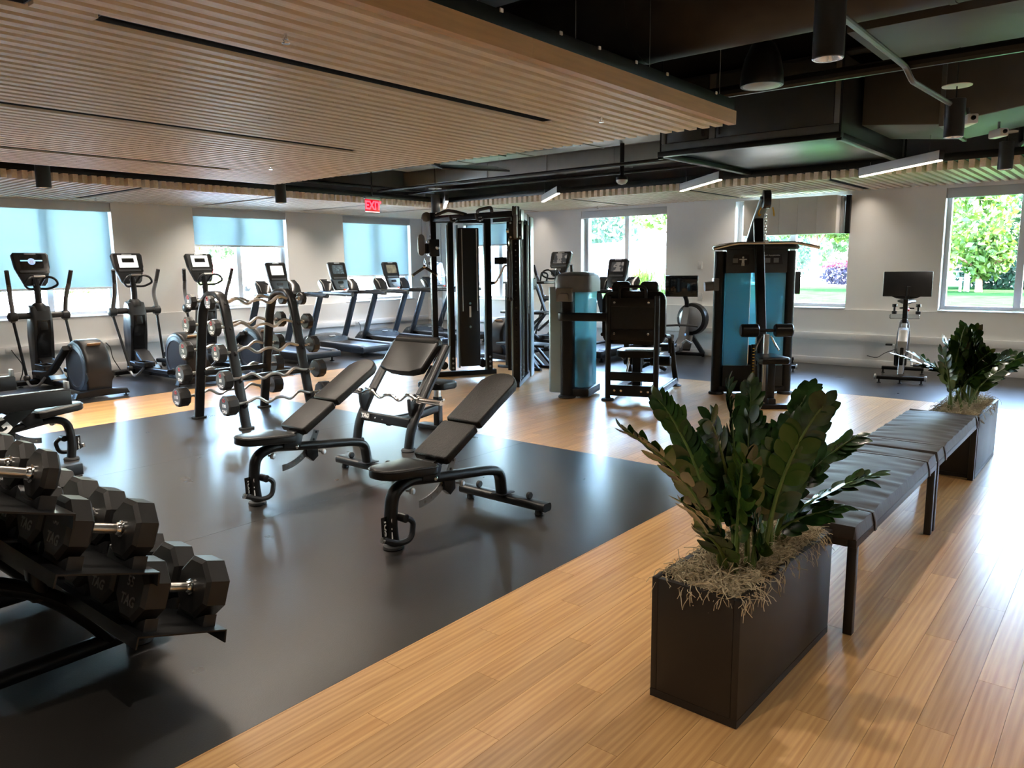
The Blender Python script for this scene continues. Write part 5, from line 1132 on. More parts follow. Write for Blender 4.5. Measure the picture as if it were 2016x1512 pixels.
# the blue shrouds on the sitter's side and the rear
for y0, y1 in ((-0.355, -0.07), (0.07, 0.355)):
    ob('stack_shroud', MB().prism([(0.02, y0), (0.075, y0), (0.085, (y0+y1)/2), (0.075, y1), (0.02, y1)], 0.36, 1.48, 'XY'), M['shroud'], t, 20)
ob('rear_shroud', MB().prism([(-0.13, -0.355), (-0.12, -0.355), (-0.12, 0.355), (-0.13, 0.355)], 0.36, 1.48, 'XY'), M['shroud'], t)
ob('weight_stack', BX((-0.07, -0.15, 0.30), (0.0, 0.15, 0.60), 0.004), M['black'], t)
for y in (-0.2, 0.2): ob('counter_block', BX((-0.05, y-0.03, 0.78), (-0.01, y+0.03, 0.92), 0.004), M['black'], t)
for y in (-0.05, 0.05): ob('guide_rod', MB().cyl((0.0, y, 0.34), (0.0, y, 1.56), 0.011, 10), M['chrome'], t)
ob('lower_panel', MB().prism([(-0.13, -0.36), (0.08, -0.36), (0.10, 0), (0.08, 0.36), (-0.13, 0.36)], 0.10, 0.36, 'XY', bev=0.01), M['plastic'], t)
ob('base_beam', BX((-0.12, -0.40, 0.03), (0.06, 0.40, 0.10), 0.01), M['black'], t)
hd = ob('header', MB().prism([(-0.13, -0.36), (0.09, -0.36), (0.12, 0), (0.09, 0.36), (-0.13, 0.36)], 1.48, 1.79, 'XY', bev=0.01), M['grey'], t)
rings = []
for z, k in ((1.785, 0.98), (1.81, 1.0), (1.835, 0.97), (1.86, 0.80)): rings.append([(x*k-0.01, y*k, z+0.03*(1-(y/0.50)**2)-0.03) for x, y in rr(0.34, 1.0, 0.10, 5)])
ob('top_cap', MB().loft(rings), M['plastic'], t)
pc = ob('placard', MB().prism([(-0.30, 1.58), (0.30, 1.58), (0.28, 1.70), (-0.28, 1.70)], 0.108, 0.112, 'YZ'), M['plastic'], hd)
def on_head(m, y, z): return place(m, (0.1135+0.002, y, z), (0, -1, 0) if False else (0, 1, 0), (0, 0, 1))
ob('lettering', on_head(txt('TAG', 0.05, 0.0008, 0.25, 0.002), 0.0, 1.755), M['white_print'], hd, 0)
ob('lettering', on_head(txt('LAT PULLDOWN', 0.024, 0.0006), 0.17, 1.685), M['white_print'], pc, 0)
fig = MB(); fig.cyl((-0.17, 1.665, 0), (-0.17, 1.665, 0.001), 0.012, 12); fig.slab((-0.185, 1.60, 0), (-0.155, 1.65, 0.001)); fig.slab((-0.187, 1.565, 0), (-0.173, 1.60, 0.001)); fig.slab((-0.167, 1.565, 0), (-0.153, 1.60, 0.001)); fig.slab((-0.215, 1.635, 0), (-0.125, 1.648, 0.001))
fig.v = [(x, y, z) for x, y, z in fig.v]
ob('pictogram', place(fig, (0.1135+0.002, 0, 0), (0, 1, 0), (0, 0, 1)), M['white_print'], pc, 0)
for yy in (-0.26, 0.12, 0.22):
    m = MB(); m.slab((-0.03, -0.02, 0), (0.03, 0.035, 0.001)); ob('diagram', place(m, (0.1140, yy, 1.62), (0, 1, 0), (0, 0, 1)), M['midgrey'], pc, 0)
# mast, boom and pulleys
ob('mast', MB().tube([(0.66, -0.02, 0.06), (0.40, -0.02, 1.10), (0.16, -0.02, 2.12)], fillet=0.3, sec=rr(0.07, 0.11, 0.02, 4), up=(0, 1, 0)), M['black'], t)
ob('boom', MB().tube([(-0.14, -0.02, 1.86), (0.08, -0.02, 2.06), (0.44, -0.02, 2.33)], fillet=0.1, sec=rr(0.05, 0.12, 0.012), up=(0, 1, 0)), M['bluesteel'], t)
ob('boom_pulley', MB().lathe([(0.055, -0.022), (0.062, -0.018), (0.05, 0), (0.062, 0.018), (0.055, 0.022)], 20, (0.46, -0.02, 2.30), (0, 1, 0)), M['plastic'], t)
ob('pulley_guard', MB().prism(rr(0.12, 0.20, 0.04, 5, 0.47, 2.31), -0.06, 0.02, 'XZ', bev=0.01), M['gloss'], t)
for y in (-0.085, 0.045): ob('yellow_hook', MB().tube([(0.50, y, 2.22), (0.50, y*1.3, 2.17), (0.52, y*1.3, 2.12), (0.54, y*1.1, 2.14)], 0.009, 8, fillet=0.02), M['yellow'], t)
ch = MB()
for i in range(8):
    z = 2.14-i*0.032
    ring = [(0.010*math.cos(rad(a)), 0.022*math.sin(rad(a))) for a in range(0, 360, 45)]
    pts = [(0.47+(a if i % 2 else 0), -0.02+(0 if i % 2 else a), z+b) for a, b in ring]
    ch.tube(pts, 0.004, 5, closed=True)
ob('chain', ch, M['chrome'], t)
ob('swivel', MB().cyl((0.47, -0.02, 1.84), (0.47, -0.02, 1.90), 0.014, 12), M['chrome'], t)
ob('seat_frame', MB().tube([(0.08, -0.02, 0.07), (1.02, -0.02, 0.07)], sec=rr(0.08, 0.08, 0.015), up=(0, 0, 1)), M['black'], t)
ob('front_foot', BX((0.96, -0.26, 0.0), (1.06, 0.22, 0.05), 0.012), M['black'], t)
ob('seat_post', BX((0.86, -0.06, 0.07), (0.96, 0.02, 0.50), 0.01), M['black'], t)
ob('seat', MB().prism([(0.66, -0.13), (1.06, -0.19), (1.10, -0.16), (1.10, 0.12), (1.06, 0.15), (0.66, 0.09), (0.63, 0.06), (0.63, -0.10)], 0.50, 0.575, 'XY', bev=0.022, seg=3), M['vinyl2'], t)
ob('thigh_post', BX((0.66, -0.05, 0.07), (0.72, 0.01, 0.80), 0.008), M['steel'], t)
ob('thigh_bar', MB().tube([(0.69, -0.30, 0.84), (0.69, 0.26, 0.84)], 0.018, 12), M['black'], t)
for s in (-1, 1): ob('thigh_roller', MB().lathe([(0.062, -0.10), (0.075, -0.085), (0.075, 0.085), (0.062, 0.10)], 20, (0.69, -0.02+s*0.19, 0.84), (0, 1, 0)), M['vinyl2'], t)
for s in (-1, 1): ob('thigh_lever', MB().tube([(0.69, -0.02+s*0.05, 0.78), (0.70, -0.02+s*0.10, 0.68), (0.74, -0.02+s*0.13, 0.62)], 0.011, 8, fillet=0.04), M['chrome'], t)
ob('selector_strip', BX((0.086, -0.03, 0.20), (0.10, 0.03, 0.62), 0.003), M['gloss'], t)
for i in range(10): ob('selector_mark', BX((0.1005, -0.012, 0.24+i*0.036), (0.102, 0.012, 0.25+i*0.036), 0), M['yellow'], t)
ob('cup_holder', MB().tube([(0.06, -0.42, 1.33), (0.06, -0.55, 1.33)] if False else [(0.03, -0.47, 1.33), (0.03, -0.60, 1.32)], sec=rr(0.10, 0.11, 0.03), up=(0, 0, 1)), M['midgrey'], t)
ob('cup_bracket', BX((-0.03, -0.50, 1.27), (0.10, -0.44, 1.42), 0.008), M['midgrey'], t)
ob('foot_rest', BX((0.30, -0.20, 0.07), (0.40, 0.16, 0.13), 0.01), M['black'], t)
b = thing('pulldown_bar', 'long bent bar with angled ends hanging before the pulldown machine', 'cable handle', (8.692, 3.381, 1.825), rad(216.5))
ob('bar', MB().tube([(0, -0.60, -0.06), (0, -0.34, 0), (0, 0.34, 0), (0, 0.60, -0.06)], 0.017, 12, fillet=0.08), M['copperbar'], b)
ob('eyelet', MB().cyl((-0.02, 0, 0.012), (0.02, 0, 0.012), 0.022, 12), M['chrome'], b)
# ------------------------------------------------------------------ planters, plants and upholstered benches
def planter(label, x0, y0, L, Wd, Hh, rz):
    t = thing('planter', label, 'planter', (x0, y0, 0.001), rz, 'rectangular planters at the bench ends')
    w = 0.025; mb = MB()
    mb.prism([(0, 0), (L, 0), (L, Wd), (0, Wd)], 0, 0.03)
    ob('base', mb, M['planter'], t)
    for a, b in (((0, 0), (L, w)), ((0, Wd-w), (L, Wd)), ((0, w), (w, Wd-w)), ((L-w, w), (L, Wd-w))):
        ob('side_wall', MB().slab((a[0], a[1], 0.03), (b[0], b[1], Hh), 0.003), M['planter'], t)
    ob('soil', MB().slab((w, w, 0.30), (L-w, Wd-w, Hh-0.03)), M['soil'], t)
    return t
def moss(label, x0, y0, L, Wd, z, seed, n=3400):
    rnd = random.Random(seed); mb = MB()
    # matted base
    nx, ny = 26, 11; vs = []; fs = []
    for i in range(nx):
        for j in range(ny):
            u, v = i/(nx-1), j/(ny-1); e = min(u, 1-u, 1)*L; f = min(v, 1-v)*Wd
            hgt = 0.045*min(1, e/0.05, f/0.05)*(0.55+0.45*math.sin(u*17+seed)*math.cos(v*9+u*5))+0.012
            vs.append((x0+0.03+u*(L-0.06), y0+0.03+v*(Wd-0.06), z-0.03+hgt+rnd.uniform(-0.006, 0.006)))
    for i in range(nx-1):
        for j in range(ny-1): a = i*ny+j; fs.append((a, a+ny, a+ny+1, a+1))
    mb.add(vs, fs)
    for k in range(n):
        u, v = rnd.random(), rnd.random()
        p = Vector((x0+0.015+u*(L-0.03), y0+0.015+v*(Wd-0.03), z+rnd.uniform(-0.005, 0.03)+0.018*math.sin(u*21+seed)*math.cos(v*11)))
        a = rnd.uniform(0, 2*PI); el = rnd.uniform(-0.3, 0.6); pts = [p.copy()]; st = rnd.uniform(0.010, 0.022); cu = rnd.uniform(-0.9, 0.9)
        edge = min(u*L, (1-u)*L, v*Wd, (1-v)*Wd) < 0.05
        for i in range(5):
            a += cu+rnd.uniform(-0.4, 0.4); el += rnd.uniform(-0.5, 0.45)-(0.25 if edge else 0.08)
            p = p+Vector((math.cos(a)*math.cos(el), math.sin(a)*math.cos(el), math.sin(el)))*st
            pts.append(p.copy())
        mb.tube(pts, rnd.uniform(0.0010, 0.0018), 3)
    o = ob('dried_moss', mb, M['moss'], None, 0); return tag(o, label, 'moss', kind='stuff')
def leaf_mesh(bend, wid, name='leaf'):
    prof = [(0, 0.03), (0.10, 0.16), (0.28, 0.34), (0.50, 0.44), (0.70, 0.42), (0.86, 0.28), (0.96, 0.11), (1.0, 0.012)]
    vs = []; fs = []
    for i, (u, w) in enumerate(prof):
        zc = -bend*u*u
        vs += [(u, -w*wid, zc+0.07*w), (u, 0, zc), (u, w*wid, zc+0.07*w)]
    for i in range(len(prof)-1):
        a = i*3; fs += [(a, a+3, a+4, a+1), (a+1, a+4, a+5, a+2)]
    m = MB(); m.add(vs, fs); return mesh(m, name, 60)
LEAVES = [leaf_mesh(0.10, 0.62), leaf_mesh(0.22, 0.56), leaf_mesh(-0.06, 0.66), leaf_mesh(0.34, 0.60)]
def leafmat():
    m, n, l, p = new_mat('zz_leaf'); oi = n.new('ShaderNodeObjectInfo'); tc = n.new('ShaderNodeTexCoord')
    nz = n.new('ShaderNodeTexNoise'); nz.inputs['Scale'].default_value = 5; l.new(tc.outputs['Object'], nz.inputs['Vector'])
    ad = n.new('ShaderNodeMath'); ad.operation = 'MULTIPLY_ADD'; l.new(oi.outputs['Random'], ad.inputs[0]); ad.inputs[1].default_value = 0.75
    mu = n.new('ShaderNodeMath'); mu.operation = 'MULTIPLY'; mu.inputs[1].default_value = 0.25; l.new(nz.outputs['Fac'], mu.inputs[0]); l.new(mu.outputs[0], ad.inputs[2])
    rp = n.new('ShaderNodeValToRGB'); e = rp.color_ramp.elements; e[0].position = 0.1; e[0].color = (0.010, 0.034, 0.011, 1); e[1].position = 0.95; e[1].color = (0.050, 0.105, 0.016, 1)
    l.new(ad.outputs[0], rp.inputs[0]); l.new(rp.outputs[0], p.inputs['Base Color']); p.inputs['Roughness'].default_value = 0.24
    return m
M['zz'] = leafmat(); M['zz_rear'] = mat('zz_leaf_mass', (0.020, 0.055, 0.012), 0.24, var=0.6, scale=14)
def zz_plant(label, base, stems, seed, leaf=0.088):
    allv = []
    rnd = random.Random(seed); t = thing('zz_plant', label, 'plant', base, 0, 'leafy plants in the planters'); B = Vector(base)
    for (bx, by, tip) in stems:
        p0 = Vector((bx, by, 0)); p3 = Vector(tip)-B; L = (p3-p0).length
        out = Vector((p3.x-p0.x, p3.y-p0.y, 0))
        p1 = p0+Vector((0, 0, L*0.40))+out*0.05; p2 = p0+out*0.55+Vector((0, 0, p3.z*0.82))
        pts = [((1-s)**3*p0+3*s*(1-s)**2*p1+3*s*s*(1-s)*p2+s**3*p3) for s in [i/14 for i in range(15)]]
        st = ob('stem', MB().tube(pts, 0.0095, 7, scales=[1.25-0.9*i/14 for i in range(15)]), M['stem'], t)
        n = max(5, int(L/0.034)); side0 = rnd.uniform(0, PI)
        for k in range(n):
            s = 0.26+0.74*(k+0.5)/n; i = min(13, int(s*14)); f = s*14-i; P = pts[i].lerp(pts[i+1], f); T = (pts[i+1]-pts[i]).normalized()
            ref = Vector((math.cos(side0), math.sin(side0), 0.15)); S = (ref-T*ref.dot(T)).normalized(); N = T.cross(S)
            for sg in ((-1, 1) if k % 1 == 0 and k < n-1 else (0,)):
                if sg and rnd.random() < 0.05: continue
                d = (T*(0.55+0.5*s)+S*sg*(1.05-0.45*s)+N*rnd.uniform(-0.12, 0.25)).normalized() if sg else T
                y = N.cross(d).normalized(); z = d.cross(y)
                sc = leaf*(0.72+0.5*math.sin(PI*min(1, s*0.95)))*rnd.uniform(0.85, 1.12)
                Mx = Matrix((d, y, z)).transposed().to_4x4(); Mx = Mx @ Matrix.Diagonal((sc, sc, sc, 1)); Mx.translation = P
                allv.append((((B+P).length, len(allv)), rnd.randrange(4), Mx, st))
    if not LEAVES[0].materials: [q.materials.append(M['zz']) for q in LEAVES]
    allv.sort(key=lambda q: q[0])
    for _, k, Mx, st in allv[:300]:          # the leaves nearest the viewer, one by one
        o = bpy.data.objects.new('leaf', LEAVES[k]); C.objects.link(o); o.parent = st; o.matrix_local = Mx
    if len(allv) > 300:
        mb = MB()
        for _, k, Mx, st in allv[300:]: mb.add([Mx @ v.co for v in LEAVES[k].vertices], [tuple(p.vertices) for p in LEAVES[k].polygons])
        ob('rear_leaves', mb, M['zz_rear'], t, 60, kind='stuff')
    return t
planter('dark planter box in the right foreground', 2.357, 0.955, 0.925, 0.342, 0.468, rad(-1.2))
moss('dried moss filling the foreground planter', 2.36, 0.94, 0.92, 0.342, 0.462, 3)
tips = [(2.33, 1.4, 1.01), (2.64, 1.44, 1.08), (2.39, 1.1, 1.07), (2.78, 1.21, 1.12), (2.98, 1.2, 1.1), (3.18, 1.03, 1.08), (2.85, 0.87, 1.08), (3.12, 0.82, 0.92), (3.21, 0.76, 0.76), (3.05, 0.85, 0.64), (2.14, 1.12, 0.84), (2.2, 1.0, 0.99), (2.5, 1.02, 0.93), (2.82, 1.03, 0.91), (2.69, 1.34, 0.91), (2.06, 1.03, 0.72), (2.41, 0.92, 0.72), (3.16, 1.14, 0.90)]
B0 = (2.78, 1.11, 0.44)
bases = [(2.60, 1.14), (2.66, 1.18), (2.62, 1.09), (2.74, 1.14), (2.84, 1.14), (2.92, 1.10), (2.80, 1.05), (2.95, 1.07), (2.97, 1.05), (2.94, 1.08), (2.55, 1.11), (2.58, 1.07), (2.66, 1.06), (2.86, 1.05), (2.70, 1.17), (2.54, 1.08), (2.64, 1.03), (3.0, 1.12)]
tips[10] = (2.30, 1.16, 0.80); tips[15] = (2.36, 1.10, 0.68); tips[11] = (2.44, 1.00, 0.93)
zz_plant('glossy dark green leafy plant in the foreground planter', B0, [(bx-B0[0], by-B0[1], tp) for (bx, by), tp in zip(bases, tips)], 11)
planter('dark planter box at the far end of the bench', 6.38, 0.842, 0.93, 0.342, 0.468, 0)
moss('dried moss filling the far planter', 6.38, 0.842, 0.93, 0.342, 0.462, 8, 1500)
rnd = random.Random(21); B1 = (6.84, 1.01, 0.44); st = []
for k in range(17):
    a = 2*PI*k/17+rnd.uniform(-0.2, 0.2); r = rnd.uniform(0.22, 0.55) if k % 3 else rnd.uniform(0.02, 0.2)
    st.append((rnd.uniform(-0.28, 0.28), rnd.uniform(-0.07, 0.07), (B1[0]+math.cos(a)*r*1.05, B1[1]+math.sin(a)*r*0.95, 1.13-r*0.55+rnd.uniform(-0.10, 0.03))))
zz_plant('glossy dark green leafy plant in the planter at the far bench end', B1, st, 5)
def lounge_bench(label, x0, x1, y0, y1, straps):
    t = thing('lounge_bench', label, 'bench', ((x0+x1)/2, (y0+y1)/2, 0.001), 0, 'long padded benches between the planters'); L = (x1-x0)/2; Wd = (y1-y0)/2
    for sx in (-1, 1):
        for sy in (-1, 1): ob('leg', MB().slab((sx*(L-0.035)-0.019, sy*(Wd-0.02)-0.019, 0), (sx*(L-0.035)+0.019, sy*(Wd-0.02)+0.019, 0.395), 0.003), M['planter'], t)
    fr = MB(); fr.slab((-L+0.012, -Wd+0.001, 0.395), (L-0.012, -Wd+0.039, 0.43), 0.003); fr.slab((-L+0.012, Wd-0.039, 0.395), (L-0.012, Wd-0.001, 0.43), 0.003)
    for x in (-L+0.031, -L*0.33, L*0.33, L-0.031): fr.slab((x-0.019, -Wd+0.039, 0.395), (x+0.019, Wd-0.039, 0.43), 0.003)
    ob('frame', fr, M['planter'], t)
    # soft cushion with gentle puffs and creases
    nx, ny = 80, 40; vs = []; fs = []; rnd = random.Random(int(x0*10)); w = [rnd.uniform(0, 6) for _ in range(4)]
    def top(u, v):
        x = (u*2-1)*L; e = min(1, (1-abs(u*2-1))*L*2/0.05, (1-abs(v*2-1))*Wd*2/0.03); e = max(0, e)
        puff = 0.055+0.010*math.sin(PI*v)*math.sin(PI*u)+0.0022*math.sin(x*34+w[0]+2.0*math.sin(v*5+w[1]))*(0.3+abs(v-0.5)*1.6)+0.0018*math.sin(x*61+v*3+w[2])*abs(v-0.5)*2
        for sxx in straps: puff -= 0.009*math.exp(-((x+(x0+x1)/2-sxx)/0.022)**2)
        return 0.431+0.006+(puff-0.006)*math.sqrt(max(0, 1-(1-e)**2))
    for i in range(nx+1):
        for j in range(ny+1):
            u, v = i/nx, j/ny; vs.append(((u*2-1)*(L-0.003), (v*2-1)*(Wd-0.002), top(u, v)))
    for i in range(nx):
        for j in range(ny): a = i*(ny+1)+j; fs.append((a, a+ny+1, a+ny+2, a+1))
    o = len(vs); vs += [(-L+0.006, -Wd+0.004, 0.431), (L-0.006, -Wd+0.004, 0.431), (L-0.006, Wd-0.004, 0.431), (-L+0.006, Wd-0.004, 0.431)]
    fs.append((o+3, o+2, o+1, o))
    m = MB(); m.add(vs, fs)
    bnd = [i*(ny+1) for i in range(nx+1)]+[nx*(ny+1)+j for j in range(1, ny+1)]+[i*(ny+1)+ny for i in range(nx-1, -1, -1)]+[j for j in range(ny-1, 0, -1)]
    lo = len(m.v); m.v += [(m.v[i][0]*0.998, m.v[i][1]*0.998, 0.431) for i in bnd]; nb = len(bnd)
    for i in range(nb): m.f.append((bnd[i], bnd[(i+1) % nb], lo+(i+1) % nb, lo+i))
    ob('cushion', m, M['bench_fabric'], t, 50)
    for sxx in straps:
        x = sxx-(x0+x1)/2; path = []
        for j in range(ny+1):
            v = j/ny; path.append((x, (v*2-1)*(Wd+0.001), top((x/L+1)/2, v)+0.004))
        path = [(x, -Wd-0.004, 0.40)]+path+[(x, Wd+0.004, 0.40)]
        ob('strap', MB().tube(path, sec=rr(0.032, 0.005, 0.002), up=(1, 0, 0)) if False else MB().tube(path, sec=[(b, a) for a, b in rr(0.032, 0.005, 0.002)], up=(1, 0, 0)), M['bench_fabric'], t)
    return t
lounge_bench('padded charcoal bench beside the foreground planter', 3.29, 4.93, 0.842, 1.312, (3.585, 4.71))
lounge_bench('padded charcoal bench touching the far planter', 4.945, 6.372, 0.842, 1.312, (5.16, 6.30))
# ------------------------------------------------------------------ outside
M['lawn'] = mat('lawn_grass', (0.014, 0.036, 0.011), 0.95, var=0.3, scale=1.2, bump=0.3, bscale=40, spec=0.0)
M['pave'] = mat('pale_concrete', (0.62, 0.60, 0.56), 0.9, var=0.06, scale=0.6)
M['asphalt'] = mat('light_asphalt', (0.42, 0.41, 0.40), 0.9, var=0.08, scale=0.8)
def foliage_mat(name, a, b):
    m, n, l, p = new_mat(name); tc = n.new('ShaderNodeTexCoord'); nz = n.new('ShaderNodeTexNoise'); nz.inputs['Scale'].default_value = 1.1; nz.inputs['Detail'].default_value = 5
    l.new(tc.outputs['Object'], nz.inputs['Vector']); rp = n.new('ShaderNodeValToRGB'); e = rp.color_ramp.elements; e[0].position = 0.35; e[0].color = list(a)+[1]; e[1].position = 0.65; e[1].color = list(b)+[1]
    l.new(nz.outputs['Fac'], rp.inputs[0]); l.new(rp.outputs[0], p.inputs['Base Color']); p.inputs['Roughness'].default_value = 0.6
    tl = n.new('ShaderNodeBsdfTranslucent'); l.new(rp.outputs[0], tl.inputs[0]); mx = n.new('ShaderNodeMixShader'); mx.inputs[0].default_value = 0.4
    l.new(p.outputs[0], mx.inputs[1]); l.new(tl.outputs[0], mx.inputs[2]); l.new(mx.outputs[0], n['Material Output'].inputs[0]); return m
M['fol_y'] = foliage_mat('sunny_foliage', (0.024, 0.066, 0.006), (0.080, 0.130, 0.014))
M['fol_g'] = foliage_mat('green_foliage', (0.010, 0.042, 0.009), (0.036, 0.088, 0.018))
M['fol_b'] = foliage_mat('blue_green_foliage', (0.009, 0.035, 0.024), (0.028, 0.07, 0.04))
M['pink'] = foliage_mat('pink_blossom', (0.09, 0.007, 0.0225), (0.14, 0.035, 0.06))
M['purple'] = foliage_mat('purple_foliage', (0.015, 0.015, 0.035), (0.035, 0.03, 0.07))
M['bark'] = mat('red_brown_bark', (0.22, 0.10, 0.07), 0.9, var=0.3, scale=8)
M['brick'] = mat('brick_facing', (0.36, 0.20, 0.15), 0.9, var=0.25, scale=3, stretch=(1, 1, 6))
struct('lawn', MB().slab((XW+0.45, -60, -0.15), (56, 24, -0.02)), M['lawn'], label='mown green lawn beyond the right wall')
bpy.data.objects['lawn']['kind'] = 'structure'
struct('pavement', MB().slab((-80, YW+0.45, -0.25), (230, 190, -0.04)), M['pave'])
struct('forecourt', MB().slab((-60, -70, -0.25), (XW+0.4, YB-0.45, -0.04)), M['pave'], label='pale paved forecourt behind the viewer')
struct('road', MB().slab((56.05, -90, -0.2), (230, 23.9, -0.05)), M['asphalt'])
def blob(mb, rnd, c, r, n, s):
    for _ in range(n):
        while True:
            q = Vector((rnd.uniform(-1, 1), rnd.uniform(-1, 1), rnd.uniform(-1, 1)))
            if 0.35 < q.length < 1: break
        p = Vector(c)+Vector((q.x*r[0], q.y*r[1], q.z*r[2]))
        a = Vector((rnd.gauss(0, 1), rnd.gauss(0, 1), rnd.gauss(0, 1))).normalized(); b = a.cross(Vector((rnd.gauss(0, 1), rnd.gauss(0, 1), rnd.gauss(0, 1)))).normalized()
        k = s*rnd.uniform(0.6, 1.3); c2 = a.cross(b)*k*0.15
        mb.add([p-a*k, p-b*k*0.55+c2, p+a*k, p+b*k*0.55+c2], [(0, 1, 2, 3)])
def tree(label, x, y, trunk_h, crown, fm, seed, trunk_r=0.16, n=900, s=0.22, cat='tree', group='trees outside'):
    rnd = random.Random(seed); t = thing('tree', label, cat, (x, y, -0.03), 0, group)
    if trunk_h:
        ob('trunk', MB().tube([(0, 0, 0), (0.05, 0.03, trunk_h*0.5), (0.0, 0.08, trunk_h), (0.1, 0.0, trunk_h*1.5)], trunk_r, 10, scales=[1.15, 1.0, 0.85, 0.4]), M['bark'], t)
        for k in range(4):
            a = k*1.6+seed; ob('branch', MB().tube([(0, 0.05, trunk_h*0.85), (math.cos(a)*0.8, math.sin(a)*0.8, trunk_h*1.25), (math.cos(a)*1.6, math.sin(a)*1.6, trunk_h*1.5)], trunk_r*0.35, 6), M['bark'], t)
    mb = MB()
    for (cx, cy, cz, rx, ry, rz_) in crown: blob(mb, rnd, (cx, cy, cz), (rx, ry, rz_), int(n/len(crown)), s)
    ob('foliage', mb, fm, t, 0, kind='stuff'); return t
# seen through the far right window
tree('tall sunlit leafy tree filling the middle of the far right window', 46.0, 6.6, 1.2, [(0, 0, 3.6, 1.6, 1.5, 3.0), (0.3, 0.4, 6.5, 1.3, 1.3, 2.2), (0, -0.3, 1.9, 1.3, 1.2, 1.2)], M['fol_y'], 1, n=2600)
tree('yellow green tree at the left side of the far right window', 48.5, 8.9, 1.0, [(0, 0, 3.4, 1.5, 1.2, 2.6), (0, 0, 6.4, 1.6, 1.5, 2.2)], M['fol_y'], 2, n=1800)
tree('darker green tree behind the white stools', 52.5, 5.0, 1.0, [(0, 0, 3.0, 2.4, 2.2, 2.8), (0, 2.5, 2.4, 2.0, 2.0, 2.3), (0, -1.5, 5.5, 2.2, 2.2, 2.6)], M['fol_g'], 3, n=2600)
tree('blue green shrub mass under the trees in the far right window', 51.0, 6.6, 0, [(0, 0.5, 0.9, 1.0, 1.6, 0.9), (0, -1.2, 0.9, 1.0, 1.3, 1.0)], M['fol_b'], 4, n=900, cat='shrub', group='shrubs outside')
tree('tree beyond the right edge of the view', 44.0, 1.0, 1.4, [(0, 0, 3.8, 2.4, 2.4, 2.8), (0, 0, 6.5, 2.0, 2.0, 2.0)], M['fol_g'], 9, n=1500)
for i, (x, y) in enumerate(((45, -3.5), (47, -8.5), (46, -14), (49, -20))):
    tree('unseen tree added right of the lawn window, %s' % ('first', 'second', 'third', 'fourth')[i], x, y, 1.2, [(0, 0, 3.2, 2.6, 2.8, 3.0), (0, 0, 7.0, 2.4, 2.6, 3.0)], M['fol_g'], 80+i, n=1100, s=0.35)  # out of view, added to cut the glare reflected on the corridor floor
# white bistro table and stools on the lawn edge
M['white_furn'] = mat('white_garden_furniture', (0.82, 0.82, 0.82), 0.5, var=0.03)
t = thing('bar_table', 'white high table on the far edge of the lawn', 'table', (47.2, 8.05, -0.02)); ob('table_top', MB().prism(rr(0.7, 1.5, 0.03), 1.02, 1.06), M['white_furn'], t)
for x in (-0.28, 0.28):
    for y in (-0.65, 0.65): ob('leg', MB().slab((x-0.03, y-0.03, 0), (x+0.03, y+0.03, 1.02)), M['white_furn'], t)
for i, y in enumerate((8.45, 7.35)):
    t = thing('bar_stool', ('white bar stool left of the high garden table', 'white bar stool right of the high garden table')[i], 'stool', (46.5, y, -0.02), rad(20 if i else -10), 'white garden stools'); ob('seat', MB().prism(rr(0.42, 0.42, 0.05), 0.70, 0.74), M['white_furn'], t)
    ob('backrest', MB().slab((-0.20, -0.22, 0.74) if not i else (-0.2, -0.24, 0.74), (0.20, -0.17, 1.12)), M['white_furn'], t)
    for x in (-0.18, 0.18):
        for q in (-0.18, 0.18): ob('leg', MB().slab((x-0.025, q-0.025, 0), (x+0.025, q+0.025, 0.70)), M['white_furn'], t)
# brick building seen at the right edge
t = thing('brick_building', 'brick building corner with white trim at the right edge of the lawn window', 'building', (54.0, 2.0, 0))
ob('wall', MB().slab((0, -8, 0), (8, 3.0, 7.5)), M['brick'], t)
for k in range(30): ob('course', MB().slab((-0.02, -8, 0.2+k*0.24), (-0.001, 3.0, 0.29+k*0.24)), M['white_furn'] if k % 1 == 0 else M['brick'], t)
ob('corner_trim', MB().slab((-0.05, 3.001, 0), (0.3, 3.2, 7.6)), M['white_furn'], t)
# seen through the window behind the pulldown machine
tree('tree with a red brown trunk standing on the lawn', 53.5, 17.4, 2.9, [(0, 0, 5.2, 2.6, 2.6, 2.0), (0.5, -1.6, 4.2, 1.6, 1.5, 1.2), (0, 1.8, 4.4, 1.5, 1.5, 1.1)], M['fol_y'], 12, 0.24, n=2200)
ring = struct('mulch_ring', MB().lathe([(2.1, 0.0), (1.9, 0.10), (0.3, 0.16), (0, 0.16)], 28, (53.5, 17.4, -0.03)), M['soil'], label='dark mulch ring around the lawn tree')
tree('pink flowering shrub right of the lawn tree', 57.5, 16.9, 0, [(0, 0, 1.35, 0.7, 1.3, 0.45), (0, -1.3, 1.2, 0.6, 0.8, 0.4)], M['pink'], 14, n=500, s=0.15, cat='shrub', group='shrubs outside')
tree('purple leaved shrub below the pink flowers', 56.9, 16.9, 0, [(0, 0, 0.6, 0.7, 1.2, 0.7)], M['purple'], 15, n=500, s=0.15, cat='shrub', group='shrubs outside')
tree('pale green hedge behind the pink shrub', 60.5, 15.5, 0, [(0, 0, 0.9, 1.0, 3.0, 0.9)], M['fol_b'], 16, n=900, cat='shrub', group='shrubs outside')
tree('soft blue green tree left of the lawn tree', 60.0, 21.5, 0.8, [(0, 0, 2.6, 2.0, 2.4, 2.4), (0, 2.5, 2.2, 1.6, 2.0, 2.0)], M['fol_b'], 17, n=1700)
tree('distant green tree behind the lawn tree', 72.0, 24.0, 1.5, [(0, 0, 4.5, 3.0, 4.0, 3.5), (0, -5, 4.0, 2.5, 3.0, 3.0)], M['fol_g'], 18, n=1500, s=0.35)
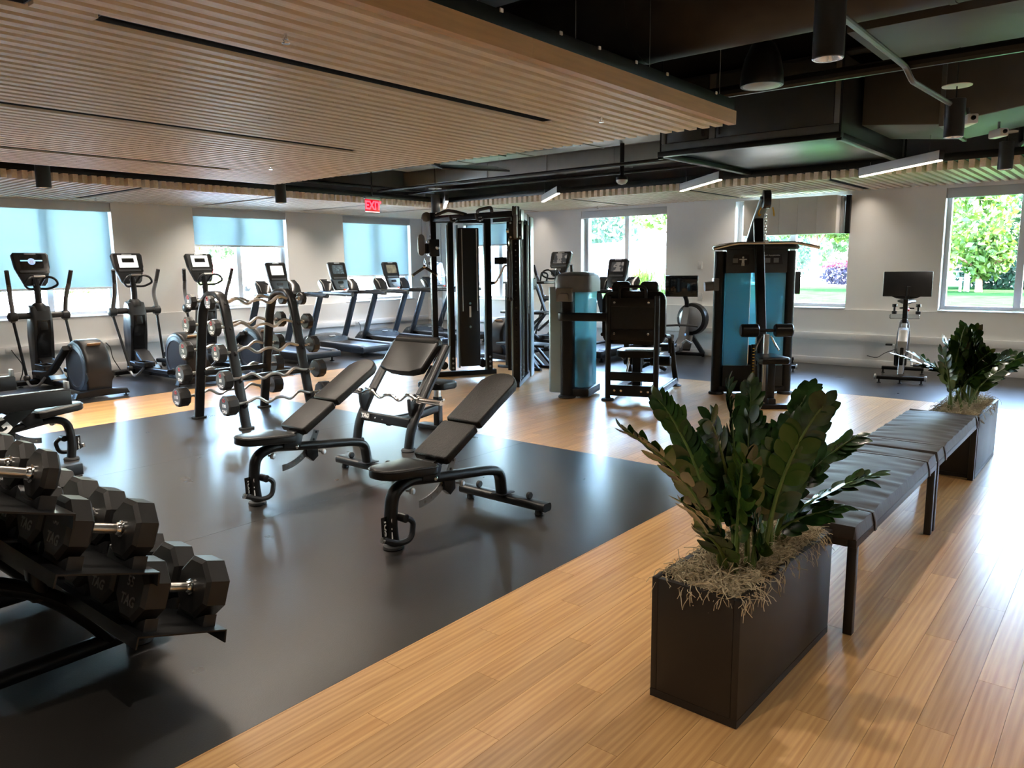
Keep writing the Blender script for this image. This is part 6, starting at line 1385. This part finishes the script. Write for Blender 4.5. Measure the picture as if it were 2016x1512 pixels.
# seen through the window behind the leg machine
def grass_clump(label, x, y, z0, h, r, seed, n=260):
    rnd = random.Random(seed); mb = MB()
    for _ in range(n):
        a = rnd.uniform(0, 2*PI); k = rnd.uniform(0.2, 1); p = Vector((rnd.uniform(-0.15, 0.15), rnd.uniform(-0.15, 0.15), 0)); d = Vector((math.cos(a), math.sin(a), 0))*r*k; hh = h*rnd.uniform(0.7, 1)
        w = Vector((-math.sin(a), math.cos(a), 0))*0.012; q1 = p+d*0.4+Vector((0, 0, hh*0.75)); q2 = p+d+Vector((0, 0, hh*(1-0.25*k)))
        mb.add([p-w, p+w, q1+w, q1-w, q2], [(0, 1, 2, 3), (3, 2, 4)])
    t = thing('ornamental_grass', label, 'grass', (x, y, z0), 0, 'ornamental grasses on the bank'); ob('blades', mb, M['fol_y'] if seed % 2 else M['fol_g'], t, 0, kind='stuff'); return t
struct('planted_bank', MB().prism([(14.2, 5.0), (24.0, 9.0), (24.0, 15.5), (17.0, 13.0), (14.4, 9.8)], -0.1, 0.32, bev=0.1), M['soil'], label='low earth bank with grasses outside')
gl = [(15.9, 9.15, 1), (16.6, 8.55, 2), (16.2, 7.9, 3), (17.8, 9.3, 5), (18.4, 8.7, 6), (19.5, 10.1, 7), (20.5, 9.5, 9), (17.0, 7.4, 8)]
nm = ['nearest the window', 'in the middle of the bank', 'at the right end of the bank', 'behind the nearest one', 'behind the middle one', 'at the back left of the bank', 'at the far back of the bank', 'low at the right front of the bank']
for (x, y, sd), l in zip(gl, nm): grass_clump('arching ornamental grass clump '+l, x, y, 0.30, 1.42+0.07*(sd % 4), 0.75, sd)
t = thing('white_wall_building', 'long white sunlit low building behind the grasses', 'building', (88, 58, 0), rad(-20)); ob('wall', MB().slab((0, -30, 0), (8, 34, 4.1)), M['white_furn'], t); ob('roof', MB().slab((-0.4, -30.4, 4.1), (8.4, 34.4, 4.4)), M['white_furn'], t)
tree('blue green tree row above the white building, left part', 104, 66, 2, [(0, 0, 7, 4, 6, 3.5), (0, 9, 7, 4, 5, 3.5)], M['fol_b'], 31, n=1300, s=0.7)
tree('blue green tree row above the white building, right part', 108, 50, 2, [(0, 0, 7, 4, 6, 4.0), (0, -9, 7, 4, 5, 3.5)], M['fol_g'], 32, n=1300, s=0.7)
tree('green tree close to the window behind the leg machine', 30.0, 16.6, 2.2, [(0, 0, 4.3, 1.6, 1.9, 1.2), (0.5, -1.3, 3.7, 1.2, 1.0, 0.8)], M['fol_y'], 33, 0.10, n=1300, s=0.16)
# seen through the left wall windows
M['red_paint'] = mat('red_vehicle_paint', (0.55, 0.03, 0.04), 0.3, var=0.05); M['navy'] = mat('grey_blue_trailer_paint', (0.13, 0.18, 0.22), 0.4, var=0.05); M['whitecar'] = mat('white_vehicle_paint', (0.62, 0.70, 0.76), 0.25, var=0.03); M['carglass'] = mat('dark_car_glass', (0.04, 0.06, 0.08), 0.08, var=0.05)
M['blue_van'] = mat('blue_vehicle_paint', (0.09, 0.27, 0.50), 0.35, var=0.05)
def wheels(t, xs, ys, r):
    for x in xs:
        for y in ys:
            w = ob('wheel', MB().lathe([(r*0.8, -0.11), (r, -0.08), (r, 0.08), (r*0.8, 0.11)], 18, (x, y, r), (0, 1, 0)), M['rubberfoot'], t); ob('rim', MB().lathe([(r*0.55, -0.115), (r*0.5, 0.115)], 12, (x, y, r), (0, 1, 0)), M['silver'], w)
t = thing('box_trailer', 'dark grey box trailer with white lettering parked across the lot', 'trailer', (57.6, 91.0, -0.04), math.atan2(-13.9, -3.7)+PI)
ob('body', MB().prism([(-2.6, 0.5), (2.35, 0.5), (2.35, 3.5), (-1.9, 3.7), (-2.6, 2.9)], -1.2, 1.2, 'XZ', bev=0.06), M['navy'], t); wheels(t, (-0.6, 0.4), (-1.05, 1.05), 0.40)
ob('lettering', place(txt('harvey', 1.35, 0.01, 0, 0.03), (0.0, -1.225, 2.25), (1, 0, 0), (0, 0, 1)), M['white_print'], t, 0)
ob('swoosh', place(MB().prism([(-1.6, 0), (-0.6, 0.25), (0.6, 0.10), (1.6, -0.10), (0.4, -0.05), (-0.5, 0.02)], 0, 0.01), (0, -1.222, 1.35), (1, 0, 0), (0, 0, 1)), M['white_print'], t)
t = thing('pickup_truck', 'white pickup truck front parked before the dark trailer', 'truck', (32.2, 49.6, -0.04), rad(205))
ob('body', MB().prism([(-2.4, 0.45), (2.3, 0.40), (2.45, 0.75), (2.35, 1.05), (0.95, 1.12), (0.45, 1.62), (-0.9, 1.62), (-1.1, 1.10), (-2.4, 1.08)], -0.92, 0.92, 'XZ', bev=0.06), M['whitecar'], t); wheels(t, (-1.55, 1.5), (-0.85, 0.85), 0.38)
ob('windscreen', MB().prism([(0.93, 1.135), (0.50, 1.585), (0.52, 1.60), (0.97, 1.14)], -0.75, 0.75, 'XZ'), M['carglass'], t); ob('grille', MB().slab((2.40, -0.55, 0.62), (2.47, 0.55, 0.95)), M['carglass'], t)
for s in (-1, 1): ob('headlamp', MB().slab((2.36, s*0.74-0.13, 0.75), (2.46, s*0.74+0.13, 0.98), 0.02), M['silver'], t); ob('side_window', MB().slab((-0.85, s*0.925-0.004, 1.15), (0.35, s*0.925+0.004, 1.52)), M['carglass'], t)
t = thing('red_truck', 'long red truck parked at the far side of the lot', 'truck', (76.0, 132.5, -0.04), rad(94))
ob('cargo_bed', MB().slab((-4.8, -1.2, 0.9), (3.0, 1.2, 2.7), 0.05), M['red_paint'], t); ob('cab', MB().prism([(3.05, 0.6), (5.2, 0.6), (5.2, 1.7), (4.7, 2.8), (3.05, 2.8)], -1.2, 1.2, 'XZ', bev=0.08), M['red_paint'], t); wheels(t, (-3.8, -2.7, 4.2), (-1.05, 1.05), 0.5)
for i, (x, y) in enumerate(((62.0, 118.0), (68.0, 117.0))):
    t = thing('parked_car', ('white parked car left of the red truck', 'white parked car beside the red truck')[i], 'car', (x, y, -0.04), rad(94), 'white cars in the lot')
    ob('body', MB().prism([(-2.2, 0.3), (2.2, 0.3), (2.25, 0.8), (1.2, 0.95), (0.6, 1.45), (-1.2, 1.45), (-1.9, 0.95), (-2.25, 0.9)], -0.88, 0.88, 'XZ', bev=0.08), M['whitecar'], t); wheels(t, (-1.35, 1.4), (-0.8, 0.8), 0.33); ob('glasshouse', MB().prism([(1.1, 0.97), (0.58, 1.40), (-1.15, 1.40), (-1.75, 0.97)], -0.885, 0.885, 'XZ'), M['carglass'], t)
t = thing('blue_van', 'blue van seen through the window behind the cable tower', 'van', (49.0, 43.2, -0.04), rad(0))
ob('body', MB().prism([(-2.4, 0.35), (2.6, 0.35), (2.65, 1.0), (1.9, 1.25), (1.3, 2.1), (-2.4, 2.15)], -0.95, 0.95, 'XZ', bev=0.08), M['blue_van'], t); wheels(t, (-1.5, 1.7), (-0.85, 0.85), 0.36); ob('side_glass', MB().slab((-2.0, -0.965, 1.35), (1.1, -0.945, 1.9)), M['carglass'], t)
for i, (x, y, w) in enumerate(((15.5, 58.5, 4.5), (23.0, 57.5, 4.5), (31.5, 60.0, 4.0))):
    tree('clipped green hedge across the lot, %s' % ('left of the first window post', 'right of the first window post', 'seen beyond the second window')[i], x, y, 0, [(0, 0, 0.6, w, 0.7, 0.65)], M['fol_y'], 50+i, n=900, s=0.14, cat='hedge', group='hedges across the lot')
for i, (x, y) in enumerate(((64, 128), (72, 142), (84, 146), (58, 110))):
    tree('sunlit tree behind the parked vehicles, %s' % ('left of the red truck', 'behind the red truck', 'right of the red truck', 'beside the dark trailer')[i], x, y, 3, [(0, 0, 6.5, 4, 4, 3.2), (1, -2, 9, 3, 3, 2.6)], M['fol_y'] if i % 2 else M['fol_g'], 60+i, 0.3, n=900, s=0.5)
M['galv'] = mat('painted_galvanised_edge', (0.16, 0.165, 0.165), 0.4, 0.3, var=0.1, scale=8)
M['duct2'] = mat('grey_duct', (0.075, 0.073, 0.068), 0.5, var=0.12, scale=3)
M['pale_duct'] = mat('pale_galvanised_duct', (0.42, 0.44, 0.42), 0.4, 0.3, var=0.08, scale=4)
M['brown_duct'] = mat('brown_black_duct_wrap', (0.035, 0.028, 0.024), 0.6, var=0.2, scale=6)
M['exit_panel'] = mat('red_edge_lit_panel', (0.10, 0.004, 0.006), 0.2, var=0.1, emit=(0.9, 0.0, 0.03), estr=0.25); M['exit_red'] = emis('exit_red_glow', (1.0, 0.01, 0.03), 2.2); M['exit_edge'] = emis('exit_edge_glow', (1.0, 0.45, 0.45), 1.6)
# ------------------------------------------------------------------ services under the black deck
for i, x in enumerate((1.0, 2.6, 4.2, 6.9, 8.2, 9.5, 10.8)):
    o = ob('roof_beam', MB().slab((x-0.09, YB+0.01, 3.62), (x+0.09, YW+0.05, 3.645)).slab((x-0.012, YB+0.01, 3.645), (x+0.012, YW+0.05, 3.90)).slab((x-0.09, YB+0.01, 3.90), (x+0.09, YW+0.05, 3.945)), M['ceil_black'], None, 0); o['kind'] = 'structure'
t = thing('air_handler', 'large black air handling unit hung above the far end of the floor', 'air handler', (9.25, 3.38, 2.80))
X0, X1, Y0_, Y1_ = -1.30, 1.30, -0.96, 0.96
ob('casing', MB().slab((X0+0.02, Y0_+0.02, 0.05), (X1-0.02, Y1_-0.02, 0.80), 0.004), M['duct'], t)
for y0, y1 in ((Y0_+0.06, 0.31), (0.41, Y1_-0.06)):
    dp = ob('door_panel', MB().slab((X0+0.002, y0, 0.13), (X0+0.022, y1, 0.77), 0.004), M['duct'], t)
    yh = 0.37 if y0 < 0.3 else 0.47
for y in (0.27, 0.45): ob('latch_handle', MB().tube([(X0-0.03, y, 0.30), (X0-0.035, y, 0.20), (X0-0.02, y, 0.16)], sec=rr(0.022, 0.03, 0.006), up=(0, 1, 0)).slab((X0-0.035, y-0.02, 0.28), (X0+0.0, y+0.02, 0.33), 0.004), M['black'], t)
ob('centre_stile', MB().slab((X0-0.004, 0.325, 0.08), (X0+0.022, 0.395, 0.79), 0.003), M['galv'], t)
for a, b in (((X0-0.01, Y0_, 0.05), (X0+0.02, Y1_, 0.125)), ((X0-0.01, Y0_, 0.13), (X0+0.03, Y0_+0.05, 0.80)), ((X0-0.01, Y1_-0.05, 0.13), (X0+0.03, Y1_, 0.80))): ob('frame_angle', MB().slab(a, b, 0.003), M['galv'], t)
for a, b in (((X0-0.04, Y0_-0.03, -0.01), (X0+0.05, Y1_+0.03, 0.045)), ((X1-0.05, Y0_-0.03, -0.01), (X1+0.04, Y1_+0.03, 0.045)), ((X0+0.05, Y0_-0.03, -0.01), (X1-0.05, Y0_+0.05, 0.045)), ((X0+0.05, Y1_-0.05, -0.01), (X1-0.05, Y1_+0.03, 0.045))): ob('support_rail', MB().slab(a, b, 0.004), M['black'], t)
for x in (X0, X1):
    for y in (Y0_-0.01, Y1_+0.01): ob('hanger_rod', MB().cyl((x, y, 0.0), (x, y, ZC-2.80), 0.012, 8), M['black'], t); ob('hanger_nut', MB().box((x, y, -0.02), (0.05, 0.05, 0.03), 0.006), M['black'], t)
t = thing('sloped_duct', 'grey sloping rectangular duct leaving the air handler to the right', 'duct', (9.1, 1.1, 2.9))
ob('duct_body', MB().prism([(1.28, 0.08), (0.55, 0.0), (-2.6, 0.42), (-5.2, 0.42), (-5.2, 0.68), (-2.6, 0.68), (0.55, 0.60), (1.28, 0.60)], -0.55, 0.65, 'YZ', bev=0.01), M['duct2'], t)
for y, z in ((0.55, 0.0), (-2.6, 0.42)): ob('flange', MB().slab((-0.58, y-0.02, z-0.02), (0.68, y+0.02, 0.70), 0.003), M['galv'], t)
t = thing('round_duct', 'big brown black round duct running under the deck', 'duct', (5.22, 0, 3.40))
ob('pipe_shell', MB().cyl((0, YB+0.02, 0), (0, 7.5, 0), 0.33, 28), M['brown_duct'], t)
for y in (-3, -1, 1, 3, 5, 7): ob('joint_band', MB().cyl((0, y-0.02, 0), (0, y+0.02, 0), 0.335, 28), M['brown_duct'], t)
def rect_duct(label, x0, x1, y0, y1, z0, z1, m='duct'):
    t = thing('rectangular_duct', label, 'duct', ((x0+x1)/2, (y0+y1)/2, z0)); a, b, h = (x1-x0)/2, (y1-y0)/2, z1-z0
    ob('duct_body', MB().slab((-a, -b, 0), (a, b, h), 0.005), M[m], t)
    n = int(max(a, b)*2/1.2)
    for i in range(1, n):
        u = -max(a, b)+i*1.2
        ob('seam', MB().slab((-a-0.012, u-0.01, -0.012), (a+0.012, u+0.01, h+0.005)) if b > a else MB().slab((u-0.01, -b-0.012, -0.012), (u+0.01, b+0.012, h+0.005)), M[m], t)
    return t
rect_duct('wide flat duct behind the slatted raft', 6.9, 7.9, 5.4, 9.8, 3.02, 3.42)
rect_duct('pale galvanised duct over the right of the cable tower', 8.35, 9.25, 4.75, 9.9, 3.20, 3.55, 'pale_duct')
rect_duct('pale galvanised duct end next to the air handler', 6.35, 6.85, 3.9, 6.2, 3.12, 3.40, 'pale_duct')
rect_duct('narrow pale duct along the lawn wall raft', 9.6, 10.1, 4.8, 10.4, 3.02, 3.25, 'pale_duct')
rect_duct('flat grey duct across the corridor ceiling', 6.3, 7.6, -4.3, 1.9, 3.30, 3.60, 'duct2')
def pipe(label, pts, r, m='black', fil=0.0): return tag(ob('ceiling_pipe', MB().tube(pts, r, 10, fillet=fil), M[m]), label, 'pipe', 'pipes under the deck')
pipe('black pipe running from the raft to the air handler', [(8.75, 10.1, 2.86), (8.60, 4.40, 2.86)], 0.022)
pipe('thinner black pipe beside the long black pipe', [(9.45, 10.1, 2.86), (9.42, 4.42, 2.86)], 0.018)
pipe('black pipe along the treadmill raft edge', [(2.0, 9.95, 2.90), (9.9, 9.95, 2.90)], 0.025)
pipe('thick black pipe crossing below the round duct', [(6.15, YB+0.05, 2.98), (6.15, 4.9, 2.98)], 0.045)
pipe('light grey conduit with a small offset over the corridor', [(1.2, 1.43, 2.95), (6.1, 1.43, 2.95), (6.18, 1.40, 2.86), (7.9, 1.32, 2.86)], 0.020, 'galv', 0.05)
pipe('black looped pipe near the far right window', [(9.3, 0.1, 2.80), (9.3, 1.0, 2.80), (9.9, 1.15, 2.80), (9.9, 1.15, 3.9)], 0.025, 'black', 0.1)
t = thing('pendant_speaker', 'black bell shaped pendant speaker beside the raft corner', 'speaker', (5.70, 2.30, 2.88)); ob('bell', MB().lathe([(0.150, 0.0), (0.155, 0.01), (0.148, 0.10), (0.125, 0.20), (0.085, 0.29), (0.03, 0.335), (0, 0.34)], 28), M['black'], t)
ob('grille', MB().lathe([(0.142, 0.002), (0.10, -0.008), (0, -0.012)], 28), M['pale_duct'], t); ob('suspension_cable', MB().tube([(0, 0, 0.33), (0, 0, ZC-2.88)], 0.003, 5), M['steel'], t)
t = thing('exit_sign', 'red glowing exit sign hanging from the black ceiling', 'sign', (7.50, 8.80, 2.40), rad(8)); ob('canopy', MB().slab((-0.16, -0.025, 0.165), (0.16, 0.025, 0.215), 0.012), M['silver'], t)
pn = ob('panel', MB().slab((-0.15, -0.004, 0.0), (0.15, 0.004, 0.165), 0.002), M['exit_panel'], t); ob('panel_edge', MB().slab((-0.15, -0.006, -0.008), (0.15, 0.006, 0.0)), M['exit_edge'], t)
ob('lettering', place(txt('EXIT', 0.165, 0.001, 0, 0.006), (0.012, -0.0055, 0.082), (1, 0, 0), (0, 0, 1)), M['exit_red'], pn, 0)
ob('arrow', place(MB().prism([(-0.012, 0), (0.012, 0.022), (0.012, -0.022)], 0, 0.001), (-0.136, -0.0058, 0.085), (1, 0, 0), (0, 0, 1)), M['exit_red'], pn)
ob('stem', MB().cyl((0, 0, 0.21), (0, 0, ZC-2.40), 0.01, 8), M['black'], t)
def wbox(label, x, y, z, rz, s): 
    t = thing('ceiling_sensor_box', label, 'box', (x, y, z), rz); ob('body', MB().box((0, 0, 0), s, 0.012), M['white_plastic'], t); ob('lens', MB().lathe([(0.02, 0), (0.018, 0.012), (0, 0.014)], 14, (-s[0]/2, 0, 0.005), (-1, 0, 0)), M['gloss'], t); ob('bracket', MB().tube([(0, 0, s[2]/2), (0, 0, s[2]/2+0.07)], 0.012, 8), M['galv'], t)
wbox('white device box under the corridor ceiling, left of the pair', 7.75, 1.30, 2.785, rad(30), (0.24, 0.09, 0.08)); wbox('smaller white camera under the corridor ceiling, right of the pair', 8.75, 1.20, 2.79, rad(40), (0.19, 0.08, 0.075))
def sprinkler(label, x, y, z, up): 
    t = thing('sprinkler', label, 'sprinkler', (x, y, z), 0, 'sprinkler heads'); ob('body', MB().cyl((0, 0, 0.02), (0, 0, up), 0.008, 8), M['chrome'], t); ob('deflector', MB().lathe([(0.018, 0), (0.020, 0.004), (0, 0.006)], 12), M['chrome'], t)
    for s in (-1, 1): ob('yoke', MB().tube([(s*0.004, 0, 0.004), (s*0.014, 0, 0.018), (s*0.006, 0, 0.036)], 0.0025, 5), M['chrome'], t)
sprinkler('sprinkler head in the raft near the long slot light', 2.20, 3.14, 2.615, 0.15); sprinkler('sprinkler head near the raft corner', 4.85, 3.14, 2.615, 0.15); sprinkler('sprinkler head at the far end of the big raft', 4.74, 7.15, 2.615, 0.15); sprinkler('sprinkler head above the first blind', 5.02, 12.1, 2.615, 0.15); sprinkler('sprinkler head above the window behind the leg machine', 12.1, 7.9, 2.615, 0.15)
t = thing('dome_sensor', 'white dome sensor hanging below the black pipes', 'sensor', (9.12, 5.57, 2.66)); ob('dome', MB().lathe([(0, 0), (0.05, 0.012), (0.075, 0.04), (0.08, 0.065)], 20), M['white_plastic'], t); ob('mount', MB().lathe([(0.08, 0.065), (0.08, 0.10), (0.03, 0.12), (0.03, ZC-2.66)], 16), M['black'], t)
for i, (x, y, z, l) in enumerate(((6.45, 8.2, 3.0, 'flat white round diffuser at the edge of the raft'), (6.6, 6.1, 3.0, 'flat pale round diffuser beyond the raft end'), (3.45, 1.75, 3.06, 'flat pale round diffuser at the top of the view'))):
    t = thing('round_diffuser', l, 'diffuser', (x, y, z), 0, 'round air diffusers'); ob('disc', MB().lathe([(0.24, 0), (0.25, 0.01), (0.20, 0.03), (0.08, 0.05)], 28), M['white_plastic'], t); ob('inner_cone', MB().lathe([(0.13, -0.012), (0.14, -0.004), (0.05, 0.0)], 24), M['pale_duct'], t); ob('collar', MB().cyl((0, 0, 0.04), (0, 0, ZC-z), 0.09, 18), M['duct'], t)
t = thing('angled_panel', 'large dark tilted panel hanging beyond the raft end', 'panel', (7.55, 6.9, 2.74), rad(-30)); ob('panel', MB().box((0, 0, 0.12), (0.9, 0.55, 0.02), 0.004, (rad(12), 0, 0)), M['duct'], t)
for s in (-1, 1): ob('panel_hanger', MB().tube([(s*0.4, 0, 0.13), (s*0.4, 0, 0.27)], 0.003, 5), M['steel'], t)
